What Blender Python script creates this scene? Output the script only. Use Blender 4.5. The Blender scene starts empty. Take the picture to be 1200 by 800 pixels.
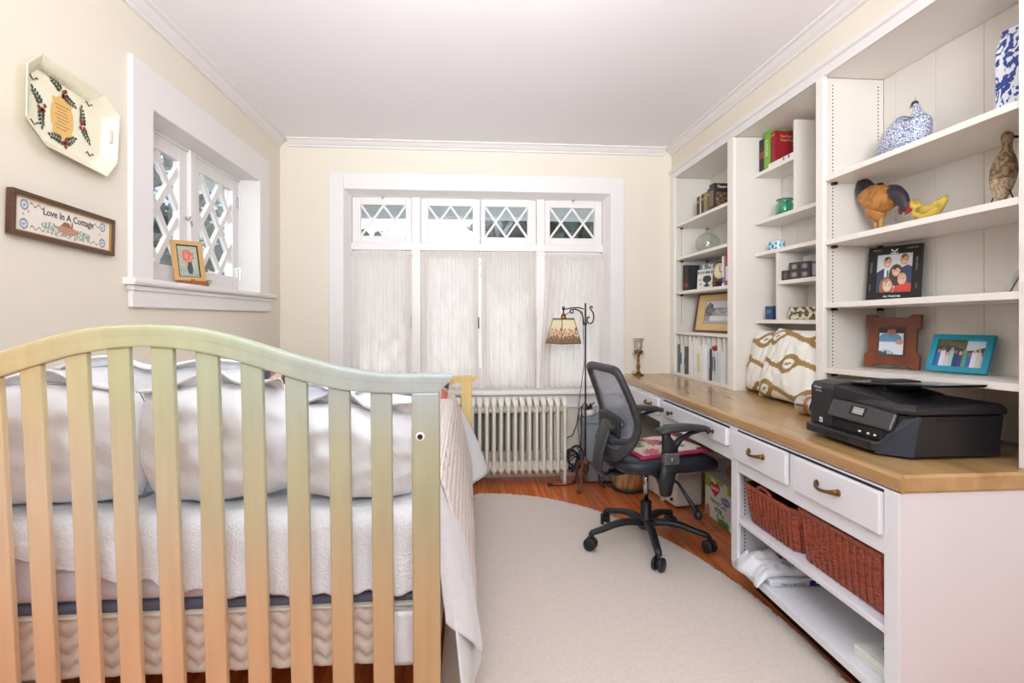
import bpy, bmesh, math, random
from mathutils import Vector, Matrix, noise as mnoise
random.seed(7)
SC = bpy.context.scene
COL = SC.collection
PI = math.pi

# ------------------------------------------------------------------ camera
YAW = math.atan(53 / 640)
cam_d = bpy.data.cameras.new('camera')
cam_d.sensor_width = 36.0
cam_d.lens = 19.2
cam_d.shift_y = -27 / 1200
cam_d.clip_start = 0.02
cam = bpy.data.objects.new('camera', cam_d)
cam.location = (0, 0, 1.25)
cam.rotation_euler = (PI / 2, 0, -YAW)
COL.objects.link(cam)
SC.camera = cam

# ------------------------------------------------------------------ world, lights, exposure
W = bpy.data.worlds.new('overcast_sky')
SC.world = W
W.use_nodes = True
wn = W.node_tree
wn.nodes.clear()
w_out = wn.nodes.new('ShaderNodeOutputWorld')
w_bg = wn.nodes.new('ShaderNodeBackground')
w_tc = wn.nodes.new('ShaderNodeTexCoord')
w_ns = wn.nodes.new('ShaderNodeTexNoise')
w_ns.inputs['Scale'].default_value = 2.0
w_mx = wn.nodes.new('ShaderNodeMix')
w_mx.data_type = 'RGBA'
w_mx.inputs[6].default_value = (0.86, 0.93, 1.0, 1)
w_mx.inputs[7].default_value = (1.0, 1.0, 1.0, 1)
wn.links.new(w_tc.outputs['Generated'], w_ns.inputs['Vector'])
wn.links.new(w_ns.outputs['Fac'], w_mx.inputs[0])
wn.links.new(w_mx.outputs[2], w_bg.inputs['Color'])
w_bg.inputs['Strength'].default_value = 2.5
wn.links.new(w_bg.outputs[0], w_out.inputs['Surface'])

def area_light(name, loc, aim, sx, sy, power, col=(1, 1, 1), portal=False):
    d = bpy.data.lights.new(name, 'AREA')
    d.shape = 'RECTANGLE'
    d.size, d.size_y = sx, sy
    d.energy = power
    d.color = col
    o = bpy.data.objects.new(name, d)
    o.location = loc
    o.rotation_euler = (Vector(aim) - Vector(loc)).to_track_quat('-Z', 'Y').to_euler()
    if portal:
        d.cycles.is_portal = True
    COL.objects.link(o)
    return o

# added point light under the ceiling, above the frame, to brighten the room
gl_d = bpy.data.lights.new('added_fill_point', 'POINT')
gl_d.energy = 7
gl_d.shadow_soft_size = 0.10
gl_d.color = (0.97, 0.98, 1.0)
gl_o = bpy.data.objects.new('added_fill_point', gl_d)
gl_o.location = (0.10, 1.45, 2.27)
COL.objects.link(gl_o)
# photographer's flash, turned up and forward at the ceiling, and a weak soft box
fl_o = area_light('ceiling_bounce_light', (0.10, -0.50, 1.85), (0.12, 3.0, 2.95), 0.8, 0.6, 28, (0.91, 0.96, 1.0))
fl_o.data.spread = math.radians(88)
area_light('soft_box_light', (0.1, -0.95, 2.2), (0.15, 3.4, 0.9), 1.5, 1.0, 36, (0.82, 0.92, 1.0))
# window portals
area_light('window_portal_back', (0.1, 4.60, 1.45), (0.1, 0, 1.45), 2.2, 1.7, 1, portal=True)
area_light('window_portal_left', (-1.72, 3.2, 1.8), (0, 3.2, 1.8), 1.35, 0.85, 1, portal=True)

SC.view_settings.view_transform = 'Standard'
SC.view_settings.look = 'None'
SC.view_settings.gamma = 1.0
SC.view_settings.use_curve_mapping = False
SC.view_settings.exposure = 0.5

# ------------------------------------------------------------------ helpers
def lin(c):
    out = []
    for v in c[:3]:
        v = v / 255.0
        out.append(v / 12.92 if v <= 0.04045 else ((v + 0.055) / 1.055) ** 2.4)
    return tuple(out) + (1.0,)

MATS = {}
def mat(name, col, rough=0.5, metal=0.0, var=0.06, scale=6.0, bump=0.0, bscale=120.0, stretch=(1, 1, 1),
        trans=0.0, emit=0.0, coat=0.0, spec=None, sheen=0.0):
    """procedural principled material: base colour broken up by noise, optional fine relief"""
    if name in MATS:
        return MATS[name]
    m = bpy.data.materials.new(name)
    m.use_nodes = True
    nt = m.node_tree
    b = nt.nodes['Principled BSDF']
    c = lin(col)
    tc = nt.nodes.new('ShaderNodeTexCoord')
    mp = nt.nodes.new('ShaderNodeMapping')
    mp.inputs['Scale'].default_value = stretch
    nt.links.new(tc.outputs['Object'], mp.inputs['Vector'])
    if var > 0:
        n = nt.nodes.new('ShaderNodeTexNoise')
        n.inputs['Scale'].default_value = scale
        n.inputs['Detail'].default_value = 4
        nt.links.new(mp.outputs[0], n.inputs['Vector'])
        mx = nt.nodes.new('ShaderNodeMix')
        mx.data_type = 'RGBA'
        mx.inputs[6].default_value = tuple(x * (1 - var) for x in c[:3]) + (1,)
        mx.inputs[7].default_value = tuple(min(1, x * (1 + var)) for x in c[:3]) + (1,)
        nt.links.new(n.outputs['Fac'], mx.inputs[0])
        nt.links.new(mx.outputs[2], b.inputs['Base Color'])
    else:
        b.inputs['Base Color'].default_value = c
    b.inputs['Roughness'].default_value = rough
    b.inputs['Metallic'].default_value = metal
    if trans:
        b.inputs['Transmission Weight'].default_value = trans
    if coat:
        b.inputs['Coat Weight'].default_value = coat
        b.inputs['Coat Roughness'].default_value = 0.15
    if spec is not None:
        b.inputs['Specular IOR Level'].default_value = spec
    if sheen:
        b.inputs['Sheen Weight'].default_value = sheen
    if emit:
        b.inputs['Emission Color'].default_value = c
        b.inputs['Emission Strength'].default_value = emit
    if bump > 0:
        n2 = nt.nodes.new('ShaderNodeTexNoise')
        n2.inputs['Scale'].default_value = bscale
        n2.inputs['Detail'].default_value = 3
        nt.links.new(mp.outputs[0], n2.inputs['Vector'])
        bp = nt.nodes.new('ShaderNodeBump')
        bp.inputs['Strength'].default_value = bump
        bp.inputs['Distance'].default_value = 0.004
        nt.links.new(n2.outputs['Fac'], bp.inputs['Height'])
        nt.links.new(bp.outputs[0], b.inputs['Normal'])
    MATS[name] = m
    return m

def wood(name, c1, c2, rough=0.4, axis='Y', scale=1.0, coat=0.0, knots=None, per_object=0.0, relief=0.08):
    """grain lines run along the axis"""
    if name in MATS:
        return MATS[name]
    m = bpy.data.materials.new(name)
    m.use_nodes = True
    nt = m.node_tree
    b = nt.nodes['Principled BSDF']
    tc = nt.nodes.new('ShaderNodeTexCoord')
    mp = nt.nodes.new('ShaderNodeMapping')
    s = {'X': (1.2, 22, 22), 'Y': (22, 1.2, 22), 'Z': (22, 22, 1.2)}[axis]
    mp.inputs['Scale'].default_value = tuple(v * scale for v in s)
    nt.links.new(tc.outputs['Object'], mp.inputs['Vector'])
    n = nt.nodes.new('ShaderNodeTexNoise')
    n.inputs['Scale'].default_value = 1.6
    n.inputs['Detail'].default_value = 6
    n.inputs['Distortion'].default_value = 0.6
    nt.links.new(mp.outputs[0], n.inputs['Vector'])
    r = nt.nodes.new('ShaderNodeValToRGB')
    r.color_ramp.elements[0].position = 0.3
    r.color_ramp.elements[0].color = lin(c1)
    r.color_ramp.elements[1].position = 0.7
    r.color_ramp.elements[1].color = lin(c2)
    nt.links.new(n.outputs['Fac'], r.inputs['Fac'])
    last = r.outputs['Color']
    if per_object:
        oi = nt.nodes.new('ShaderNodeObjectInfo')
        mr = nt.nodes.new('ShaderNodeMapRange')
        mr.inputs['To Min'].default_value = 1 - per_object
        mr.inputs['To Max'].default_value = 1 + per_object
        nt.links.new(oi.outputs['Random'], mr.inputs['Value'])
        hs = nt.nodes.new('ShaderNodeHueSaturation')
        nt.links.new(mr.outputs[0], hs.inputs['Value'])
        nt.links.new(last, hs.inputs['Color'])
        last = hs.outputs['Color']
    if knots:
        v = nt.nodes.new('ShaderNodeTexVoronoi')
        v.inputs['Scale'].default_value = 1.0
        mp2 = nt.nodes.new('ShaderNodeMapping')
        mp2.inputs['Scale'].default_value = (4.2, 2.4, 0.0)
        nt.links.new(tc.outputs['Object'], mp2.inputs['Vector'])
        nt.links.new(mp2.outputs[0], v.inputs['Vector'])
        kr = nt.nodes.new('ShaderNodeValToRGB')
        kr.color_ramp.elements[0].position = 0.035
        kr.color_ramp.elements[0].color = (1, 1, 1, 1)
        kr.color_ramp.elements[1].position = 0.06
        kr.color_ramp.elements[1].color = (0, 0, 0, 1)
        nt.links.new(v.outputs['Distance'], kr.inputs['Fac'])
        km = nt.nodes.new('ShaderNodeMix')
        km.data_type = 'RGBA'
        km.inputs[7].default_value = lin(knots)
        nt.links.new(kr.outputs['Color'], km.inputs[0])
        nt.links.new(last, km.inputs[6])
        last = km.outputs[2]
    nt.links.new(last, b.inputs['Base Color'])
    b.inputs['Roughness'].default_value = rough
    if coat:
        b.inputs['Coat Weight'].default_value = coat
        b.inputs['Coat Roughness'].default_value = 0.12
    bp = nt.nodes.new('ShaderNodeBump')
    bp.inputs['Strength'].default_value = relief
    bp.inputs['Distance'].default_value = 0.003
    nt.links.new(n.outputs['Fac'], bp.inputs['Height'])
    nt.links.new(bp.outputs[0], b.inputs['Normal'])
    MATS[name] = m
    return m

def speck_mat(name, c1, c2, scale, lo, hi, rough=.35, distortion=0.0, detail=2.0):
    """two-colour glaze: procedural speckle or scroll"""
    if name in MATS:
        return MATS[name]
    m = bpy.data.materials.new(name)
    m.use_nodes = True
    nt = m.node_tree
    b = nt.nodes['Principled BSDF']
    tc = nt.nodes.new('ShaderNodeTexCoord')
    n = nt.nodes.new('ShaderNodeTexNoise')
    n.inputs['Scale'].default_value = scale
    n.inputs['Detail'].default_value = detail
    n.inputs['Distortion'].default_value = distortion
    nt.links.new(tc.outputs['Object'], n.inputs['Vector'])
    r = nt.nodes.new('ShaderNodeValToRGB')
    r.color_ramp.elements[0].position = lo
    r.color_ramp.elements[0].color = lin(c1)
    r.color_ramp.elements[1].position = hi
    r.color_ramp.elements[1].color = lin(c2)
    nt.links.new(n.outputs['Fac'], r.inputs[0])
    nt.links.new(r.outputs[0], b.inputs['Base Color'])
    b.inputs['Roughness'].default_value = rough
    MATS[name] = m
    return m

def print_mat(name='printed_picture', rough=0.45, bump=0.0):
    """flat print / dyed pattern: colour from the mesh's own colour attribute"""
    if name in MATS:
        return MATS[name]
    m = bpy.data.materials.new(name)
    m.use_nodes = True
    nt = m.node_tree
    b = nt.nodes['Principled BSDF']
    a = nt.nodes.new('ShaderNodeAttribute')
    a.attribute_name = 'Print'
    nt.links.new(a.outputs['Color'], b.inputs['Base Color'])
    b.inputs['Roughness'].default_value = rough
    if bump:
        tc = nt.nodes.new('ShaderNodeTexCoord')
        n2 = nt.nodes.new('ShaderNodeTexNoise')
        n2.inputs['Scale'].default_value = 300
        nt.links.new(tc.outputs['Object'], n2.inputs['Vector'])
        bp = nt.nodes.new('ShaderNodeBump')
        bp.inputs['Strength'].default_value = bump
        bp.inputs['Distance'].default_value = 0.002
        nt.links.new(n2.outputs['Fac'], bp.inputs['Height'])
        nt.links.new(bp.outputs[0], b.inputs['Normal'])
    MATS[name] = m
    return m

def glass_mat(name, tint=(1, 1, 1), gloss=0.08, rough=0.02):
    if name in MATS:
        return MATS[name]
    m = bpy.data.materials.new(name)
    m.use_nodes = True
    nt = m.node_tree
    nt.nodes.clear()
    o = nt.nodes.new('ShaderNodeOutputMaterial')
    t = nt.nodes.new('ShaderNodeBsdfTransparent')
    t.inputs['Color'].default_value = tuple(tint) + (1,)
    g = nt.nodes.new('ShaderNodeBsdfGlossy')
    g.inputs['Roughness'].default_value = rough
    lw = nt.nodes.new('ShaderNodeLayerWeight')
    lw.inputs['Blend'].default_value = 0.25
    mr = nt.nodes.new('ShaderNodeMapRange')
    mr.inputs['To Min'].default_value = gloss * 0.5
    mr.inputs['To Max'].default_value = min(1, gloss * 5)
    nt.links.new(lw.outputs['Facing'], mr.inputs['Value'])
    mx = nt.nodes.new('ShaderNodeMixShader')
    nt.links.new(mr.outputs[0], mx.inputs[0])
    nt.links.new(t.outputs[0], mx.inputs[1])
    nt.links.new(g.outputs[0], mx.inputs[2])
    nt.links.new(mx.outputs[0], o.inputs['Surface'])
    MATS[name] = m
    return m

ORIG = {}
def thing(name, label, cat, loc=(0, 0, 0), group=None, kind=None):
    """Empty at a thing's base; parts are given in world coordinates"""
    o = bpy.data.objects.new(name, None)
    o.empty_display_size = 0.05
    COL.objects.link(o)
    o.location = loc
    ORIG[o.name] = Vector(loc)
    if label:
        o['label'] = label
    if cat:
        o['category'] = cat
    if group:
        o['group'] = group
    if kind:
        o['kind'] = kind
    return o

def tag(o, label, cat, group=None, kind=None):
    o['label'] = label
    if cat:
        o['category'] = cat
    if group:
        o['group'] = group
    if kind:
        o['kind'] = kind
    return o

def rotz(a):
    return Matrix.Rotation(a, 4, 'Z')

class MB:
    """mesh builder"""
    def __init__(s):
        s.v, s.f, s.c = [], [], None
    def add(s, vs, fs, M=None):
        n = len(s.v)
        for p in vs:
            p = Vector(p)
            s.v.append(M @ p if M else p)
        s.f += [tuple(i + n for i in f) for f in fs]
        return s
    def box(s, x0, x1, y0, y1, z0, z1, M=None):
        vs = [(x, y, z) for z in (z0, z1) for x, y in ((x0, y0), (x1, y0), (x1, y1), (x0, y1))]
        return s.add(vs, [(0, 3, 2, 1), (4, 5, 6, 7), (0, 1, 5, 4), (1, 2, 6, 5), (2, 3, 7, 6), (3, 0, 4, 7)], M)
    def prism(s, poly, axis, a, b, M=None):
        """extrude a 2D polygon along the axis from a to b"""
        def P(p, t):
            return {'X': (t, p[0], p[1]), 'Y': (p[0], t, p[1]), 'Z': (p[0], p[1], t)}[axis]
        n = len(poly)
        vs = [P(p, a) for p in poly] + [P(p, b) for p in poly]
        fs = [tuple(range(n)), tuple(range(2 * n - 1, n - 1, -1))]
        fs += [(i, i + n, (i + 1) % n + n, (i + 1) % n) for i in range(n)]
        return s.add(vs, fs, M)
    def lathe(s, prof, c=(0, 0, 0), n=24, M=None, cap=True):
        """profile of (radius, z) about a vertical axis through c"""
        vs, fs = [], []
        for r, z in prof:
            for k in range(n):
                a = 2 * PI * k / n
                vs.append((c[0] + r * math.cos(a), c[1] + r * math.sin(a), c[2] + z))
        for i in range(len(prof) - 1):
            for k in range(n):
                k2 = (k + 1) % n
                fs.append((i * n + k, i * n + k2, (i + 1) * n + k2, (i + 1) * n + k))
        if cap:
            fs.append(tuple(range(n - 1, -1, -1)))
            fs.append(tuple((len(prof) - 1) * n + k for k in range(n)))
        return s.add(vs, fs, M)
    def loft(s, pts, rad, n=12, up=(0, 0, 1), power=2.0, M=None, closed=False):
        """tube along pts; rad = radius or (side, up) radii per point; power > 2 squares the section"""
        pts = [Vector(p) for p in pts]
        up0 = Vector(up)
        vs, fs = [], []
        m = len(pts)
        for i, p in enumerate(pts):
            if closed:
                t = pts[(i + 1) % m] - pts[i - 1]
            else:
                t = pts[min(i + 1, m - 1)] - pts[max(i - 1, 0)]
            t = t.normalized() if t.length > 1e-9 else Vector((0, 0, 1))
            u = up0 - t * up0.dot(t)
            if u.length < 1e-3:
                u = Vector((1, 0, 0)) - t * t.x
                if u.length < 1e-3:
                    u = Vector((0, 1, 0))
            u.normalize()
            w = t.cross(u)
            r = rad[i] if isinstance(rad, (list, tuple)) and len(rad) == m and m > 1 and not (m == 2 and not isinstance(rad[0], (list, tuple)) and False) else rad
            ra, rb = r if isinstance(r, (list, tuple)) else (r, r)
            for k in range(n):
                a = 2 * PI * k / n
                ca, sa = math.cos(a), math.sin(a)
                e = 2.0 / power
                ca = math.copysign(abs(ca) ** e, ca)
                sa = math.copysign(abs(sa) ** e, sa)
                vs.append(p + w * (ra * ca) + u * (rb * sa))
        rng = m if closed else m - 1
        for i in range(rng):
            j = (i + 1) % m
            for k in range(n):
                k2 = (k + 1) % n
                fs.append((i * n + k, i * n + k2, j * n + k2, j * n + k))
        if not closed:
            fs.append(tuple(range(n - 1, -1, -1)))
            fs.append(tuple((m - 1) * n + k for k in range(n)))
        return s.add(vs, fs, M)
    def cyl(s, p0, p1, r, r1=None, n=16, M=None):
        r1 = r if r1 is None else r1
        return s.loft([p0, p1], [(r, r), (r1, r1)], n=n, M=M)
    def grid(s, fn, nu, nv, M=None, wrap=False):
        """fn(u, v) with u, v in 0..1"""
        vs = [fn(i / nu, j / nv) for j in range(nv + 1) for i in range(nu + 1)]
        fs = [(j * (nu + 1) + i, j * (nu + 1) + i + 1, (j + 1) * (nu + 1) + i + 1, (j + 1) * (nu + 1) + i)
              for j in range(nv) for i in range(nu)]
        return s.add(vs, fs, M)
    def sphere(s, c, r, n=16, m=10, M=None):
        rx, ry, rz = r if isinstance(r, (list, tuple)) else (r, r, r)
        prof = [(math.sin(PI * i / m), -math.cos(PI * i / m)) for i in range(m + 1)]
        vs, fs = [], []
        for a, b in prof:
            for k in range(n):
                t = 2 * PI * k / n
                vs.append((c[0] + rx * a * math.cos(t), c[1] + ry * a * math.sin(t), c[2] + rz * b))
        for i in range(m):
            for k in range(n):
                fs.append((i * n + k, i * n + (k + 1) % n, (i + 1) * n + (k + 1) % n, (i + 1) * n + k))
        return s.add(vs, fs, M)
    def build(s, name, m, parent=None, smooth=False, bevel=0.0, solid=0.0, subsurf=0, kind=None, label=None, segs=2):
        me = bpy.data.meshes.new(name)
        off = ORIG.get(parent.name, Vector()) if parent else Vector()
        me.from_pydata([tuple(p - off) for p in s.v], [], s.f)
        bm = bmesh.new()
        bm.from_mesh(me)
        bmesh.ops.remove_doubles(bm, verts=bm.verts, dist=1e-5)
        bmesh.ops.recalc_face_normals(bm, faces=bm.faces)
        bm.to_mesh(me)
        bm.free()
        if isinstance(m, (list, tuple)):
            for x in m:
                me.materials.append(x)
        else:
            me.materials.append(m)
        if smooth:
            me.polygons.foreach_set('use_smooth', [True] * len(me.polygons))
        o = bpy.data.objects.new(name, me)
        COL.objects.link(o)
        if parent:
            o.parent = parent
            ORIG[o.name] = off
        if solid:
            md = o.modifiers.new('thick', 'SOLIDIFY')
            md.thickness = solid
            md.offset = 0
        if bevel:
            md = o.modifiers.new('bevel', 'BEVEL')
            md.width = bevel
            md.segments = segs
            md.limit_method = 'ANGLE'
            md.angle_limit = math.radians(40)
        if subsurf:
            md = o.modifiers.new('subdivision', 'SUBSURF')
            md.levels = md.render_levels = subsurf
        if kind:
            o['kind'] = kind
        if label:
            o['label'] = label
        return o

def box(name, m, x0, x1, y0, y1, z0, z1, parent=None, bevel=0.0, **k):
    return MB().box(x0, x1, y0, y1, z0, z1).build(name, m, parent, bevel=bevel, **k)

def colour_mesh(o, fn):
    """write a colour per corner: fn(vertex index) -> sRGB 0..255 (a dyed or printed pattern)"""
    me = o.data
    a = me.color_attributes.new('Print', 'FLOAT_COLOR', 'POINT')
    vals = []
    for i in range(len(me.vertices)):
        vals += lin(fn(i))
    a.data.foreach_set('color', vals)

def ell(x, y, cx, cy, rx, ry):
    return ((x - cx) / rx) ** 2 + ((y - cy) / ry) ** 2 <= 1

def picture(name, M, w, h, fn, parent, nx=60, ny=60, m=None, label=None):
    """a flat print of w x h in the plane of M (local x right, y up, z towards the viewer)"""
    b = MB()
    b.grid(lambda u, v: M @ Vector(((u - .5) * w, (v - .5) * h, 0)), nx, ny)
    me = bpy.data.meshes.new(name)
    off = ORIG.get(parent.name, Vector()) if parent else Vector()
    me.from_pydata([tuple(p - off) for p in b.v], [], b.f)
    me.materials.append(m or print_mat())
    o = bpy.data.objects.new(name, me)
    COL.objects.link(o)
    if parent:
        o.parent = parent
        ORIG[o.name] = off
    colour_mesh(o, lambda i: fn((i % (nx + 1)) / nx, (i // (nx + 1)) / ny))
    if label:
        o['label'] = label
    return o

def text_part(name, body, size, M, m, parent, align='CENTER', extrude=0.0003, bold=0.0):
    cu = bpy.data.curves.new(name, 'FONT')
    cu.body = body
    cu.size = size
    cu.align_x = align
    cu.align_y = 'CENTER'
    cu.extrude = extrude
    cu.offset = bold
    cu.resolution_u = 3
    t = bpy.data.objects.new(name + '_curve', cu)
    COL.objects.link(t)
    bpy.context.view_layer.update()
    me = bpy.data.meshes.new_from_object(t.evaluated_get(bpy.context.evaluated_depsgraph_get()))
    bpy.data.objects.remove(t)
    bpy.data.curves.remove(cu)
    off = ORIG.get(parent.name, Vector()) if parent else Vector()
    me.transform(Matrix.Translation(-off) @ M)
    me.name = name
    me.materials.clear()
    me.materials.append(m)
    o = bpy.data.objects.new(name, me)
    COL.objects.link(o)
    o.parent = parent
    ORIG[o.name] = off
    return o

def plane_M(centre, right, up):
    """matrix with local x = right, y = up, z = facing the viewer"""
    r = Vector(right).normalized()
    u = Vector(up)
    u = (u - r * u.dot(r)).normalized()
    n = r.cross(u)
    M = Matrix((r, u, n)).transposed().to_4x4()
    M.translation = Vector(centre)
    return M

def clip_rect(poly, w, h):
    def clip(ps, inside, cross):
        out = []
        for i, p in enumerate(ps):
            q = ps[i - 1]
            if inside(p):
                if not inside(q):
                    out.append(cross(q, p))
                out.append(p)
            elif inside(q):
                out.append(cross(q, p))
        return out
    def cx(v):
        return lambda a, b: (v, a[1] + (b[1] - a[1]) * (v - a[0]) / (b[0] - a[0]))
    def cy(v):
        return lambda a, b: (a[0] + (b[0] - a[0]) * (v - a[1]) / (b[1] - a[1]), v)
    e = 1e-9
    for ins, cr in ((lambda p: p[0] >= -e, cx(0)), (lambda p: p[0] <= w + e, cx(w)),
                    (lambda p: p[1] >= -e, cy(0)), (lambda p: p[1] <= h + e, cy(h))):
        poly = clip(poly, ins, cr)
        if len(poly) < 3:
            return []
    return poly

def lattice(w, h, dx, dz, ox=0.0, oz=0.0):
    """diamond cells and bar segments of a w x h light; diamonds are dx wide and dz tall"""
    cells, bars = [], []
    na = int(w / dx + h / dz) + 3
    def pt(a, b):
        return ((a + b) / 2 * dx + ox, (a - b) / 2 * dz + oz)
    for a in range(-na, na + 1):
        for b in range(-na, na + 1):
            c = clip_rect([pt(a, b), pt(a + 1, b), pt(a + 1, b + 1), pt(a, b + 1)], w, h)
            if len(c) >= 3:
                ar = abs(sum(c[i - 1][0] * c[i][1] - c[i][0] * c[i - 1][1] for i in range(len(c)))) / 2
                if ar > 2e-4:
                    cells.append(c)
    for a in range(-na, na + 1):
        for p, q in ((pt(a, -na * 2), pt(a, na * 2)), (pt(-na * 2, a), pt(na * 2, a))):
            t0, t1 = 0.0, 1.0
            d = (q[0] - p[0], q[1] - p[1])
            ok = True
            for pp, qq in ((-d[0], p[0]), (d[0], w - p[0]), (-d[1], p[1]), (d[1], h - p[1])):
                if abs(pp) < 1e-12:
                    ok &= qq >= 0
                    continue
                r = qq / pp
                if pp < 0:
                    t0 = max(t0, r)
                else:
                    t1 = min(t1, r)
            if ok and t1 - t0 > 1e-6:
                A = (p[0] + d[0] * t0, p[1] + d[1] * t0)
                B = (p[0] + d[0] * t1, p[1] + d[1] * t1)
                if math.hypot(A[0] - B[0], A[1] - B[1]) > 0.04:
                    bars.append((A, B))
    return cells, bars

# ------------------------------------------------------------------ shared materials
M_WALL = mat('cream_wall_paint', (230, 220, 204), 0.75, var=0.02, scale=3, bump=0.05, bscale=90)
M_CEIL = mat('ceiling_paint', (248, 245, 249), 0.8, var=0.015, scale=2)
M_TRIM = mat('white_trim_paint', (231, 226, 224), 0.4, var=0.015, scale=5)
M_SHELF = mat('shelf_paint', (240, 234, 226), 0.42, var=0.02, scale=5)
M_PANEL = mat('shelf_panel_paint', (228, 221, 212), 0.5, var=0.02, scale=4)
M_CAB = mat('cabinet_paint', (232, 231, 236), 0.38, var=0.02, scale=4)
M_BLACK = mat('black_plastic', (30, 32, 36), 0.42, var=0.08, bump=0.15, bscale=400)
M_DARK = mat('dark_recess', (20, 18, 17), 0.7, var=0.05)
M_BRASS = mat('aged_brass', (128, 98, 52), 0.35, metal=1.0, var=0.12, scale=30)
M_BRONZE = mat('dark_bronze', (78, 58, 42), 0.42, metal=0.8, var=0.15, scale=25)
M_CHROME = mat('chrome', (200, 200, 202), 0.15, metal=1.0, var=0.0)
M_GLASS = glass_mat('window_glass', (0.95, 0.97, 0.98), 0.07)
# ------------------------------------------------------------------ room shell
XL, XR, YB, YF, ZC = -1.42, 1.97, 4.30, -1.70, 2.62
def struct(name, label=None, loc=(0, 0, 0)):
    return thing(name, label, None, loc, kind='structure')

# floor: subfloor with boards laid along the room
fl = struct('floor', 'orange brown varnished strip wood floor')
box('subfloor', M_DARK, XL - .2, XR + .2, YF - .2, YB + .2, -0.08, -0.020, fl)
M_FLOOR = wood('varnished_floor_wood', (186, 86, 38), (238, 138, 74), rough=0.28, axis='Y', scale=1.0, coat=0.3, per_object=0.16)
bw = 0.075
x = XL
k = 0
while x < XR:
    x1 = min(x + bw, XR)
    for y0, y1 in ((YF, 0.4 + 0.9 * ((k * 37) % 10) / 10), (0.4 + 0.9 * ((k * 37) % 10) / 10, 2.7 + 1.0 * ((k * 53) % 10) / 10), (2.7 + 1.0 * ((k * 53) % 10) / 10, YB)):
        dz = -0.0012 * ((k * 7 + int(y0 * 10)) % 3) / 2
        MB().box(x + .0008, x1 - .0008, y0 + .0008, y1 - .0008, -0.022, dz).build('floorboard', M_FLOOR, fl)
    x = x1
    k += 1

ce = MB().box(XL - .2, XR + .2, YF - .2, YB + .2, ZC, ZC + .1).build('ceiling', M_CEIL, kind='structure')
ce['label'] = 'smooth pinkish white plaster ceiling'

def wall_with_hole(name, label, axis, a0, a1, t0, t1, h0, h1, z0, z1):
    """wall along axis from a0 to a1, thickness t0..t1, hole h0..h1 x z0..z1"""
    b = MB()
    def bx(p, q, za, zb):
        if axis == 'X':
            b.box(p, q, t0, t1, za, zb)
        else:
            b.box(t0, t1, p, q, za, zb)
    bx(a0, h0, 0, ZC)
    bx(h1, a1, 0, ZC)
    bx(h0, h1, 0, z0)
    bx(h0, h1, z1, ZC)
    return tag(b.build(name, M_WALL, kind='structure'), label, None, kind='structure')
wall_with_hole('wall_left', 'cream painted wall left of the bed', 'Y', YF - .2, YB + .2, XL - .22, XL, 2.55, 3.86, 1.40, 2.21)
wall_with_hole('wall_back', 'cream painted end wall behind the radiator', 'X', XL, XR, YB, YB + .25, -0.955, 1.16, 0.66, 2.255)
wall_with_hole('wall_front', 'cream painted wall behind the viewpoint with a doorway', 'X', XL, XR, YF - .2, YF, -0.2, 0.85, 0.0, 2.1)
tag(box('wall_right', M_WALL, XR, XR + .2, YF - .2, YB + .2, 0, ZC, kind='structure'), 'cream painted wall behind the bookcases', None)
tag(box('wall_right_soffit', M_WALL, 1.652, XR, 1.2, YB, 2.425, ZC, kind='structure'), 'cream boxed soffit above the built-in bookcases', None)

# hallway closing the doorway behind the viewpoint
hb = MB()
hb.box(-1.0, 1.6, YF - 1.5, YF - 1.4, 0, ZC).box(-1.0, -.95, YF - 1.4, YF - .2, 0, ZC).box(1.55, 1.6, YF - 1.4, YF - .2, 0, ZC).box(-1.0, 1.6, YF - 1.5, YF - .2, ZC, ZC + .05).box(-1, 1.6, YF - 1.5, YF - .2, -.05, 0)
tag(hb.build('wall_hallway', M_WALL, kind='structure'), 'cream hallway walls beyond the doorway', None)

# crown mouldings
def crown(name, axis, a0, a1, c, sgn, label, z=ZC, s=1.0):
    prof = [(0, 0), (0.062 * s, 0), (0.062 * s, -0.010), (0.046 * s, -0.016), (0.030 * s, -0.034), (0.014 * s, -0.046), (0.014 * s, -0.056), (0.0, -0.060)]
    poly = [(c + sgn * p, z + q) for p, q in prof]
    o = MB().prism(poly, axis, a0, a1).build(name, M_TRIM, bevel=0.001)
    return tag(o, label, None, kind='structure')
crown('trim_1', 'Y', YF, YB, XL, 1, 'white crown moulding along the left wall')
crown('trim_2', 'X', XL + .062, 1.59, YB, -1, 'white crown moulding along the end wall')
crown('trim_3', 'Y', 1.2, YB, 1.652, -1, 'white crown moulding along the soffit')
# fascia under the soffit
tb = MB().prism([(1.652, 2.366), (1.652, 2.432), (1.622, 2.432), (1.628, 2.414), (1.640, 2.408), (1.640, 2.366)], 'Y', 1.2, YB)
tag(tb.build('trim_4', M_TRIM, bevel=0.001), 'white moulded fascia along the top of the bookcases', None, kind='structure')
tag(box('baseboard_left', M_TRIM, XL, XL + .018, YF, YB, 0, .16, bevel=.004), 'white baseboard along the left wall', None, kind='structure')
tag(box('baseboard_back', M_TRIM, XL + .018, 1.25, YB - .018, YB, 0, .20, bevel=.004), 'white baseboard under the big window', None, kind='structure')

# ------------------------------------------------------------------ window 1: end wall
def bar_poly(A, B, wd):
    d = Vector((B[0] - A[0], B[1] - A[1]))
    d.normalize()
    n = Vector((-d.y, d.x)) * wd / 2
    return [(A[0] + n.x, A[1] + n.y), (B[0] + n.x, B[1] + n.y), (B[0] - n.x, B[1] - n.y), (A[0] - n.x, A[1] - n.y)]

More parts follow.
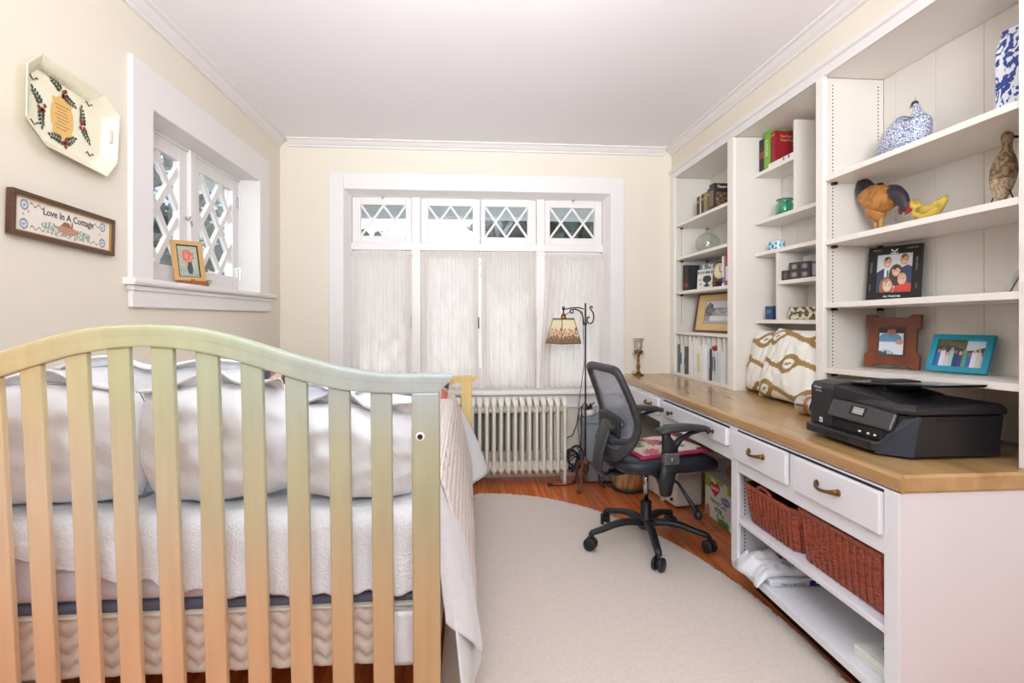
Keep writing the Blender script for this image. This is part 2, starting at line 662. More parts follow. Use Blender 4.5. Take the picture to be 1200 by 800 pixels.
def leaded_sash(root, axis, a0, a1, z0, z1, g0, g1, gz0, gz1, c0, c1, dxn, dzn, barw, frame_m=M_TRIM, ox=0.0, oz=0.0, sgn=1):
    """casement: frame between (a0..a1, z0..z1), glazed (g0..g1, gz0..gz1); thickness c0..c1 along the other axis"""
    fr = MB()
    def bx(p, q, za, zb, d0=c0, d1=c1):
        if axis == 'X':
            fr.box(p, q, d0, d1, za, zb)
        else:
            fr.box(d0, d1, p, q, za, zb)
    bx(a0, g0, z0, z1)
    bx(g1, a1, z0, z1)
    bx(g0, g1, z0, gz0)
    bx(g0, g1, gz1, z1)
    f = fr.build('sash_frame', frame_m, root, bevel=.003)
    w, h = g1 - g0, gz1 - gz0
    cells, bars = lattice(w, h, w / dxn, h / dzn, ox, oz)
    mid = (c0 + c1) / 2
    for bi, (A, B) in enumerate(bars):
        bt = .011 if (B[0] - A[0]) * (B[1] - A[1]) > 0 else .0095
        poly = clip_rect(bar_poly(A, B, barw), w, h)
        if len(poly) >= 3:
            MB().prism([(g0 + p[0], gz0 + p[1]) for p in poly], 'Y' if axis == 'X' else 'X', mid - bt, mid + bt).build('glazing_bar', frame_m, f)
    for c in cells:
        MB().prism([(g0 + p[0], gz0 + p[1]) for p in c], 'Y' if axis == 'X' else 'X', mid - .002, mid + .002).build('pane', M_GLASS, f)
    return f

w1 = struct('window_1', 'wide white window of four curtained casements under four leaded transoms', (0.1, YB, 0.69))
yw0, yw1 = 4.385, 4.425
# casing (flat board with a back band)
cs = MB()
cs.box(-1.053, -0.943, YB - .022, YB, .66, 2.372).box(1.146, 1.255, YB - .022, YB, .66, 2.372).box(-0.943, 1.146, YB - .022, YB, 2.245, 2.372)
cs.build('casing', M_TRIM, w1, bevel=.004)
jb = MB().prism([(-.957, 4.279), (-.943, 4.279), (-.902, 4.3745), (-.957, 4.3745)], 'Z', .69, 2.245)
jb.v = [Vector((p.x, p.y, p.z)) for p in jb.v]
jb.build('jamb', M_TRIM, w1, bevel=.001)
MB().prism([(1.160, 4.279), (1.146, 4.279), (1.105, 4.3745), (1.160, 4.3745)], 'Z', .69, 2.245).build('jamb', M_TRIM, w1, bevel=.001)
MB().prism([(4.279, 2.258), (4.279, 2.245), (4.3745, 2.210), (4.3745, 2.258)], 'X', -.943, 1.146).build('jamb', M_TRIM, w1, bevel=.001)
fm = MB()
fm.box(-0.940, -0.900, 4.37, 4.45, .69, 2.243).box(1.103, 1.143, 4.37, 4.45, .69, 2.243)
fm.box(-0.900, 1.103, 4.371, 4.45, 2.208, 2.243)
MB().box(-0.900, 1.103, 4.368, 4.45, 1.790, 1.848).build('transom_rail', M_TRIM, w1, bevel=.003)
fm.box(-0.434, -0.366, 4.37, 4.45, .69, 2.208).box(0.559, 0.628, 4.37, 4.45, .69, 2.208).box(0.104, 0.112, 4.376, 4.45, .69, 2.208)
fm.box(-0.900, 1.103, 4.37, 4.45, .655, .69)
fm.build('mullion_frame', M_TRIM, w1, bevel=.003)
for a0, a1, g0, g1 in ((-.898, -.436, -.833, -.482), (-.364, .102, -.306, .048), (.114, .557, .146, .490), (.630, 1.101, .672, 1.040)):
    leaded_sash(w1, 'X', a0, a1, 1.850, 2.206, g0, g1, 1.902, 2.147, yw0, yw1, 2, 1, .016)
    leaded_sash(w1, 'X', a0, a1, .692, 1.788, a0 + .055, a1 - .055, .76, 1.735, yw0 + .02, yw1 + .01, 2, 3.5, .014)
# little latches on transoms
for lx in (-.66, .86):
    MB().box(lx - .012, lx + .012, 4.365, 4.385, 2.20, 2.225).cyl((lx, 4.37, 2.20), (lx, 4.37, 2.185), .004, n=8).build('latch', M_CHROME, w1, bevel=.002)
for lx in (-.445, .095, .55):
    MB().box(lx - .006, lx + .006, 4.365, 4.385, 1.17, 1.26).build('casement_fastener', M_BRONZE, w1, bevel=.002)
st = MB().prism([(YB - .075, .655), (YB - .075, .675), (YB - .068, .69), (4.40, .69), (4.40, .655)], 'X', -1.09, 1.24)
st.build('sill', M_TRIM, w1, bevel=.003)
MB().box(-1.05, 1.24, YB - .022, YB, .555, .655).box(-1.06, 1.24, YB - .028, YB, .545, .56).build('apron', M_TRIM, w1, bevel=.003)

# curtains: four gathered translucent panels
def curtain_mat():
    m = bpy.data.materials.new('sheer_cream_cloth')
    m.use_nodes = True
    nt = m.node_tree
    nt.nodes.clear()
    o = nt.nodes.new('ShaderNodeOutputMaterial')
    d = nt.nodes.new('ShaderNodeBsdfDiffuse')
    t = nt.nodes.new('ShaderNodeBsdfTranslucent')
    tr = nt.nodes.new('ShaderNodeBsdfTransparent')
    tc = nt.nodes.new('ShaderNodeTexCoord')
    n = nt.nodes.new('ShaderNodeTexNoise')
    n.inputs['Scale'].default_value = 14
    mp = nt.nodes.new('ShaderNodeMapping')
    mp.inputs['Scale'].default_value = (6, 1, .5)
    nt.links.new(tc.outputs['Object'], mp.inputs[0])
    nt.links.new(mp.outputs[0], n.inputs['Vector'])
    r = nt.nodes.new('ShaderNodeValToRGB')
    r.color_ramp.elements[0].color = lin((246, 238, 233))
    r.color_ramp.elements[1].color = lin((250, 244, 240))
    nt.links.new(n.outputs['Fac'], r.inputs[0])
    for s_ in (d, t):
        nt.links.new(r.outputs[0], s_.inputs['Color'])
    a = nt.nodes.new('ShaderNodeMixShader')
    a.inputs[0].default_value = 0.50
    nt.links.new(d.outputs[0], a.inputs[1])
    nt.links.new(t.outputs[0], a.inputs[2])
    b = nt.nodes.new('ShaderNodeMixShader')
    b.inputs[0].default_value = 0.035
    nt.links.new(a.outputs[0], b.inputs[1])
    nt.links.new(tr.outputs[0], b.inputs[2])
    nt.links.new(b.outputs[0], o.inputs['Surface'])
    return m
M_CURT = curtain_mat()
def curtain(x0, x1, z0, z1, label, seed, flare=0.0, tie=0.0):
    t = thing('curtain', label, 'curtain', ((x0 + x1) / 2, 4.355, z0), group='sheer casement curtains')
    n = 110
    rnd = random.Random(seed)
    ph = [rnd.uniform(0, 6) for _ in range(4)]
    def fn(u, v):
        z = z0 + (z1 - z0) * v
        top = max(0, (v - .93) / .07)
        fr = 1 - v
        xx = x0 + (x1 - x0) * u
        xx += 0.006 * math.sin(5 * v + ph[0] + 9 * u) * fr - flare * fr ** 1.4 * (1 - u) * .9
        xx += tie * math.sin(PI * v) * (u - .5)
        a = (0.0035 + 0.0055 * fr ** .6)
        y = 4.352 + a * (math.sin(2 * PI * 11 * u + ph[1] + 1.2 * math.sin(3 * v + ph[3])) * .7 + math.sin(2 * PI * 5 * u + ph[2] + 2 * v) * .6)
        y += 0.0025 * math.sin(2 * PI * 26 * u + ph[0]) * (1 - .4 * fr)
        if v > .955:
            y = 4.350 + 0.008 * math.sin(2 * PI * 24 * u + ph[1]) * (1 if v > .985 else .45)
        return (xx, y, z + (0.006 * math.sin(2 * PI * 11 * u + ph[1]) if v == 0 else 0))
    b = MB().grid(fn, n, 36)
    b.build('cloth', M_CURT, t, smooth=True)
    MB().cyl((x0 - .01, 4.358, z1 - .028), (x1 + .01, 4.358, z1 - .028), .005, n=10).build('curtain_rod', M_TRIM, t, smooth=True)
    MB().box(x0 + .004, x1 - .004, 4.343, 4.346, z0 + .004, z0 + .03).build('hem', M_CURT, t) if False else None
    return t
curtain(-.893, -.436, .705, 1.775, 'sheer cream curtain at the far left casement', 1)
curtain(-.362, .092, .700, 1.780, 'sheer cream curtain second from left, left of the window catch', 2)
curtain(.122, .556, .700, 1.782, 'sheer cream curtain third from left, right of the centre mullion', 3)
curtain(.634, 1.098, .700, 1.770, 'sheer cream curtain behind the floor lamp, spreading at its foot', 4, flare=.07)

# ------------------------------------------------------------------ window 2: left wall
w2 = struct('window_2', 'small white casement window with diamond panes on the left wall', (XL, 3.2, 1.42))
cs = MB()
cs.box(XL, XL + .022, 2.415, 2.571, 1.42, 2.362).box(XL, XL + .022, 3.838, 4.02, 1.42, 2.362).box(XL, XL + .022, 2.571, 3.838, 2.186, 2.362)
cs.build('casing', M_TRIM, w2, bevel=.004)
jb = MB()
jb.box(XL - .2, XL + .018, 2.552, 2.573, 1.40, 2.21).box(XL - .2, XL + .018, 3.836, 3.858, 1.40, 2.21).box(XL - .2, XL + .018, 2.552, 3.858, 2.184, 2.208)
jb.build('jamb', M_TRIM, w2, bevel=.002)
sx0, sx1 = -1.575, -1.54
leaded_sash(w2, 'Y', 2.576, 3.155, 1.428, 2.170, 2.655, 3.075, 1.525, 2.095, sx0, sx1, 1.9, 2.15, .036, ox=-.0, oz=.02)
leaded_sash(w2, 'Y', 3.215, 3.833, 1.428, 2.170, 3.290, 3.745, 1.525, 2.095, sx0, sx1, 1.9, 2.15, .036, ox=.05, oz=.02)
MB().box(-1.60, -1.52, 3.155, 3.215, 1.42, 2.184).box(-1.61, -1.53, 2.573, 3.836, 2.168, 2.186).build('mullion', M_TRIM, w2, bevel=.004)
for hz in (1.55, 2.03):
    MB().box(-1.541, -1.530, 3.80, 3.836, hz - .035, hz + .035).cyl((-1.532, 3.832, hz - .04), (-1.532, 3.832, hz + .04), .006, n=8).build('hinge', M_CHROME, w2)
MB().cyl((-1.54, 3.14, 1.80), (-1.515, 3.14, 1.80), .008, n=8).cyl((-1.515, 3.14, 1.81), (-1.515, 3.16, 1.76), .006, n=8).build('casement_latch', M_CHROME, w2, smooth=True)
MB().prism([(XL - .16, 1.392), (XL + .045, 1.392), (XL + .052, 1.400), (XL + .052, 1.410), (XL + .045, 1.422), (XL - .16, 1.422)], 'Y', 2.385, 4.085).build('sill', M_TRIM, w2, bevel=.002)
MB().box(XL, XL + .020, 2.42, 4.05, 1.298, 1.392).box(XL, XL + .03, 2.41, 4.06, 1.37, 1.392).build('apron', M_TRIM, w2, bevel=.003)

# ------------------------------------------------------------------ outdoors, seen through the panes
M_EAVE = mat('grey_eave_paint', (216, 224, 232), 0.6, var=0.05)
M_SIDING = mat('white_siding', (225, 228, 230), 0.6, var=0.04)
M_LEAF = mat('dark_leaf', (62, 76, 72), 0.6, var=0.35, scale=12)
M_ROOF = mat('grey_shingle', (92, 98, 104), 0.8, var=0.2, scale=20)
M_GRASS = mat('lawn', (120, 124, 112), 0.9, var=0.3, scale=3)
M_BARK = mat('bark', (70, 58, 48), 0.9, var=0.2, scale=20)
tag(box('ground', M_GRASS, -14, 14, -8, 26, -1.2, -1.1), 'lawn outside the windows', None, kind='structure')
ev = thing('roof_eave', 'grey boarded roof eave overhanging outside the big window', 'eave', (0.1, 5.1, 2.55))
for i in range(6):
    q0, q1 = i / 6, (i + .96) / 6
    ya, yb_, za, zb = 4.57 + .70 * q0, 4.57 + .70 * q1, 2.44 - .21 * q0, 2.44 - .21 * q1
    MB().prism([(ya, za), (yb_, zb), (yb_, zb + .02), (ya, za + .02)], 'X', -2.2, 2.4).build('eave_board', M_EAVE, ev)
box('fascia', M_EAVE, -2.2, 2.4, 5.27, 5.30, 2.20, 2.40, ev)
box('gutter', M_SIDING, -2.2, 2.4, 5.30, 5.38, 2.23, 2.33, ev, bevel=.02)
def tree(loc, h, r, label, seed, n=520):
    t = thing('tree', label, 'tree', loc, group='garden trees outside')
    MB().loft([(loc[0], loc[1], loc[2]), (loc[0] + .1, loc[1], loc[2] + h * .5), (loc[0], loc[1], loc[2] + h * .8)], [(.16, .16), (.1, .1), (.04, .04)], n=8).build('trunk', M_BARK, t, smooth=True)
    rnd = random.Random(seed)
    b = MB()
    for _ in range(n):
        a, e, q = rnd.uniform(0, 2 * PI), rnd.uniform(-1, 1), rnd.random() ** .4
        c = Vector((loc[0] + r * q * math.cos(a) * math.sqrt(1 - e * e), loc[1] + r * q * math.sin(a) * math.sqrt(1 - e * e), loc[2] + h * .68 + h * .34 * q * e))
        d1 = Vector((rnd.uniform(-1, 1), rnd.uniform(-1, 1), rnd.uniform(-1, 1))).normalized() * r * .16
        d2 = d1.cross(Vector((rnd.uniform(-1, 1), rnd.uniform(-1, 1), rnd.uniform(-1, 1)))).normalized() * r * .10
        b.add([c - d1, c + d2, c + d1, c - d2], [(0, 1, 2, 3)])
    b.build('foliage', M_LEAF, t, kind='stuff')
tree((2.0, 10.0, -1.1), 6.2, 1.9, 'dark leafy tree outside the third and fourth transoms', 3, 900)
tree((-2.4, 13.5, -1.1), 4.4, 1.1, 'smaller leafy tree outside the first transom', 5, 500)
tree((-3.3, 6.4, -1.1), 4.3, .8, 'leafy tree outside the left wall window', 8, 500)
hs = thing('neighbour_house', 'white gabled house seen through the rightmost transom', 'house', (4.4, 13.5, -1.1))
MB().prism([(3.0, -1.1), (6.2, -1.1), (6.2, 3.2), (4.6, 4.7), (3.0, 3.2)], 'Y', 13.5, 17).build('wall', M_SIDING, hs)
MB().prism([(2.7, 3.1), (4.6, 4.9), (6.5, 3.1), (6.5, 2.9), (4.6, 4.7), (2.7, 2.9)], 'Y', 13.3, 17.2).build('roof', M_ROOF, hs)
box('window', M_DARK, 4.2, 5.0, 13.46, 13.5, 2.3, 3.3, hs)

nh = thing('next_door_house', 'blue grey clapboard house wall seen through the left wall window', 'house', (-4.6, 5.0, -1.1))
M_CLAP = mat('blue_grey_clapboard', (176, 188, 200), .6, var=.08)
for i in range(30):
    z = -1.1 + i * .17
    MB().prism([(-4.60, z), (-4.575, z), (-4.60, z + .17)], 'Y', 1.5, 12).build('clapboard', M_CLAP, nh)
MB().box(-4.9, -4.6, 1.5, 12, -1.1, 4.0).build('wall', M_CLAP, nh)
for wy in (5.6, 8.2):
    f = box('window', M_SIDING, -4.6, -4.55, wy, wy + 1.1, 1.0, 2.7, nh)
    for k in range(2):
        box('pane', M_DARK, -4.55, -4.545, wy + .08, wy + 1.02, 1.08 + k * .8, 1.80 + k * .8, f)

gp = thing('added_lamp_mount', 'added brass ceiling mount over the fill light, above the view', 'lamp', (0.10, 1.45, ZC))  # added mount, out of view, to go with the fill point light
MB().lathe([(.07, ZC - .03), (.075, ZC - .015), (.075, ZC)], (0.10, 1.45, 0), 24).build('added_mount_canopy', M_BRASS, gp, smooth=True)
MB().cyl((0.10, 1.45, ZC - .03), (0.10, 1.45, 2.40), .010, n=12).build('added_mount_stem', M_BRASS, gp, smooth=True)
MB().lathe([(.02, 2.40), (.045, 2.395), (.05, 2.385), (.02, 2.385)], (0.10, 1.45, 0), 24).build('added_mount_cup', M_BRASS, gp, smooth=True)
# ------------------------------------------------------------------ built-in bookcases
FX, BX = 1.65, 1.953
ZD = 0.805
def back_boards(root, y0, y1, z0, z1, wd=.215):
    y = y0
    while y < y1 - .01:
        q = min(y + wd, y1)
        box('back_board', M_PANEL, BX, BX + .014, y + .001, q - .001, z0, z1, root, bevel=.002)
        y = q
def pin_strip(root, x, y, z0, z1, face):
    """row of dark shelf-pin holes in a thin strip on a side panel facing -Y (face=-1) or +Y"""
    b = MB()
    b.box(x - .006, x + .006, y, y + face * .0012, z0, z1)
    b.build('pin_strip', M_PANEL, root)
    h = MB()
    z = z0 + .01
    while z < z1:
        h.box(x - .0028, x + .0028, y + face * .0012, y + face * .0018, z - .0028, z + .0028)
        z += .0165
    h.build('pin_holes', M_DARK, root, kind='stuff')

def shelf_clip(root, x, y, z):
    MB().box(x - .008, x + .008, y - .012, y + .012, z - .012, z).build('shelf_clip', M_BRONZE, root)

# right unit
bc = thing('bookcase', 'white built-in bookcase above the printer, widest unit at right', 'bookcase', (1.8, 1.95, ZD), group='built-in bookcases')
MB().box(FX + .009, BX, 2.415, 2.431, ZD, 2.37).build('side_panel', M_PANEL, bc)
box('side_panel', M_PANEL, FX, BX, 1.462, 1.485, ZD, 2.37, bc)
box('stile', M_SHELF, FX - .012, FX + .008, 2.392, 2.431, ZD, 2.372, bc, bevel=.002)
box('stile', M_SHELF, FX - .012, FX + .008, 1.45, 1.497, ZD, 2.372, bc, bevel=.002)
box('top_panel', M_SHELF, FX, BX, 1.485, 2.415, 2.372, 2.39, bc)
back_boards(bc, 1.485, 2.415, ZD, 2.372)
for z, tilt in ((1.905, .0), (1.612, .004), (1.322, .01), (1.022, .032)):
    b = MB().prism([(2.413, z - .024), (2.413, z), (1.487, z + tilt), (1.487, z + tilt - .024)], 'X', FX - .004, BX - .002)
    b.build('shelf', M_SHELF, bc, bevel=.002)
    shelf_clip(bc, 1.70, 2.402, z - .024)
    shelf_clip(bc, 1.925, 2.402, z - .024)
pin_strip(bc, 1.70, 2.415, 0.84, 2.34, -1)
pin_strip(bc, 1.925, 2.415, 0.84, 2.34, -1)

# centre unit: set-back shelves
bc = thing('bookcase', 'white built-in bookcase with set-back shelves above the two patterned cushions', 'bookcase', (1.8, 2.85, ZD), group='built-in bookcases')
box('side_panel', M_PANEL, FX + .005, BX, 3.245, 3.262, ZD, 2.37, bc)
box('side_panel', M_SHELF, FX - .011, BX, 2.433, 2.447, ZD, 2.37, bc, bevel=.002)
box('stile', M_SHELF, FX - .012, FX + .008, 3.243, 3.304, ZD, 2.372, bc, bevel=.002)
box('top_panel', M_SHELF, FX, BX, 2.447, 3.245, 2.372, 2.39, bc)
back_boards(bc, 2.445, 3.245, ZD, 2.372)
SX = 1.775
def cshelf(y0, y1, z):
    box('shelf', M_SHELF, SX, BX - .002, y0, y1, z - .022, z, bc, bevel=.002)
cshelf(2.846, 3.243, 2.140)
cshelf(2.447, 3.243, 1.845)
cshelf(2.447, 3.243, 1.652)
cshelf(2.447, 2.990, 1.465)
cshelf(2.447, 3.243, 1.243)
box('divider', M_PANEL, SX, BX - .002, 2.824, 2.844, 1.845, 2.33, bc, bevel=.002)
box('divider', M_PANEL, SX, BX - .002, 2.992, 3.012, 1.243, 1.630, bc, bevel=.002)

# left unit
bc = thing('bookcase', 'white built-in bookcase nearest the end wall, with books and a file rack', 'bookcase', (1.8, 3.8, ZD), group='built-in bookcases')
box('side_panel', M_PANEL, FX + .008, BX, 4.242, 4.298, ZD, 2.37, bc)
box('side_panel', M_SHELF, FX - .010, BX, 3.306, 3.325, ZD, 2.37, bc, bevel=.002)
box('stile', M_SHELF, FX - .012, FX + .008, 4.205, 4.298, ZD, 2.372, bc, bevel=.002)
box('top_panel', M_SHELF, FX, BX, 3.325, 4.242, 2.372, 2.39, bc)
back_boards(bc, 3.325, 4.242, ZD, 2.372)
for z in (1.995, 1.732, 1.463):
    box('shelf', M_SHELF, FX + .010, BX - .002, 3.327, 4.240, z - .022, z, bc, bevel=.002)
    shelf_clip(bc, 1.71, 4.232, z - .022)
    shelf_clip(bc, 1.92, 4.232, z - .022)
pin_strip(bc, 1.71, 4.242, 1.20, 1.97, -1)
pin_strip(bc, 1.92, 4.242, 1.20, 1.97, -1)
# file rack at the foot of the left unit
fr = thing('file_rack', 'white slotted upright file rack standing on the desk under a framed print', 'file rack', (1.8, 3.78, ZD))
box('top_board', M_SHELF, FX - .008, BX - .004, 3.327, 4.204, 1.128, 1.147, fr, bevel=.002)
box('base_board', M_SHELF, FX - .008, BX - .004, 3.327, 4.204, ZD, ZD + .022, fr, bevel=.002)
NS = 11
for i in range(NS + 1):
    y = 3.332 + (4.195 - 3.332) * i / NS
    box('slot_divider', M_PANEL, FX + .004, BX - .006, y - .004, y + .004, ZD + .022, 1.128, fr)
box('rack_back', M_PANEL, BX - .008, BX - .004, 3.335, 4.19, ZD + .022, 1.128, fr)

# ------------------------------------------------------------------ desk: worktop + base cabinets
M_TOP = wood('honey_pine_worktop', (168, 130, 82), (200, 162, 112), rough=0.25, axis='Y', scale=.35, coat=0.3, knots=(58, 36, 20), relief=0.0)
wt = MB().prism([(1.455, .752), (1.449, .760), (1.449, .797), (1.456, .805), (4.299, .805), (4.299, .752)], 'X', 1.236, 1.952)
wt.prism([(1.236, .752), (1.224, .757), (1.219, .765), (1.219, .795), (1.224, .803), (1.236, .805)], 'Y', 1.449, 4.299)
tag(wt.build('worktop', M_TOP, bevel=.001), 'long honey coloured pine desktop under the bookcases', 'desktop')

def pull_handle(parent, y, z, x=1.208):
    """arched brass bin handle lying along the drawer front"""
    b = MB()
    pts, rad = [], []
    for i in range(13):
        t = i / 12
        pts.append((x - .026 * math.sin(PI * t) ** .7, y - .055 + .11 * t, z - .006 * math.sin(PI * t)))
        rad.append((.0045 + .0035 * abs(2 * t - 1) ** 2, .0055 + .006 * abs(2 * t - 1) ** 3))
    b.loft(pts, rad, n=8)
    for s in (-1, 1):
        b.loft([(x + .004, y + s * .055, z), (x - .004, y + s * .055, z)], [(.012, .013), (.010, .010)], n=10)
    return b.build('handle', M_BRASS, parent, smooth=True)

def knob(parent, y, z, x=1.208):
    b = MB()
    prof = [(.010, 0), (.008, .006), (.005, .012), (.007, .018), (.013, .022), (.014, .027), (.009, .032), (.0, .033)]
    M = Matrix.Translation((x, y, z)) @ Matrix.Rotation(-PI / 2, 4, 'Y')
    b.lathe(prof, n=14, M=M)
    return b.build('knob', M_BRONZE, parent, smooth=True)

def drawer(root, y0, y1, z0, z1, pulls):
    b = MB().box(1.210, 1.232, y0, y1, z0, z1)
    d = b.build('drawer', M_CAB, root, bevel=.006, segs=3)
    MB().box(1.232, 1.80, y0 + .01, y1 - .01, z0 + .01, z1 - .02).build('drawer_box', M_PANEL, d)
    for kind, y, z in pulls:
        (pull_handle if kind == 'h' else knob)(d, y, z)
    return d

# right base cabinet, open shelves
cb = thing('base_cabinet', 'white open base cabinet with two drawers, holding the wicker baskets', 'cabinet', (1.55, 1.95, 0.0))
box('end_panel', M_CAB, 1.228, 1.95, 1.458, 1.478, .10, .752, cb, bevel=.002)
box('end_panel', M_CAB, 1.234, 1.95, 2.418, 2.440, .10, .752, cb, bevel=.002)
MB().prism([(1.455, .10), (1.455, .752), (1.513, .752), (1.513, .10)], 'X', 1.224, 1.240).build('stile', M_CAB, cb, bevel=.003)
MB().prism([(2.385, .128), (2.385, .752), (2.445, .752), (2.445, .135), (2.440, .115), (2.425, .104), (2.40, .104)], 'X', 1.224, 1.240).build('stile', M_CAB, cb, bevel=.003)
MB().box(1.226, 1.240, 1.513, 2.385, .742, .752).box(1.226, 1.240, 1.513, 2.385, .555, .618).box(1.226, 1.240, 1.94, 1.985, .618, .742).build('rail', M_CAB, cb, bevel=.002)
MB().box(1.2252, 1.2256, 1.508, 1.99, .737, .746).box(1.2252, 1.2256, 1.982, 2.41, .738, .746).box(1.2252, 1.2256, 1.505, 1.513, .614, .744).build('drawer_gap', M_DARK, cb)
box('shelf', M_CAB, 1.228, 1.80, 1.478, 2.418, .320, .341, cb, bevel=.003)
box('shelf', M_CAB, 1.226, 1.80, 1.478, 2.418, .113, .144, cb, bevel=.003)
M_RAW = wood('raw_pine_back', (178, 144, 92), (204, 172, 120), rough=.6, axis='Y')
box('back_panel', M_RAW, 1.80, 1.81, 1.478, 2.418, .10, .752, cb)
box('toe_kick', M_DARK, 1.33, 1.35, 1.47, 2.43, 0.0, .10, cb)
drawer(cb, 1.990, 2.405, .612, .738, [('h', 2.200, .682)])
drawer(cb, 1.515, 1.940, .610, .737, [('h', 1.745, .680)])
pin_strip(cb, 1.275, 2.418, .16, .54, -1)
pin_strip(cb, 1.74, 2.418, .16, .54, -1)

# knee-hole: pencil drawer across the opening
kb = thing('knee_drawer_unit', 'white shallow drawer unit across the knee hole behind the office chair', 'drawer unit', (1.5, 2.9, .56))
MB().box(1.226, 1.240, 2.446, 3.345, .742, .752).box(1.226, 1.240, 2.446, 3.345, .592, .648).box(1.226, 1.240, 2.446, 2.470, .648, .742).box(1.226, 1.240, 3.322, 3.345, .648, .742).build('rail', M_CAB, kb, bevel=.002)
MB().box(1.2252, 1.2256, 2.46, 3.325, .736, .746).build('drawer_gap', M_DARK, kb)
d = drawer(kb, 2.472, 3.318, .650, .736, [('k', 2.60, .694), ('k', 3.14, .690)])
M_RAWD = wood('brown_unpainted_pine', (138, 92, 52), (168, 118, 74), rough=.6, axis='Y')
box('drawer_bottom', M_RAWD, 1.241, 1.80, 2.447, 3.34, .594, .606, kb)

# left pedestal with a drawer
lp = thing('drawer_pedestal', 'white drawer pedestal at the far end of the desk by the end wall', 'drawer unit', (1.5, 3.8, 0))
MB().box(1.226, 1.240, 3.345, 4.297, .742, .752).box(1.226, 1.240, 3.345, 3.385, .10, .742).box(1.226, 1.240, 4.24, 4.297, .592, .742).box(1.226, 1.240, 3.385, 4.24, .592, .628).build('rail', M_CAB, lp, bevel=.002)
drawer(lp, 3.388, 4.238, .632, .740, [('h', 3.56, .692)])
box('drawer_bottom', M_RAWD, 1.241, 1.80, 3.386, 4.29, .594, .606, lp)
box('side_panel', M_CAB, 1.240, 1.80, 3.345, 3.362, .36, .742, lp)
kp = thing('knee_hole_panel', 'grey white panel with a brown pine rail on the wall under the desk', 'panel', (1.94, 2.9, 0))
box('back_panel', mat('grey_white_panel', (206, 202, 198), .6, var=.03), 1.93, 1.95, 2.45, 4.29, .0, .752, kp)
box('back_rail', M_RAWD, 1.915, 1.93, 2.46, 4.28, .42, .56, kp)
# ------------------------------------------------------------------ bed
def crib_cast_colour():
    """maple with mixed-light colour cast painted in: tan low, sage and grey top right"""
    m = bpy.data.materials.new('maple_with_light_cast')
    m.use_nodes = True
    nt = m.node_tree
    b = nt.nodes['Principled BSDF']
    g = nt.nodes.new('ShaderNodeNewGeometry')
    sp = nt.nodes.new('ShaderNodeSeparateXYZ')
    nt.links.new(g.outputs['Position'], sp.inputs[0])
    def ramp(src, lo, hi, stops):
        mr = nt.nodes.new('ShaderNodeMapRange')
        mr.inputs['From Min'].default_value = lo
        mr.inputs['From Max'].default_value = hi
        nt.links.new(src, mr.inputs['Value'])
        r = nt.nodes.new('ShaderNodeValToRGB')
        e = r.color_ramp.elements
        while len(e) < len(stops):
            e.new(0.5)
        for i, (p, c) in enumerate(stops):
            e[i].position = p
            e[i].color = lin(c) if len(c) == 3 else c
        nt.links.new(mr.outputs[0], r.inputs[0])
        return r.outputs['Color']
    top = ramp(sp.outputs['X'], -1.4, 0.0, [(0.0, (226, 196, 150)), (.30, (216, 198, 150)), (.47, (188, 190, 150)), (.64, (170, 178, 154)), (.80, (160, 167, 162)), (1.0, (156, 162, 162))])  # yellow to grey shift imitates coloured light on the boards
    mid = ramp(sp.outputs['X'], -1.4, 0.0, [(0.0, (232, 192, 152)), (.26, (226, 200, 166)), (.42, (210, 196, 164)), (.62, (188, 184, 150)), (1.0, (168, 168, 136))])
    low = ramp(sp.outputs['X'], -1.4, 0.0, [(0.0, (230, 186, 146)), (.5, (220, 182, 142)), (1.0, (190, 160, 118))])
    def fac(lo, hi):
        mr = nt.nodes.new('ShaderNodeMapRange')
        mr.interpolation_type = 'SMOOTHSTEP'
        mr.inputs['From Min'].default_value = lo
        mr.inputs['From Max'].default_value = hi
        nt.links.new(sp.outputs['Z'], mr.inputs['Value'])
        return mr.outputs[0]
    def mixc(f, a, c):
        x = nt.nodes.new('ShaderNodeMix')
        x.data_type = 'RGBA'
        nt.links.new(f, x.inputs[0])
        nt.links.new(a, x.inputs[6])
        nt.links.new(c, x.inputs[7])
        return x.outputs[2]
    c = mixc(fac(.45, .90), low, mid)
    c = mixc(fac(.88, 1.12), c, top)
    tc = nt.nodes.new('ShaderNodeTexCoord')
    mp = nt.nodes.new('ShaderNodeMapping')
    mp.inputs['Scale'].default_value = (30, 30, 1.4)
    n = nt.nodes.new('ShaderNodeTexNoise')
    n.inputs['Scale'].default_value = 1.5
    n.inputs['Detail'].default_value = 5
    nt.links.new(tc.outputs['Object'], mp.inputs[0])
    nt.links.new(mp.outputs[0], n.inputs['Vector'])
    mr = nt.nodes.new('ShaderNodeMapRange')
    mr.inputs['To Min'].default_value = .86
    mr.inputs['To Max'].default_value = 1.1
    nt.links.new(n.outputs['Fac'], mr.inputs['Value'])
    h = nt.nodes.new('ShaderNodeHueSaturation')
    nt.links.new(mr.outputs[0], h.inputs['Value'])
    nt.links.new(c, h.inputs['Color'])
    nt.links.new(h.outputs[0], b.inputs['Base Color'])
    b.inputs['Roughness'].default_value = .42
    return m
M_CRIB = crib_cast_colour()
M_MAPLE = wood('yellow_maple', (206, 172, 108), (222, 192, 130), rough=.42, axis='Z')

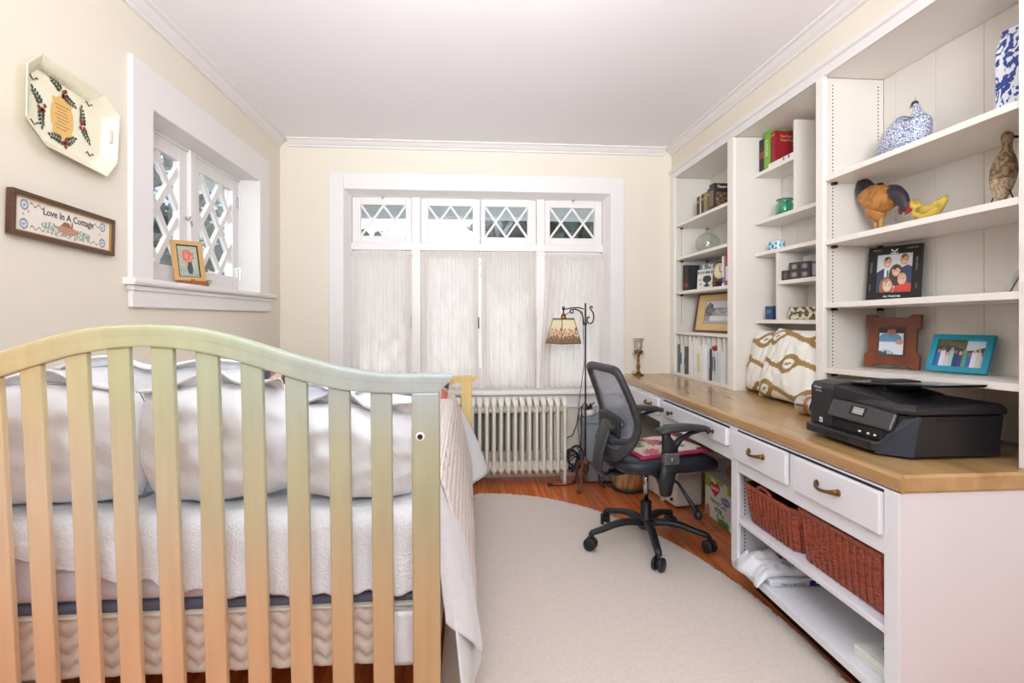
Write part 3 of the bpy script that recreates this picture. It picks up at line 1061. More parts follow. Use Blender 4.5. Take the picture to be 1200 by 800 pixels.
bed = thing('bed', 'wooden bed with an arched slatted headboard nearest the viewer', 'bed', (-.73, 2.4, 0))
TL = .0625
def tilt(b, y0):
    b.v = [Vector((p.x, y0 + p.y + (1.2 - p.z) * TL, p.z)) for p in b.v]
    return b
def arch(prefix, y0, top, bot, mm, do_tilt):
    """rail lofted between a top and a bottom curve (both as (x, z)); ends flared"""
    b = MB()
    n = len(top)
    sec = [(.017, 0), (-.016, 0), (-.0175, .10), (-.0185, .48), (-.0195, .60), (-.0205, .80), (-.020, .93), (-.012, 1.0), (.012, 1.0), (.020, .93), (.0205, .58), (.018, .5)]
    k = len(sec)
    vs, fs = [], []
    for i in range(n):
        (tx, tz), (bx_, bz) = top[i], bot[i]
        for yy, h in sec:
            vs.append((bx_ + (tx - bx_) * h, yy, bz + (tz - bz) * h))
    if True:
        for e in (0, n - 1):
            sgn = -1 if e == 0 else 1
            for j, (yy, h) in enumerate(sec):
                t = min(1, max(0, (h - .3) / .45))
                vs[e * k + j] = (bot[e][0] + sgn * (.034 * t * t * (3 - 2 * t) - (.004 if h > .95 else 0)), yy, vs[e * k + j][2])
    for i in range(n - 1):
        for j in range(k):
            fs.append((i * k + j, i * k + (j + 1) % k, (i + 1) * k + (j + 1) % k, (i + 1) * k + j))
    fs.append(tuple(range(k - 1, -1, -1)))
    fs.append(tuple((n - 1) * k + j for j in range(k)))
    b.add(vs, fs)
    if do_tilt:
        tilt(b, y0)
    else:
        b.v = [Vector((p.x, p.y + y0, p.z)) for p in b.v]
    return b.build('top_rail', mm, hb_, bevel=.0015)

def interp(pts, x):
    for (x0, z0), (x1, z1) in zip(pts, pts[1:]):
        if x0 <= x <= x1:
            t = (x - x0) / (x1 - x0)
            return z0 + (z1 - z0) * t
    return pts[0][1] if x < pts[0][0] else pts[-1][1]
def smooth_curve(pts, xs):
    out = []
    for x in xs:
        out.append(sum(interp(pts, x + d) for d in (-.03, -.015, 0, .015, .03)) / 5)
    return out
R_top = [(-.725, 1.2365), (-.67, 1.2345), (-.62, 1.2305), (-.575, 1.2225), (-.485, 1.197), (-.422, 1.175), (-.33, 1.148), (-.287, 1.1355), (-.203, 1.122), (-.12, 1.120), (-.03, 1.120)]
R_bot = [(-.725, 1.1870), (-.663, 1.1845), (-.566, 1.167), (-.468, 1.136), (-.372, 1.104), (-.322, 1.0905), (-.272, 1.081), (-.179, 1.0745), (-.03, 1.0735)]
def mirror(pts):
    return [(-1.45 - x, z) for x, z in reversed(pts[1:])] + pts
TOPC, BOTC = mirror(R_top), mirror(R_bot)
xs = [-1.384 + (1.318) * i / 60 for i in range(61)]
tz, bz = smooth_curve(TOPC, xs), smooth_curve(BOTC, xs)
hb_ = MB().box(-1.4, -.05, .010, .022, .235, .245)
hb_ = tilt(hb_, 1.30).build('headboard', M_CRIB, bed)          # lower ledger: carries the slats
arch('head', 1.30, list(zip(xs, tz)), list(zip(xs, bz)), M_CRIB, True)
def post(x0, x1, z0, z1, y0, mm, parent, yy=.019, t=True):
    b = MB().box(x0, x1, -yy, yy, z0, z1)
    if t:
        tilt(b, y0)
    else:
        b.v = [Vector((p.x, p.y + y0, p.z)) for p in b.v]
    return b.build('post' if x1 - x0 > .06 else 'slat', mm, parent, bevel=.004)
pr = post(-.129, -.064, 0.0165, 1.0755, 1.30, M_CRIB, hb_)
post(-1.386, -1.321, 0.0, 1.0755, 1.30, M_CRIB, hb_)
for cx, w_ in ((-1.257, .048), (-1.156, .048), (-1.0535, .048), (-.966, .045), (-.8695, .046), (-.780, .047), (-.6865, .048), (-.5895, .049), (-.4925, .049), (-.394, .049), (-.297, .049), (-.2005, .049)):
    z1 = sum(smooth_curve(BOTC, [cx - .02, cx + .02])) / 2 + .006
    b = MB().box(cx - w_ / 2, cx + w_ / 2, -.009, .009, .22, z1)
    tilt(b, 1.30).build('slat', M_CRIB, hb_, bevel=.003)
b = MB().box(-1.321, -.129, -.014, .014, .16, .235)
tilt(b, 1.30).build('bottom_rail', M_CRIB, hb_, bevel=.004)
# bolt with washer in the right post
Mb = Matrix.Translation((-.109, 1.30 + (1.2 - .973) * TL - .019, .973)) @ Matrix.Rotation(PI / 2, 4, 'X')
MB().lathe([(.0105, 0), (.0105, .002), (.007, .003)], n=18, M=Mb).build('washer', M_TRIM, hb_)
MB().lathe([(.0065, .003), (.006, .006), (.003, .006), (.0025, .004)], n=14, M=Mb).build('bolt', M_BRONZE, hb_)
# footboard
fx = [-1.395 + 1.435 * i / 40 for i in range(41)]
fb_t = [.874 for _ in fx]
fb_b = [.832 - .10 * max(0, min(1, (min(x + 1.395, .04 - x) - .10) / .3)) for x in fx]
hb_ = MB().box(-1.38, .03, 3.600, 3.612, .30, .31).build('footboard', M_MAPLE, bed)
arch('foot', 3.60, list(zip(fx, fb_t)), list(zip(fx, fb_b)), M_MAPLE, False)
post(-.036, .032, 0.0165, .834, 3.60, M_MAPLE, hb_, .03, False)
post(-1.392, -1.325, 0, .834, 3.60, M_MAPLE, hb_, .03, False)
for i in range(13):
    cx = -1.253 + i * .0965
    MB().box(cx - .023, cx + .023, 3.592, 3.608, .25, .76).build('slat', M_MAPLE, hb_, bevel=.003)
MB().box(-1.325, -.036, 3.585, 3.615, .18, .26).build('bottom_rail', M_MAPLE, hb_, bevel=.003)
for sx in (-1.395, -.105):
    MB().box(sx, sx + .022, 1.40, 3.57, .22, .355).build('side_rail', M_MAPLE, bed, bevel=.004)
for i in range(8):
    y = 1.55 + i * .265
    MB().box(-1.373, -.105, y, y + .07, .338, .355).build('support_slat', M_MAPLE, bed)

# ------------------------------------------------------------------ mattress and box spring
M_QUILT = mat('champagne_satin_ticking', (226, 210, 196), .38, var=.08, scale=9, sheen=.3)
M_LAV = mat('pale_lavender_sheet', (222, 216, 226), .75, var=.03, bump=.2, bscale=500)
M_BAND = mat('slate_blue_border', (104, 106, 126), .7, var=.06, scale=20)
M_WHITE = mat('white_cotton', (240, 240, 242), .85, var=.02, scale=4, bump=.25, bscale=260)
M_PIPE = mat('cream_piping', (232, 222, 206), .6, var=.03)

def rbox(x0, x1, y0, y1, z0, z1, disp=None, nx=120, nz=20, r=.03):
    """mattress-like body; its near end and right side displaced by disp(s, v)"""
    b = MB()
    per = []
    def side(n, f):
        for i in range(n):
            per.append(f(i / n))
    # around: near end (x0->x1), right side (y0->y1), far end, left side
    side(nx, lambda t: (x0 + (x1 - x0) * t, y0, 0, -1, t * (x1 - x0)))
    side(nx, lambda t: (x1, y0 + (y1 - y0) * t, 1, 0, (x1 - x0) + t * (y1 - y0)))
    side(12, lambda t: (x1 + (x0 - x1) * t, y1, 0, 1, 0))
    side(12, lambda t: (x0, y1 + (y0 - y1) * t, -1, 0, 0))
    n = len(per)
    vs = []
    for j in range(nz + 1):
        v = j / nz
        z = z0 + (z1 - z0) * v
        e = min(v, 1 - v) * (z1 - z0)
        ins = r * (1 - math.sqrt(max(0, 1 - (1 - min(1, e / r)) ** 2)))
        for (x, y, nx_, ny_, s_) in per:
            d = (disp(s_, v) if disp else 0) - ins
            vs.append((x + nx_ * d, y + ny_ * d, z))
    fs = []
    for j in range(nz):
        for i in range(n):
            fs.append((j * n + i, j * n + (i + 1) % n, (j + 1) * n + (i + 1) % n, (j + 1) * n + i))
    fs.append(tuple(range(n - 1, -1, -1)))
    fs.append(tuple(nz * n + i for i in range(n)))
    b.add(vs, fs)
    return b

def quilting(s, v):
    z = v * .155
    zig = abs(((s / .052) % 1) * 2 - 1) * .022
    ph = ((z + zig) / .040) % 1
    puff = math.sin(PI * ph) ** .6 * .011
    return puff - .010 + .003 * mnoise.noise((s * 22, z * 22, 1))
bs = thing('box_spring', 'champagne quilted box spring under the mattress', 'box spring', (-.75, 2.48, .355))
rbox(-1.40, -.10, 1.43, 3.55, .357, .512, quilting, nx=230, nz=34, r=.012).build('quilted_body', M_QUILT, bs, smooth=True)
rbox(-1.402, -.098, 1.427, 3.552, .506, .516, None, 40, 4, .004).build('piping', M_PIPE, bs, smooth=True)
mt = thing('mattress', 'pale lavender covered mattress with a slate border', 'mattress', (-.75, 2.48, .516))
rbox(-1.40, -.10, 1.435, 3.55, .5165, .540, None, 60, 4, .006).build('border', M_BAND, mt, smooth=True)
rbox(-1.40, -.10, 1.428, 3.55, .538, .748, lambda s, v: .004 * mnoise.noise((s * 5, v * 2, 3)), 60, 12, .03).build('body', M_LAV, mt, smooth=True)

# white cover folded over the box spring's near right corner
cw = MB()
cw.grid(lambda u, v: (-.225 + .145 * u + .008 * math.sin(9 * v), 1.410 - .006 * math.sin(PI * u), .372 + .135 * v), 10, 10)
tag(cw.build('folded_sheet_corner', M_WHITE, smooth=True, solid=.006), 'white sheet corner tucked beside the box spring behind the right post', 'sheet')

# ------------------------------------------------------------------ coverlet (near half) and bedspread (far half)
def woven_white(name, col, kind):
    m = bpy.data.materials.new(name)
    m.use_nodes = True
    nt = m.node_tree
    b = nt.nodes['Principled BSDF']
    b.inputs['Base Color'].default_value = lin(col)
    b.inputs['Roughness'].default_value = .88
    tc = nt.nodes.new('ShaderNodeTexCoord')
    if kind == 'ribs':
        w = nt.nodes.new('ShaderNodeTexWave')
        w.bands_direction = 'DIAGONAL'
        w.inputs['Scale'].default_value = 70
        w.inputs['Distortion'].default_value = .6
    elif kind == 'leaf':
        w = nt.nodes.new('ShaderNodeTexNoise')
        w.inputs['Scale'].default_value = 46
        w.inputs['Distortion'].default_value = 3.0
        w.inputs['Detail'].default_value = 1
    else:
        w = nt.nodes.new('ShaderNodeTexWave')
        w.bands_direction = 'X'
        w.inputs['Scale'].default_value = 26
        w.inputs['Distortion'].default_value = 2.5
        w.inputs['Detail'].default_value = 2
    nt.links.new(tc.outputs['Object'], w.inputs['Vector'])
    bp = nt.nodes.new('ShaderNodeBump')
    bp.inputs['Strength'].default_value = {'ribs': .16, 'leaf': .55, 'pucker': .5}[kind]
    bp.inputs['Distance'].default_value = .006
    nt.links.new(w.outputs['Fac'], bp.inputs['Height'])
    nt.links.new(bp.outputs[0], b.inputs['Normal'])
    return m
M_MATEL = woven_white('white_matelasse', (240, 240, 244), 'leaf')
M_RIB = woven_white('white_ribbed_cotton', (240, 240, 244), 'ribs')
M_SEER = woven_white('blush_seersucker', (238, 228, 222), 'pucker')

ZT = .758
def wrinkle(x, y, a=.006, s=7):
    return a * mnoise.noise((x * s, y * s, 2.2)) + a * .5 * mnoise.noise((x * s * 2.7, y * s * 2.7, 5.1))
hem_pts = [(-1.45, .700), (-1.25, .690), (-1.07, .664), (-.95, .635), (-.77, .600), (-.63, .566), (-.4, .556), (-.17, .556), (-.05, .55)]
CY1 = 1.80
cv = MB()
EX = -.095                                  # right mattress edge
def front_flap(u, v):
    x = -1.392 + (EX + 1.392) * u
    hz = interp(hem_pts, x) + .006 * math.sin(x * 46) + .003 * math.sin(x * 120)
    z = ZT - .045 - (ZT - .045 - hz) * v
    y = 1.412 + min(1, v * 4) * (-.004 + .008 * mnoise.noise((x * 14, z * 10, 0)) + .005 * v * math.sin(x * 38))
    return (x, y, z)
cv.grid(front_flap, 130, 22)
def top_part(u, v):
    x = -1.392 + (EX + 1.392) * u
    if v < .16:
        t = v / .16 * PI / 2
        y, z = 1.412 + .045 * (1 - math.cos(t)), ZT - .045 * (1 - math.sin(t))
    else:
        y = 1.457 + (CY1 - 1.457) * (v - .16) / .84
        z = ZT + wrinkle(x, y, .006) * min(1, (v - .16) * 8)
    return (x, y, z)
cv.grid(top_part, 130, 50)
def flare(z):
    return interp([(.0, .150), (.27, .132), (.41, .112), (.50, .096), (.58, .074), (.66, .044), (.73, .014), (.76, 0)], z)
CY1 = 1.80
def side_flap(u, v):
    y = 1.412 + (CY1 - 1.412) * u
    hz = interp([(1.41, .47), (1.46, .42), (1.60, .275), (1.66, .24), (1.81, .22)], y)
    z = ZT - (ZT - hz) * v
    k = min(1, (y - 1.39) / .17)
    k = .32 + .68 * k * k * (3 - 2 * k)
    x = EX + flare(z) * k + .007 * math.sin(y * 26 + 3 * v) * v + .004 * mnoise.noise((y * 15, z * 9, 3))
    return (x, y, z)
cv.grid(side_flap, 60, 30)
tag(cv.build('coverlet', M_MATEL, smooth=True, solid=.005), 'white embossed coverlet with a scalloped hem behind the headboard slats', 'coverlet')

sh = MB()
def under_sheet(u, v):
    y = 1.46 + .32 * u
    z = .50 - .36 * v
    x = -.085 + flare(z) * (.55 + .38 * u) + .004 * math.sin(y * 20 + v * 3)
    return (x, y, z)
sh.grid(under_sheet, 20, 20)
tag(sh.build('hanging_sheet', M_WHITE, smooth=True, solid=.004), 'plain white sheet hanging below the coverlet at the near bed corner', 'sheet')

sp_ = MB()
def spread(u, v):
    y = 1.70 + (3.52 - 1.70) * u
    L = 1.30
    drop = ZT + .012 - .21
    s_ = v * (L + drop)
    if s_ < L:
        x = -1.392 + s_
        z = ZT + .012 + wrinkle(x, y, .008, 5)
        e = L - s_
        if e < .05:
            z -= .012 * (1 - e / .05) ** 2
        return (x, y, z)
    d = (s_ - L) / drop
    x = EX + .010 + .108 * min(1, d * 1.35) ** .8 + .006 * math.sin(y * 13 + 2 * d) * d + .004 * math.sin(y * 40)
    z = ZT - drop * d ** 1.15
    if d < .1:
        z += .006 * (1 - d / .1)
    return (x, y, z + .008 * math.sin(y * 21) * d)
sp_.grid(spread, 110, 100)
tag(sp_.build('bedspread', M_SEER, smooth=True, solid=.006), 'blush cream puckered bedspread covering the far half of the bed', 'bedspread')
fs_ = MB()
def far_sheet(u, v):
    y = 3.28 + .27 * u
    z = .73 - (.50 - .03 * u) * v
    x = -.085 + (.095 + .135 * u) * v ** .8 + .010 * math.sin(u * 7 + v * 3) * v
    return (x, y, z)
fs_.grid(far_sheet, 24, 24)
tag(fs_.build('draped_sheet', M_WHITE, smooth=True, solid=.005), 'white sheet corner flaring out at the foot of the bed by the radiator', 'sheet')

# ------------------------------------------------------------------ pillows
def pillow_mesh(w, h, t, seed, flange=.0, n=44, rnd_c=0.0):
    """front and back of a plump pillow in local x (w), z (h), y (thickness)"""
    rnd = random.Random(seed)
    ox = rnd.uniform(0, 50)
    b = MB()
    for sgn in (-1, 1):
        def fn(u, v):
            a, c = 2 * u - 1, 2 * v - 1
            pin = 1 - .06 * (1 - abs(a) ** 2) * abs(c) ** 3 * 0
            x = a * w / 2 * (1 - .05 * (1 - c * c) * abs(a) ** 2 * -0.6)
            z = c * h / 2
            x *= 1 - .05 * (c * c) * (1 - abs(a)) * 0
            x *= 1 - .045 * (1 - abs(c)) ** 0 * (1 - c * c) * abs(a) ** 6
            z *= 1 - .060 * (1 - a * a) * abs(c) ** 6
            x *= math.sqrt(1 - rnd_c * c * c)
            z *= math.sqrt(1 - rnd_c * a * a)
            f = max(0, (1 - abs(a) ** 3.2)) * max(0, (1 - abs(c) ** 3.2))
            th = t / 2 * f ** .55
            wr = (mnoise.noise((a * 2.2 + ox, c * 2.2, 1)) * .10 + mnoise.noise((a * 6 + ox, c * 3.5, 4)) * .06) * t * f ** .4
            return (x, sgn * (th + wr + .002), z)
        b.grid(fn, n, n)
    return b
def pillow(label, loc, w, h, t, seed, rx=0.0, rz=0.0, ry=0.0, m=None, group='bed pillows', flange=True):
    p = thing('pillow', label, 'pillow', (0, 0, 0), group=group)
    pillow_mesh(w, h, t, seed, rnd_c=.26).build('pillow_body', m or M_RIB, p, smooth=True)
    if flange:
        b = MB()
        def fl_(u, v):
            a = 2 * u - 1
            y = .012 * math.sin(a * 9 + seed) + .018 * math.sin(a * 3 + seed)
            return (a * w * .42, y - .035 * v ** 2, h / 2 * (.93 - .10 * a * a) + .055 * v * (1 + .3 * math.sin(a * 5 + seed)) - .03 * v * v)
        b.grid(fl_, 30, 6)
        b.build('flange', m or M_RIB, p, smooth=True, solid=.006)
    p.location = loc
    p.rotation_euler = (rx, ry, rz)
    return p
pillow('white ribbed pillow standing farthest left behind the slats', (-1.115, 1.530, .925), .58, .33, .19, 1, rx=.10, ry=.03)
pillow('white ribbed pillow standing in the middle behind the slats', (-.650, 1.530, .922), .42, .33, .19, 2, rx=.12, ry=-.05)
pillow('rumpled white pillow standing at the right behind the headboard post', (-.305, 1.525, .893), .38, .27, .18, 3, rx=.14, ry=.07)
pillow('white pillow of the second row, tilted behind the left pillow', (-.93, 1.73, .945), .64, .36, .13, 4, rx=.2, ry=.0)
pillow('white pillow of the second row at right, top corner poking out', (-.36, 1.73, .90), .46, .28, .13, 5, rx=.2, ry=.05)

def patch_fn(n, seed):
    rnd = random.Random(seed)
    cols = [(70, 74, 92), (150, 82, 60), (196, 160, 120), (92, 60, 70), (120, 132, 140), (60, 84, 96), (178, 96, 88), (210, 196, 176)]
    tab = {}
    def fn(u, v):
        k = (int(u * 6), int(v * 6), u * 6 % 1 > v * 6 % 1)
        if k not in tab:
            tab[k] = rnd.choice(cols)
        return tab[k]
    return fn
def patch_cushion(label, loc, rz, seed, rx=-.45):
    p = thing('cushion', label, 'cushion', (0, 0, 0), group='patchwork cushions')
    n = 44
    o = pillow_mesh(.36, .22, .11, seed, n=n).build('cushion_cover', print_mat('patchwork_cloth', .85, .3), p, smooth=True)
    f = patch_fn(n, seed)
    me = o.data
    colour_mesh(o, lambda i: f(me.vertices[i].co.x / .42 + .5, me.vertices[i].co.z / .38 + .5))
    p.location = loc
    p.rotation_euler = (rx, 0, rz)
patch_cushion('dark patchwork cushion against the footboard, towards the left wall', (-1.00, 3.30, .885), .1, 11)
patch_cushion('dark patchwork cushion against the footboard, near the bed edge', (-.285, 3.34, .835), -.1, 14, -1.0)

# ------------------------------------------------------------------ rug
M_RUG = mat('beige_wool_pile', (232, 218, 207), .95, var=.13, scale=60, bump=1.0, bscale=230, sheen=.2)
RC = (.10, 1.95)
def rug_r(a):
    rx = 1.18 if math.cos(a) > 0 else .19
    return Vector((RC[0] + rx * math.cos(a), RC[1] + 1.888 * math.sin(a), 0))
rg = thing('rug', 'large oval cream beige wool rug with a shaggy fringe', 'rug', (RC[0], RC[1], 0))
b = MB()
NR = 160
rings = [(0.0, .016), (.25, .016), (.5, .016), (.75, .016), (.93, .016), (.985, .014), (1.0, .004), (1.0, .0005)]
for (q, z) in rings:
    for k in range(NR):
        p = rug_r(2 * PI * k / NR)
        b.v.append(Vector((RC[0] + (p.x - RC[0]) * q, RC[1] + (p.y - RC[1]) * q, z)))
for i in range(len(rings) - 1):
    for k in range(NR):
        b.f.append((i * NR + k, i * NR + (k + 1) % NR, (i + 1) * NR + (k + 1) % NR, (i + 1) * NR + k))
b.build('pile', M_RUG, rg)
rnd = random.Random(5)
b = MB()
for k in range(7000):
    a = rnd.uniform(-PI / 2 - .2, PI / 2 + .25)
    p = rug_r(a)
    t = (rug_r(a + .01) - rug_r(a - .01)).normalized()
    nrm = Vector((t.y, -t.x, 0))
    L = rnd.uniform(.012, .042)
    d = (nrm + t * rnd.uniform(-.9, .9)).normalized()
    w_ = t * rnd.uniform(.0025, .005)
    p0 = p - nrm * .02 + Vector((0, 0, .012))
    p1 = p + d * L * .5 + Vector((0, 0, rnd.uniform(.008, .018)))
    p2 = p + d * L + Vector((0, 0, .002))
    b.add([p0 - w_, p0 + w_, p1 + w_ * .8, p1 - w_ * .8, p2 + w_ * .2, p2 - w_ * .2], [(0, 1, 2, 3), (3, 2, 4, 5)])
b.build('fringe', M_RUG, rg, kind='stuff')

# ------------------------------------------------------------------ radiator
M_RAD = mat('cream_radiator_enamel', (236, 230, 216), .38, var=.02)
rd = thing('radiator', 'cream cast iron column radiator under the big window', 'radiator', (.25, 4.14, 0))
SPC = .0535
def rad_section(x, end):
    b = MB()
    for y in (4.075, 4.195):
        z0 = 0.0 if end else .085
        b.loft([(x, y, z0), (x, y, z0 + .03), (x, y, .30), (x, y, .57), (x, y, .595)], [(.015, .019), (.0155, .021), (.0138, .020), (.0138, .020), (.019, .022)] if not end else [(.013, .016), (.014, .018), (.0142, .020), (.0142, .020), (.019, .022)], n=12, up=(0, 1, 0))
    b.loft([(x, 4.055, .585), (x, 4.075, .615), (x, 4.135, .635), (x, 4.195, .615), (x, 4.215, .585)], [(.016, .012), (.022, .018), (.024, .020), (.022, .018), (.016, .012)], n=12)
    b.loft([(x, 4.07, .13), (x, 4.135, .10), (x, 4.20, .13)], [(.024, .03), (.024, .022), (.024, .03)], n=12)
    b.loft([(x - .027, 4.135, .56), (x + .027, 4.135, .56)], [(.03, .03), (.03, .03)], n=12)
    b.loft([(x - .027, 4.135, .14), (x + .027, 4.135, .14)], [(.03, .03), (.03, .03)], n=12)
    b.build('section', M_RAD, rd, smooth=True)
for i in range(18):
    rad_section(.738 - i * SPC, i in (0, 17))
MB().cyl((.765, 4.135, .14), (.80, 4.135, .14), .018).build('end_plug', M_RAD, rd, smooth=True)

tag(box('wall_shade_sheet', mat('grey_shade_tone', (128, 124, 122), .6, var=.05), -.30, .735, 4.272, 4.2815, .215, .535), 'added grey sheet for the shade on the wall behind the radiator', 'panel')  # added sheet; its grey stands for the shade behind the radiator
# ------------------------------------------------------------------ office chair
M_FRAME = mat('charcoal_plastic', (52, 52, 56), .45, var=.06, bump=.1, bscale=300)
M_LEATH = mat('navy_black_leather', (34, 38, 48), .42, var=.08, bump=.2, bscale=160)
M_PLATE = mat('brushed_silver_plate', (128, 128, 132), .35, metal=.7, var=.05)
def net_mat():
    m = bpy.data.materials.new('grey_mesh_fabric')
    m.use_nodes = True
    nt = m.node_tree
    nt.nodes.clear()
    o = nt.nodes.new('ShaderNodeOutputMaterial')
    d = nt.nodes.new('ShaderNodeBsdfDiffuse')
    t = nt.nodes.new('ShaderNodeBsdfTransparent')
    tc = nt.nodes.new('ShaderNodeTexCoord')
    n = nt.nodes.new('ShaderNodeTexNoise')
    n.inputs['Scale'].default_value = 90
    nt.links.new(tc.outputs['Object'], n.inputs['Vector'])
    r = nt.nodes.new('ShaderNodeValToRGB')
    r.color_ramp.elements[0].color = lin((120, 122, 136))
    r.color_ramp.elements[1].color = lin((176, 178, 192))
    nt.links.new(n.outputs['Fac'], r.inputs[0])
    nt.links.new(r.outputs[0], d.inputs['Color'])
    mx = nt.nodes.new('ShaderNodeMixShader')
    mx.inputs[0].default_value = .28
    nt.links.new(d.outputs[0], mx.inputs[1])
    nt.links.new(t.outputs[0], mx.inputs[2])
    nt.links.new(mx.outputs[0], o.inputs['Surface'])
    return m
M_NET = net_mat()
CC = Vector((.980, 2.925, 0))
CH = math.radians(9.5)
cM = Matrix.Translation(CC) @ rotz(CH)
ZR = .017
ch = thing('office_chair', 'black office chair with a grey mesh back, swivel base and castors', 'chair', tuple(CC))
hub = MB().lathe([(.040, .085), (.046, .10), (.046, .13), (.034, .145), (.030, .15), (.030, .235), (.024, .238)], (CC.x, CC.y, ZR), 20)
hub.build('base_hub', M_BLACK, ch, smooth=True, bevel=.002)
for a in (190, 262, 334, 46, 118):
    t = math.radians(a)
    d = Vector((math.cos(t), math.sin(t), 0))
    s_ = Vector((-d.y, d.x, 0))
    pts, rad = [], []
    for i in range(11):
        q = i / 10
        r = .03 + .285 * q
        z = .120 + .012 * math.sin(PI * min(1, q * 1.3)) - .030 * q ** 2.5
        pts.append(CC + d * r + Vector((0, 0, z + ZR)))
        rad.append((.027 - .009 * q, .019 - .005 * q))
    pts.append(CC + d * .330 + Vector((0, 0, .075 + ZR)))
    rad.append((.016, .012))
    lg = MB().loft(pts, rad, n=10, power=2.8).build('base_leg', M_BLACK, ch, smooth=True)
    cc = CC + d * .327 + Vector((0, 0, .034 + ZR))
    ax = (s_ * .75 + d * .66).normalized()
    ca = MB()
    MM = Matrix.Translation(cc)
    for sg in (-1, 1):
        c0 = cc + ax * (sg * .010)
        c1 = cc + ax * (sg * .028)
        ca.loft([c0, c0 + ax * sg * .004, c1 - ax * sg * .005, c1], [(.030, .030), (.034, .034), (.034, .034), (.026, .026)], n=18)
    ca.cyl(cc - ax * .012, cc + ax * .012, .018, n=12)
    ca.cyl(cc, cc + Vector((0, 0, .05)), .010, n=10)
    ca.build('castor', M_BLACK, lg, smooth=True)
MB().cyl((CC.x, CC.y, .25), (CC.x, CC.y, .44), .0135, n=16).build('gas_lift', M_CHROME, ch, smooth=True)
me = MB().box(-.12, .14, -.10, .10, .425, .455, M=cM).box(-.05, .05, -.22, .22, .432, .452, M=cM)
me.build('seat_mechanism', M_BLACK, ch, bevel=.006)
lv = MB().loft([(.05, -.08, .43), (.09, -.18, .39), (.125, -.25, .30), (.135, -.268, .27)], [(.008, .008), (.008, .008), (.012, .011), (.017, .016)], n=10, M=cM)
lv.sphere((.142, -.28, .255), (.021, .021, .024), 12, 8, M=cM)
lv.build('lever', M_BLACK, ch, smooth=True)
# seat
def seat_pt(u, v):
    th, ph = 2 * PI * u, PI * (v - .5)
    def sp(c, e):
        return math.copysign(abs(c) ** e, c)
    x = .285 * sp(math.cos(th), .42) * sp(math.cos(ph), .35)
    y = .245 * sp(math.sin(th), .42) * sp(math.cos(ph), .35)
    z = .048 * sp(math.sin(ph), .75)
    if x > .14:
        z -= .55 * (x - .14) ** 2 * 2.2
    z += .010 * (y / .245) ** 2 - .006
    return cM @ Vector((x + .055, y, .492 + z))
MB().grid(seat_pt, 64, 26).build('seat', M_LEATH, ch, smooth=True)
# back frame: a rounded hoop
def bx_of(z):
    return interp([(.50, -.240), (.53, -.232), (.58, -.205), (.63, -.172), (.69, -.158), (.74, -.164), (.82, -.190), (.93, -.236), (1.0, -.268)], z)
half = [(0, .468), (.07, .470), (.13, .485), (.178, .53), (.205, .60), (.220, .68), (.216, .77), (.206, .86), (.196, .945), (.186, .985), (.150, .998), (.07, 1.0), (0, .998)]
loop = half + [(-y, z) for y, z in reversed(half[1:-1])]
def sm(loop, k=2):
    for _ in range(k):
        out = []
        n = len(loop)
        for i in range(n):
            p, q = loop[i], loop[(i + 1) % n]
            out += [(p[0] * .75 + q[0] * .25, p[1] * .75 + q[1] * .25), (p[0] * .25 + q[0] * .75, p[1] * .25 + q[1] * .75)]
        loop = out
    return loop
zq = lambda z: .528 + (z - .468) * (.988 - .528) / (.998 - .468)
half = [(y, zq(z)) for y, z in half]
loop = sm([(y, zq(z)) for y, z in loop], 2)
pts = [(bx_of(z), y, z) for y, z in loop]
rad = [(.020 if z > .55 else .028, .017) for y, z in loop]
rad = [(.022 + .012 * max(0, (.66 - z) / .13), .017) for y, z in loop]
bf = MB().loft(pts, rad, n=10, up=(1, 0, 0), power=2.6, M=cM, closed=True)
bf.build('back_frame', M_FRAME, ch, smooth=True)
def mesh_pt(u, v):
    z = .535 + (.980 - .535) * v
    wd = interp([(z_, y_) for y_, z_ in half[1:]] , z) if False else interp(sorted((z_, y_) for y_, z_ in half), z)
    a = 2 * u - 1
    return cM @ Vector((bx_of(z) - .028 * (1 - a * a) * math.sin(PI * v), a * wd, z))
MB().grid(mesh_pt, 24, 30).build('mesh_back', M_NET, ch, smooth=True)
spn = MB().loft([(-.02, 0, .440), (-.20, 0, .420), (-.262, 0, .418), (-.290, 0, .450), (-.278, 0, .54), (-.250, 0, .63), (-.226, 0, .70), (-.214, 0, .72)], [(.05, .010), (.05, .012), (.052, .014), (.055, .015), (.055, .015), (.060, .014), (.055, .012), (.04, .006)], n=10, up=(1, 0, 0), power=3, M=cM)
for sg in (-1, 1):
    spn.loft([(-.246, sg * .03, .605), (-.235, sg * .11, .612), (-.194, sg * .18, .625), (-.168, sg * .210, .645)], [(.02, .010), (.016, .009), (.015, .008), (.02, .008)], n=8, up=(1, 0, 0), M=cM)
    spn.loft([(-.246, sg * .03, .655), (-.226, sg * .09, .68), (-.200, sg * .13, .71)], [(.016, .008), (.013, .007), (.02, .006)], n=8, up=(1, 0, 0), M=cM)
spn.build('back_spine', M_FRAME, ch, smooth=True)
MB().grid(lambda u, v: cM @ Vector((-.218 - .010 * math.sin(PI * u) + .0, -.13 + .26 * u, .625 + .11 * v + .02 * math.sin(PI * u))), 14, 6).build('lumbar_pad', M_BLACK, ch, smooth=True, solid=.012)
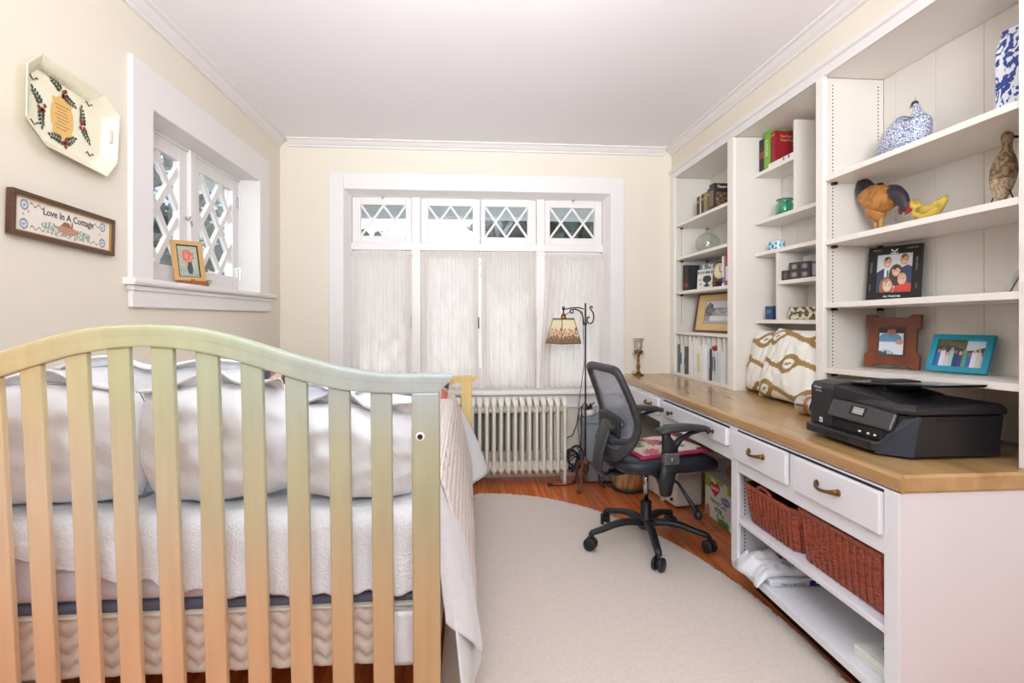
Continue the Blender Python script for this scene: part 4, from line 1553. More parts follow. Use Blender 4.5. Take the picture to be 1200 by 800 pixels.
for sg in (-1, 1):
    yy = sg * .295
    aM = cM @ Matrix.Translation((.075 if sg > 0 else 0, 0, 0))
    pad = MB().loft([(-.095, yy, .688), (-.09, yy, .692), (-.03, yy, .705), (.06, yy, .708), (.14, yy, .700), (.183, yy, .692), (.190, yy, .690)], [(.022, .006), (.038, .014), (.046, .017), (.047, .017), (.044, .016), (.034, .014), (.02, .006)], n=14, power=3, M=aM)
    ar = pad.build('armrest_pad', M_FRAME, ch, smooth=True)
    po = MB()
    po.loft([(-.050, yy, .690), (-.046, yy, .66), (-.030, yy, .615), (-.024, yy, .575)], [(.018, .020), (.018, .022), (.021, .040), (.021, .043)], n=10, up=(1, 0, 0), power=3, M=aM)
    po.loft([(.150, yy, .690), (.085, yy, .675), (.030, yy, .650), (-.005, yy, .615), (-.018, yy, .575)], [(.016, .008), (.016, .009), (.017, .012), (.018, .020), (.018, .024)], n=10, up=(0, 0, 1), power=3, M=aM)
    po.loft([(-.028, yy, .53), (-.042, yy, .46), (-.050, yy, .41), (-.045, yy * .97, .388), (-.03, yy * .8, .400), (-.01, yy * .45, .435)], [(.021, .043), (.019, .040), (.019, .036), (.023, .030), (.024, .014), (.024, .010)], n=10, up=(1, 0, 0), power=3, M=aM)
    po.build('armrest_post', M_BLACK, ar, smooth=True)
    MB().box(-.066, .014, yy - .0225, yy + .0225, .530, .588, M=aM @ Matrix.Shear('XZ', 4, (0, 0)) if False else aM).build('height_plate', M_PLATE, ar, bevel=.004)
    b = MB().loft([(-.026, yy + sg * .023, .555), (-.026, yy + sg * .029, .555)], [(.013, .013), (.011, .011)], n=16, M=aM)
    b.build('height_button', M_PLATE, ar, smooth=True)

# floral seat pad
sp = thing('seat_pad', 'flat floral chair pad with a pink border on the office chair seat', 'chair pad', (CC.x, CC.y, .53))
n = 60
b = MB()
PM = cM @ Matrix.Translation((.075, .0, .5475)) @ Matrix.Rotation(-.05, 4, 'Y')
b.grid(lambda u, v: PM @ Vector(((u - .5) * .42, (v - .5) * .40, .004 * mnoise.noise((u * 5, v * 5, 1)))), n, n)
o = b.build('pad_cloth', print_mat('floral_pad_cloth', .9, .3), sp, smooth=True, solid=.014)
iM = PM.inverted()
offp = Vector((CC.x, CC.y, .53))
rndp = random.Random(3)
blobs = [(rndp.random(), rndp.random(), rndp.uniform(.05, .10), rndp.choice([(176, 60, 84), (60, 66, 54), (92, 112, 74), (196, 108, 116), (110, 120, 96)])) for _ in range(16)]
def padcol(i):
    p = iM @ (o.data.vertices[i].co + offp)
    u, v = p.x / .42 + .5, p.y / .40 + .5
    if min(u, v, 1 - u, 1 - v) < .075:
        return (172, 46, 84)
    for bx_, by_, r, c in blobs:
        dd = math.hypot(u - bx_, v - by_)
        if dd < r * (1 + .3 * math.sin(8 * math.atan2(v - by_, u - bx_))):
            return c
    return (216, 208, 190)
colour_mesh(o, padcol)

# ------------------------------------------------------------------ floor lamp
M_IRON = mat('rubbed_iron', (74, 66, 64), .5, metal=.6, var=.2, scale=30)
M_RUST = mat('rust_brown_iron', (112, 76, 60), .55, metal=.4, var=.25, scale=30)
LX, LY = .868, 3.95
lm = thing('floor_lamp', 'wrought iron bridge floor lamp with a small painted shade', 'lamp', (LX, LY, 0))
MB().cyl((LX, LY, .19), (LX, LY, 1.362), .0065, n=12).build('pole', M_IRON, lm, smooth=True)
MB().lathe([(.006, .245), (.012, .225), (.020, .21), (.032, .195), (.034, .185), (.020, .175), (.026, .150), (.022, .13), (.006, .115)], (LX, LY, 0), 16).build('hub', M_RUST, lm, smooth=True)
for k, a in enumerate((238, 358, 118)):
    t = math.radians(a)
    d = Vector((math.cos(t), math.sin(t), 0))
    p0 = Vector((LX, LY, 0))
    L = [(.015, .185), (.055, .192), (.085, .165), (.098, .11), (.108, .05), (.125, .022), (.145, .017)]
    MB().loft([p0 + d * r + Vector((0, 0, z)) for r, z in L], [(.010, .010), (.012, .011), (.012, .010), (.011, .009), (.011, .009), (.015, .010), (.017, .013)], n=10).build('foot', M_RUST, lm, smooth=True)
def spiral(cx, cz, r0, r1, a0, a1, n=22):
    return [(cx + (r0 + (r1 - r0) * i / n) * math.cos(a0 + (a1 - a0) * i / n), LY, cz + (r0 + (r1 - r0) * i / n) * math.sin(a0 + (a1 - a0) * i / n)) for i in range(n + 1)]
am = MB()
# main arm: up from the collar, over to the left
p = [(LX - .014, LY, 1.205), (LX - .016, LY, 1.24), (LX - .022, LY, 1.275), (LX - .042, LY, 1.305), (LX - .075, LY, 1.318), (LX - .11, LY, 1.313)] + spiral(LX - .098, 1.300, .017, .004, 2.3, 2.3 + 5.2, 14)
am.loft(p, [(.0055, .0065)] * len(p), n=8, up=(0, 1, 0))
p = [(LX - .012, LY, 1.318), (LX - .05, LY, 1.330), (LX - .10, LY, 1.328), (LX - .15, LY, 1.318), (LX - .163, LY, 1.318)]
am.loft(p, [(.0045, .0045)] * len(p), n=8, up=(0, 1, 0))
# counter scroll on the right
p = spiral(LX + .036, 1.245, .006, .022, 3.4, -.6, 14)[::1]
p = spiral(LX + .025, 1.252, .004, .012, 0.2, 3.6, 12) + [(LX + .012, LY, 1.232), (LX + .022, LY, 1.215), (LX + .040, LY, 1.212), (LX + .056, LY, 1.228), (LX + .063, LY, 1.258), (LX + .058, LY, 1.290), (LX + .044, LY, 1.312), (LX + .034, LY, 1.325)] + spiral(LX + .045, 1.330, .011, .004, 3.4, -.8, 12)
am.loft(p, [(.0055, .006)] * len(p), n=8, up=(0, 1, 0))
am.cyl((LX, LY, 1.20), (LX, LY, 1.222), .012, n=12)
am.build('scroll_arm', M_IRON, lm, smooth=True)
SXc, SYc = .725 - .02, LY
hk = MB().cyl((SXc, LY, 1.318), (SXc, LY, 1.285), .006, n=10)
hk.lathe([(.008, 1.336), (.012, 1.326), (.012, 1.316), (.006, 1.310)], (SXc, LY, 0), 12)
hk.build('drop_hook', M_IRON, lm, smooth=True)
MB().lathe([(.010, 1.285), (.017, 1.278), (.019, 1.255), (.019, 1.235), (.012, 1.23)], (SXc, LY, 0), 14).build('socket', M_BRASS, lm, smooth=True)
MB().sphere((SXc, LY, 1.185), (.028, .028, .04), 12, 8).build('bulb', mat('opal_bulb', (240, 236, 226), .3, var=0), lm, smooth=True)
sh_t = math.radians(28)
def shade_corner(k, s, z):
    a = sh_t + PI / 4 + k * PI / 2 + PI
    r = s / math.sqrt(2)
    return Vector((SXc + r * math.cos(a), SYc + r * math.sin(a), z))
def hunt(u, v):
    n1 = mnoise.noise((u * 9, v * 7, 1.7))
    n2 = mnoise.noise((u * 16, v * 13, 8.7))
    if min(u, 1 - u) < .03 or v < .05 or v > .95:
        return (132, 112, 70)
    if v > .56 + .12 * n1:
        return (238, 226, 186)
    if .25 + .2 * n1 < v < .62 and n2 > .12:
        return (178, 92, 60)
    if .2 < v < .55 and n2 < -.22:
        return (236, 222, 206)
    if v < .32:
        return (150, 124, 92) if n2 > -.1 else (112, 96, 76)
    return (204, 160, 116) if n1 > -.05 else (222, 200, 156)
shade = MB()
for k in range(4):
    for (s0, z0), (s1, z1) in (((.108, 1.25), (.182, 1.068)),):
        shade.loft([shade_corner(k, s0, z0), shade_corner(k, s1, z1)], [(.003, .003)] * 2, n=6)
    shade.loft([shade_corner(k, .182, 1.068), shade_corner(k + 1, .182, 1.068)], [(.003, .003)] * 2, n=6)
    shade.loft([shade_corner(k, .108, 1.25), shade_corner(k + 1, .108, 1.25)], [(.003, .003)] * 2, n=6)
    shade.loft([shade_corner(k, .108, 1.25), (SXc, SYc, 1.25)], [(.002, .002)] * 2, n=6)
shd = shade.build('shade_frame', M_BRASS, lm)
for k in range(4):
    c = [shade_corner(k, .182, 1.068), shade_corner(k + 1, .182, 1.068), shade_corner(k + 1, .108, 1.25), shade_corner(k, .108, 1.25)]
    b = MB().grid(lambda u, v: (c[0] * (1 - u) + c[1] * u) * (1 - v) + (c[3] * (1 - u) + c[2] * u) * v, 26, 26)
    o = b.build('shade_panel', print_mat('painted_shade', .6), shd, solid=.001)
    colour_mesh(o, lambda i: hunt((i % 27) / 26 + k * 0, (i // 27) / 26))
p = [(SXc + .01, LY + .01, 1.27), (LX - .09, LY + .012, 1.32), (LX - .02, LY + .012, 1.30), (LX - .012, LY + .01, 1.1), (LX - .010, LY + .008, .9), (LX - .03, LY + .01, .75), (LX - .045, LY + .02, .62), (LX - .05, LY + .03, .45), (LX - .03, LY + .03, .25), (LX + .02, LY + .03, .10), (LX + .04, LY + .05, .03), (LX - .02, LY + .08, .02)]
MB().loft(p, [(.0028, .0028)] * len(p), n=6).build('cord', M_IRON, lm, smooth=True)

# ------------------------------------------------------------------ tote, power strip, cables
M_TOTE = mat('blue_grey_plastic', (146, 156, 166), .45, var=.03)
tt = thing('storage_tote', 'blue grey plastic lidded tote standing behind the floor lamp', 'tote', (1.08, 4.14, 0))
MB().prism([(.905, .01), (1.275, .01), (1.29, .47), (.890, .47)], 'Y', 4.075, 4.245).build('body', M_TOTE, tt, bevel=.012, segs=3)
MB().box(.935, 1.24, 4.068, 4.078, .30, .37).box(.96, 1.22, 4.066, 4.076, .365, .372).build('handle_recess', M_TOTE, tt, bevel=.004)
MB().box(.875, 1.30, 4.060, 4.262, .455, .485).box(.895, 1.28, 4.078, 4.245, .485, .505).build('lid', M_TOTE, tt, bevel=.006, segs=3)
ps = thing('power_strip', 'white power strip with black plugs lying on the tote lid', 'power strip', (.90, 4.14, .505))
MB().loft([(.905, 4.085, .529), (.93, 4.12, .529), (.97, 4.17, .529)], [(.036, .021), (.044, .024), (.036, .021)], n=14, power=3).build('strip_body', M_TRIM, ps, smooth=True)
for i, (dx, dy) in enumerate(((-.008, -.01), (.012, .02), (.03, .05))):
    MB().box(.918 + dx, .938 + dx, 4.115 + dy, 4.135 + dy, .551, .578).cyl((.928 + dx, 4.125 + dy, .575), (.920 + dx + .02 * i, 4.12 + dy, .60), .005, n=8).build('plug', M_BLACK, ps, bevel=.003)
cb_ = thing('cable_tangle', 'tangle of black power cables on the floor between radiator and tote', 'cables', (.80, 4.15, 0))
rnd = random.Random(21)
for i in range(9):
    p = []
    c = Vector((.815 + rnd.uniform(-.02, .02), 4.15 + rnd.uniform(-.04, .03), .12 + rnd.uniform(-.05, .09)))
    r = rnd.uniform(.04, .075)
    ph, tw = rnd.uniform(0, 6), rnd.uniform(.2, .9)
    for k in range(22):
        a = ph + k * .5
        p.append(c + Vector((min(.07, r * math.cos(a)), .035 * math.sin(a * tw + i), max(-c.z + .006, r * 1.2 * math.sin(a) * (1 + .2 * math.sin(k))))))
    MB().loft(p, [(.0035, .0035)] * len(p), n=6).build('cable', M_BLACK, cb_, smooth=True)
for p in ([(.89, 4.13, .59), (.85, 4.09, .56), (.83, 4.08, .45), (.80, 4.10, .36), (.775, 4.17, .33)],
          [(.90, 4.15, .60), (.865, 4.07, .57), (.858, 4.05, .40), (.85, 4.06, .2), (.83, 4.09, .02)],
          [(.94, 4.02, .17), (.99, 3.99, .16), (1.00, 3.98, .07), (1.04, 3.96, .012), (1.10, 3.97, .010), (1.13, 4.0, .03), (1.10, 4.03, .012), (.98, 4.04, .012)],
          [(.82, 4.06, .015), (.74, 4.03, .008), (.68, 4.02, .008), (.63, 4.03, .010)]):
    MB().loft(p, [(.004, .004)] * len(p), n=6).build('cable', M_BLACK, cb_, smooth=True)
MB().box(.60, .635, 4.015, 4.045, .004, .024).build('plug', M_BLACK, cb_, bevel=.004)

# ------------------------------------------------------------------ round waste tin, white appliance, nappy box, parcel
wb = thing('waste_tin', 'round painted waste tin under the desk behind the chair', 'waste bin', (1.19, 3.93, 0))
n = 48
b = MB()
b.lathe([(.118, .012), (.124, .05), (.130, .15), (.136, .27), (.138, .285), (.132, .285), (.128, .26), (.12, .03)], (1.19, 3.93, 0), n, cap=False)
o = b.build('tin_body', print_mat('painted_tin', .4), wb, smooth=True)
def tincol(i):
    co = o.data.vertices[i].co
    z = co.z
    a = math.atan2(co.y, co.x)
    if z < .03 or z > .27:
        return (52, 62, 56)
    q = mnoise.noise((math.cos(a) * 3, math.sin(a) * 3, z * 14))
    return (188, 112, 62) if q > .15 else ((206, 176, 128) if q > -.2 else (140, 130, 86))
colour_mesh(o, tincol)
MB().lathe([(.121, .0), (.128, .004), (.128, .014), (.122, .022)], (1.19, 3.93, 0), n).build('base_rim', mat('dark_green_enamel', (48, 58, 54), .4), wb, smooth=True)

ap = thing('white_appliance', 'low white plastic appliance with a black knob on the floor under the desk', 'appliance', (1.46, 3.66, 0))
apM = Matrix.Translation((1.363, 3.471, 0)) @ rotz(math.radians(9.5))
MB().box(.0, .20, .0, .40, .012, .235, M=apM).build('body', mat('warm_white_plastic', (226, 222, 216), .4, var=.02), ap, bevel=.018, segs=4)
MB().box(.02, .18, .03, .37, .235, .262, M=apM).build('lid', M_PANEL, ap, bevel=.008, segs=3)
MB().cyl(apM @ Vector((0, .045, .055)), apM @ Vector((-.012, .045, .055)), .011, n=14).build('knob', M_BLACK, ap, smooth=True)
for q in (.03, .36):
    for q2 in (.03, .17):
        MB().cyl(apM @ Vector((q2, q, 0)), apM @ Vector((q2, q, .014)), .012, n=10).build('foot', M_BLACK, ap)

nb = thing('nappy_box', 'white and green cardboard nappy box with a red heart logo under the desk', 'box', (1.66, 3.12, 0))
M_CARD = mat('white_printed_card', (232, 234, 226), .5, var=.02)
MB().box(1.53, 1.80, 2.86, 3.40, .002, .262).build('carton', M_CARD, nb, bevel=.003)
bxM = plane_M((1.5285, 3.13, .132), (0, -1, 0), (0, 0, 1))
def nappy(u, v):
    u2 = u * .54
    v2 = v * .26
    if v > .90 and mnoise.noise((u * 9, v * 3, 2)) > -.15 or (v > .72 and u < .16) or (v > .80 and .55 < u < .8):
        return (150, 190, 70)
    if ell(u, v, .07, .12, .06, .16):
        return (206, 150, 124)
    if ell(u, v, .42, .10, .13, .14):
        return (70, 158, 84) if mnoise.noise((u * 14, v * 9, 0)) > -.2 else (226, 236, 220)
    if ell(u, v, .50, .07, .10, .10):
        return (92, 176, 100)
    if ell(u, v, .52, .60, .11, .085):
        return (46, 110, 168)
    return (236, 238, 230)
picture('box_print', bxM, .538, .256, nappy, nb, 60, 40, print_mat('box_print_ink', .5))
ht = MB()
hp = []
for i in range(40):
    t = 2 * PI * i / 40
    hp.append((.0044 * 16 * math.sin(t) ** 3 * 0.85, .0040 * (13 * math.cos(t) - 5 * math.cos(2 * t) - 2 * math.cos(3 * t) - math.cos(4 * t)) * .82))
HM = bxM @ Matrix.Translation((-.13, .065, .0006)) @ Matrix.Rotation(.08, 4, 'Z')
n0 = len(hp)
ht.add([HM @ Vector((p[0] * 1.15, p[1], 0)) for p in hp], [tuple(range(n0))])
ht.build('heart_logo', mat('logo_red', (206, 40, 48), .45, var=0), nb)
M_INKW = mat('white_ink', (246, 246, 244), .5, var=0)
M_INKG = mat('green_ink', (66, 130, 74), .5, var=0)
M_INKK = mat('black_ink', (30, 28, 30), .5, var=0)
M_INKB = mat('blue_ink', (44, 70, 140), .5, var=0)
M_INKR = mat('red_ink', (196, 50, 56), .5, var=0)
text_part('logo_lettering', 'Huggies', .034, HM @ Matrix.Translation((0, .004, .0006)), M_INKW, nb, bold=.0006)
text_part('product_lettering', 'Natural Care', .040, bxM @ Matrix.Translation((-.085, -.012, .0008)), M_INKG, nb, bold=.0004)
MB().box(-.045, .045, -.012, .012, 0, .0006, M=bxM @ Matrix.Translation((-.085, -.055, .0004))).build('green_tab', M_INKG, nb)
text_part('tab_lettering', 'sensitive', .018, bxM @ Matrix.Translation((-.085, -.055, .0012)), M_INKW, nb)
text_part('count_lettering', '6 PACKS', .026, bxM @ Matrix.Translation((.01, .026, .0010)), M_INKW, nb)
pc = MB().loft([(1.62, 2.70, .312), (1.62, 2.72, .314), (1.62, 2.95, .316), (1.62, 3.20, .314), (1.62, 3.215, .312)], [(.035, .030), (.052, .046), (.056, .050), (.052, .046), (.035, .030)], n=18)
tag(pc.build('paper_parcel', mat('kraft_paper', (176, 116, 64), .6, var=.12, scale=14), smooth=True), 'rounded brown paper parcel lying on the nappy box', 'parcel')

# ------------------------------------------------------------------ wicker baskets
def wicker():
    m = bpy.data.materials.new('red_brown_wicker')
    m.use_nodes = True
    nt = m.node_tree
    b = nt.nodes['Principled BSDF']
    tc = nt.nodes.new('ShaderNodeTexCoord')
    n = nt.nodes.new('ShaderNodeTexNoise')
    n.inputs['Scale'].default_value = 60
    mp = nt.nodes.new('ShaderNodeMapping')
    mp.inputs['Scale'].default_value = (1, 1, 3)
    nt.links.new(tc.outputs['Object'], mp.inputs[0])
    nt.links.new(mp.outputs[0], n.inputs['Vector'])
    r = nt.nodes.new('ShaderNodeValToRGB')
    r.color_ramp.elements[0].position = .3
    r.color_ramp.elements[0].color = lin((112, 40, 22))
    r.color_ramp.elements[1].position = .75
    r.color_ramp.elements[1].color = lin((190, 88, 54))
    nt.links.new(n.outputs['Fac'], r.inputs[0])
    nt.links.new(r.outputs[0], b.inputs['Base Color'])
    b.inputs['Roughness'].default_value = .35
    b.inputs['Coat Weight'].default_value = .3
    return m
M_WICK = wicker()
def rrect(w, h, r, n=10):
    """points (x, y, arc length, nx, ny) round a w x h rounded rectangle centred on 0"""
    out = []
    seg = [((w / 2, -h / 2 + r), (w / 2, h / 2 - r)), ((w / 2 - r, h / 2), (-w / 2 + r, h / 2)), ((-w / 2, h / 2 - r), (-w / 2, -h / 2 + r)), ((-w / 2 + r, -h / 2), (w / 2 - r, -h / 2))]
    cen = [(w / 2 - r, h / 2 - r), (-w / 2 + r, h / 2 - r), (-w / 2 + r, -h / 2 + r), (w / 2 - r, -h / 2 + r)]
    s = 0
    for i, ((x0, y0), (x1, y1)) in enumerate(seg):
        L = math.hypot(x1 - x0, y1 - y0)
        k = max(2, int(L / .0042))
        a = PI / 2 * i
        for j in range(k):
            t = j / k
            out.append((x0 + (x1 - x0) * t, y0 + (y1 - y0) * t, s + L * t, math.cos(a), math.sin(a)))
        s += L
        k = max(3, int(r * PI / 2 / .0042))
        for j in range(k):
            q = a + PI / 2 * j / k
            out.append((cen[i][0] + r * math.cos(q), cen[i][1] + r * math.sin(q), s + r * (q - a), math.cos(q), math.sin(q)))
        s += r * PI / 2
    return out, s
def basket(label, x0, x1, y0, y1, z0, z1, handle):
    t = thing('wicker_basket', label, 'basket', ((x0 + x1) / 2, (y0 + y1) / 2, z0), group='wicker baskets in the base cabinet')
    cx, cy = (x0 + x1) / 2, (y0 + y1) / 2
    ring, S = rrect(x1 - x0, y1 - y0, .045)
    ns = round(S / .0175 / 2) * 2
    rows = int((z1 - z0) / .0078)
    b = MB()
    nz = rows * 2
    n = len(ring)
    for j in range(nz + 1):
        v = j / nz
        z = z0 + .003 + (z1 - z0 - .012) * v
        k = .86 + .14 * v ** .8
        row = int(v * rows * 1.0)
        for (x, y, s, nx, ny) in ring:
            ph = s / S * ns * PI
            row_t = (v * rows) % 1
            d = .0030 * math.sin(ph + row * PI) * math.sin(PI * row_t) ** .5 + .0016 * math.sin(PI * row_t)
            b.v.append(Vector((cx + x * (k if abs(nx) < 2 else 1) + nx * d, cy + y * (.5 + .5 * k) + ny * d, z)))
    for j in range(nz):
        for i in range(n):
            b.f.append((j * n + i, j * n + (i + 1) % n, (j + 1) * n + (i + 1) % n, (j + 1) * n + i))
    body = b.build('woven_body', M_WICK, t, smooth=True)
    k = .86
    bt = MB()
    bt.v = [Vector((cx + x * k * .98, cy + y * .93 * .98, z0 + .006)) for x, y, *_ in ring]
    bt.f = [tuple(range(n))]
    bt.build('woven_base', M_WICK, t)
    # wrapped rim
    rp, rr = [], []
    for i, (x, y, s, nx, ny) in enumerate(ring):
        w_ = .0014 * math.sin(s / .0085 * 2 * PI / 1.0)
        rp.append((cx + x, cy + y, z1 - .006))
        rr.append((.0085 + w_, .010 + w_))
    MB().loft(rp, rr, n=8, closed=True).build('rim', M_WICK, t, smooth=True)
    b = MB()
    st_ = [r for r in ring][::max(1, n // 40)]
    for (x, y, s, nx, ny) in st_:
        b.loft([(cx + x * .86 + nx * .003, cy + y * .93 + ny * .003, z0 + .004), (cx + x * .95 + nx * .005, cy + y * .97 + ny * .004, (z0 + z1) / 2), (cx + x + nx * .004, cy + y + ny * .004, z1 - .01)], [(.0022, .0022)] * 3, n=5)
    b.build('stakes', M_WICK, t, smooth=True, kind='stuff')
    if handle:
        hp = []
        for i in range(17):
            a = PI * i / 16
            hp.append((x0 + .004 - .006 * math.sin(a), cy + .02 + .052 * math.cos(a), z1 - .012 + .034 * math.sin(a) ** .8))
        MB().loft(hp, [(.008 + .0012 * math.sin(i * 2.4), .008) for i in range(17)], n=8).build('loop_handle', M_WICK, t, smooth=True)
    return t
basket('smaller red brown wicker basket with a loop handle, left on the cabinet shelf', 1.248, 1.58, 1.995, 2.378, .341, .512, True)
basket('longer red brown wicker basket at right on the cabinet shelf', 1.248, 1.58, 1.535, 1.985, .341, .538, False)

# ------------------------------------------------------------------ things on the bottom shelf
pk = thing('paper_packet', 'flat white packet printed in blue and red on the bottom cabinet shelf', 'packet', (1.4, 2.27, .144))
MB().box(1.245, 1.58, 2.145, 2.405, .1445, .172).build('packet_body', mat('white_film', (226, 226, 232), .3, var=.04, scale=20), pk, bevel=.008, segs=3)
pM = plane_M((1.40, 2.1435, .158), (1, 0, 0), (0, 0, 1))
text_part('origin_lettering', 'Made in the U.S.A.', .014, pM @ Matrix.Translation((-.06, -.001, .0006)), M_INKB, pk)
MB().box(-.045, .10, -.011, .011, 0, .0006, M=pM @ Matrix.Translation((.055, 0, .0002))).build('blue_block', M_INKB, pk)
text_part('block_lettering', 'PAPER PRODUCTS', .012, pM @ Matrix.Translation((.085, .0, .0012)), M_INKW, pk)
bg = thing('plastic_bag', 'crumpled white plastic bag lying over the packet at the cabinet corner', 'bag', (1.38, 2.29, .172))
def bag_pt(u, v):
    a, c = 2 * u - 1, 2 * v - 1
    x = 1.375 + .150 * a * (1 + .06 * math.sin(5 * c)) + (-.01 * (1 - u))
    y = 2.285 + .115 * c * (1 + .05 * math.sin(4 * a))
    f = max(0, 1 - abs(a) ** 4) * max(0, 1 - abs(c) ** 4)
    z = .175 + .034 * f ** .5 * (1 + .5 * mnoise.noise((u * 4, v * 4, 7))) + .010 * mnoise.noise((u * 11, v * 9, 2)) * f ** .3
    if u < .12:
        z -= (.12 - u) * .32
        x -= (.12 - u) * .10
    return (x, y, z)
MB().grid(bag_pt, 46, 46).build('film', mat('white_bag_film', (236, 236, 240), .28, var=.02, scale=15), bg, smooth=True, solid=.003)
def bag_text(name, body_, size, u0, v0, m):
    o = text_part(name, body_, size, Matrix.Identity(4), m, bg, bold=size * .02)
    off = ORIG[bg.name]
    for v in o.data.vertices:
        p = v.co + off
        q = Vector(bag_pt(u0 + p.x / .30, v0 + p.y / .23))
        v.co = q + Vector((0, -.001, .0035)) - off
    return o
bag_text('black_lettering', 'PLAN', .050, .62, .44, M_INKK)
bag_text('blue_lettering', 'Thank you for shopping', .016, .62, .17, M_INKB)
bag_text('red_lettering', 'USA', .030, .90, .16, M_INKR)
pp = thing('paper_stack', 'stack of white papers with faint handwriting at the right of the bottom shelf', 'papers', (1.40, 1.61, .144))
for i in range(6):
    MB().box(1.272 + .002 * (i % 2), 1.56, 1.515, 1.705 - .002 * (i % 3), .1445 + i * .006, .150 + i * .006).build('sheet', M_CARD, pp)
tM = plane_M((1.36, 1.62, .1808), (1, 0, 0), (0, 1, 0))
for i, sx_ in enumerate((.0, .035)):
    b = MB()
    p = [(-.02 + .02 * k + sx_, .03 * math.sin(k * 2.1 + i) * .5 + .04 - i * .05, .001) for k in range(8)]
    b.loft([tM @ Vector(q) for q in p], [(.0012, .0006)] * 8, n=5)
    b.build('scribble', M_INKK, pp)
# ------------------------------------------------------------------ wall decor
M_TRAY = mat('ivory_tole', (232, 226, 202), .4, var=.03)
ty = thing('painted_tray', 'ivory octagonal tole tray painted with berries, hung on the left wall', 'tray', (-1.42, 2.06, 1.95))
OUT = [(1.899, 2.111), (1.838, 2.052), (1.834, 1.887), (1.917, 1.819), (2.214, 1.796), (2.274, 1.865), (2.290, 2.052), (2.199, 2.097)]
INN = [(1.932, 2.074), (1.890, 2.034), (1.886, 1.893), (1.952, 1.850), (2.178, 1.834), (2.240, 1.884), (2.254, 2.028), (2.172, 2.062)]
XW = -1.416
def oct_ring(k, x):
    return [(x, o[0] + (i[0] - o[0]) * k, o[1] + (i[1] - o[1]) * k) for o, i in zip(OUT, INN)]
b = MB()
rings = [oct_ring(1.0, XW), oct_ring(.55, XW + .022), oct_ring(.05, XW + .040), oct_ring(-.06, XW + .042), oct_ring(-.06, XW + .038), oct_ring(.5, XW + .016), oct_ring(1.0, XW - .002)]
for r in rings:
    b.v += [Vector(p) for p in r]
for i in range(len(rings) - 1):
    for k in range(8):
        b.f.append((i * 8 + k, i * 8 + (k + 1) % 8, (i + 1) * 8 + (k + 1) % 8, (i + 1) * 8 + k))
b.f.append(tuple(range(8)))
tb_ = b.build('tray_body', M_TRAY, ty)
# fluted ribs along the upper rim
b = MB()
for i in range(26):
    t = (i + .5) / 26
    o = Vector((XW + .039, OUT[0][0] + (OUT[7][0] - OUT[0][0]) * t, OUT[0][1] + (OUT[7][1] - OUT[0][1]) * t))
    n_ = Vector((XW + .004, INN[0][0] + (INN[7][0] - INN[0][0]) * t, INN[0][1] + (INN[7][1] - INN[0][1]) * t))
    b.loft([o, n_], [(.0035, .0025), (.0025, .0015)], n=6)
b.build('rim_flutes', M_TRAY, ty, kind='stuff', smooth=True)
# hand hole in the right rim
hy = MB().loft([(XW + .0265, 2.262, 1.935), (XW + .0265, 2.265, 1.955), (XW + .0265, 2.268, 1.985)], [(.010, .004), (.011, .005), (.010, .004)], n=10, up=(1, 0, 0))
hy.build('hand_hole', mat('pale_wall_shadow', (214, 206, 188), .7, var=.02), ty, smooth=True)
# painted decoration as thin enamel shapes
TM = plane_M((XW + .0012, 2.040, 1.952), (0, 1, 0), (0, 0, 1))
M_PLQ = mat('ochre_enamel', (222, 178, 104), .45, var=.06)
M_GRN = mat('dark_green_enamel_leaf', (52, 62, 48), .45, var=.1)
M_BRY = mat('berry_red_enamel', (128, 50, 40), .45, var=.1)
pq = []
for i in range(64):
    a = 2 * PI * i / 64
    r = 1 + .07 * math.cos(8 * a)
    sx = math.copysign(abs(math.cos(a)) ** .5, math.cos(a)) * .050 * r
    sy = math.copysign(abs(math.sin(a)) ** .5, math.sin(a)) * .070 * r
    pq.append(TM @ Vector((sx, sy, .0006)))
MB().add(pq, [tuple(range(64))]).build('plaque', M_PLQ, ty)
b = MB()
for i in range(8):
    w_ = .034 - .006 * (i % 3)
    b.box(-w_, w_ - .008 * (i % 2), .040 - i * .0115, .0418 - i * .0115, .0008, .0012, M=TM)
b.build('verse_lines', mat('sepia_ink', (120, 84, 48), .6, var=0), ty)
rnd = random.Random(4)
lv_, br = MB(), MB()
def leaf(cx, cy, a, L):
    d = Vector((math.cos(a), math.sin(a), 0))
    s_ = Vector((-d.y, d.x, 0))
    c = Vector((cx, cy, .0008))
    pts = [c, c + d * L * .35 + s_ * L * .27, c + d * L * .7 + s_ * L * .22, c + d * L, c + d * L * .7 - s_ * L * .22, c + d * L * .35 - s_ * L * .27]
    lv_.add([TM @ p for p in pts], [tuple(range(6))])
for cx, cy, dirs in ((-.093, .003, (2.1, 4.6)), (.100, .010, (1.5, 5.2)), (.002, .088, (2.5, -.5)), (.006, -.082, (2.9, .35))):
    for a0 in dirs:
        for k in range(4):
            q = .012 + .0125 * k
            bx_, by_ = cx + q * math.cos(a0 + .05 * k), cy + q * math.sin(a0 + .05 * k)
            for sg in (-1, 1):
                leaf(bx_, by_, a0 + sg * .85, .022 - .002 * k)
        leaf(cx + .058 * math.cos(a0 + .15), cy + .058 * math.sin(a0 + .15), a0, .018)
    for k in range(6):
        q = (cx + rnd.uniform(-.015, .015), cy + rnd.uniform(-.015, .015))
        br.lathe([(.0075, .0012), (.006, .003)], (0, 0, 0), 8, M=TM @ Matrix.Translation((q[0], q[1], 0)))
lv_.build('painted_leaves', M_GRN, ty, kind='stuff')
br.build('painted_berries', M_BRY, ty, kind='stuff')
b = MB()
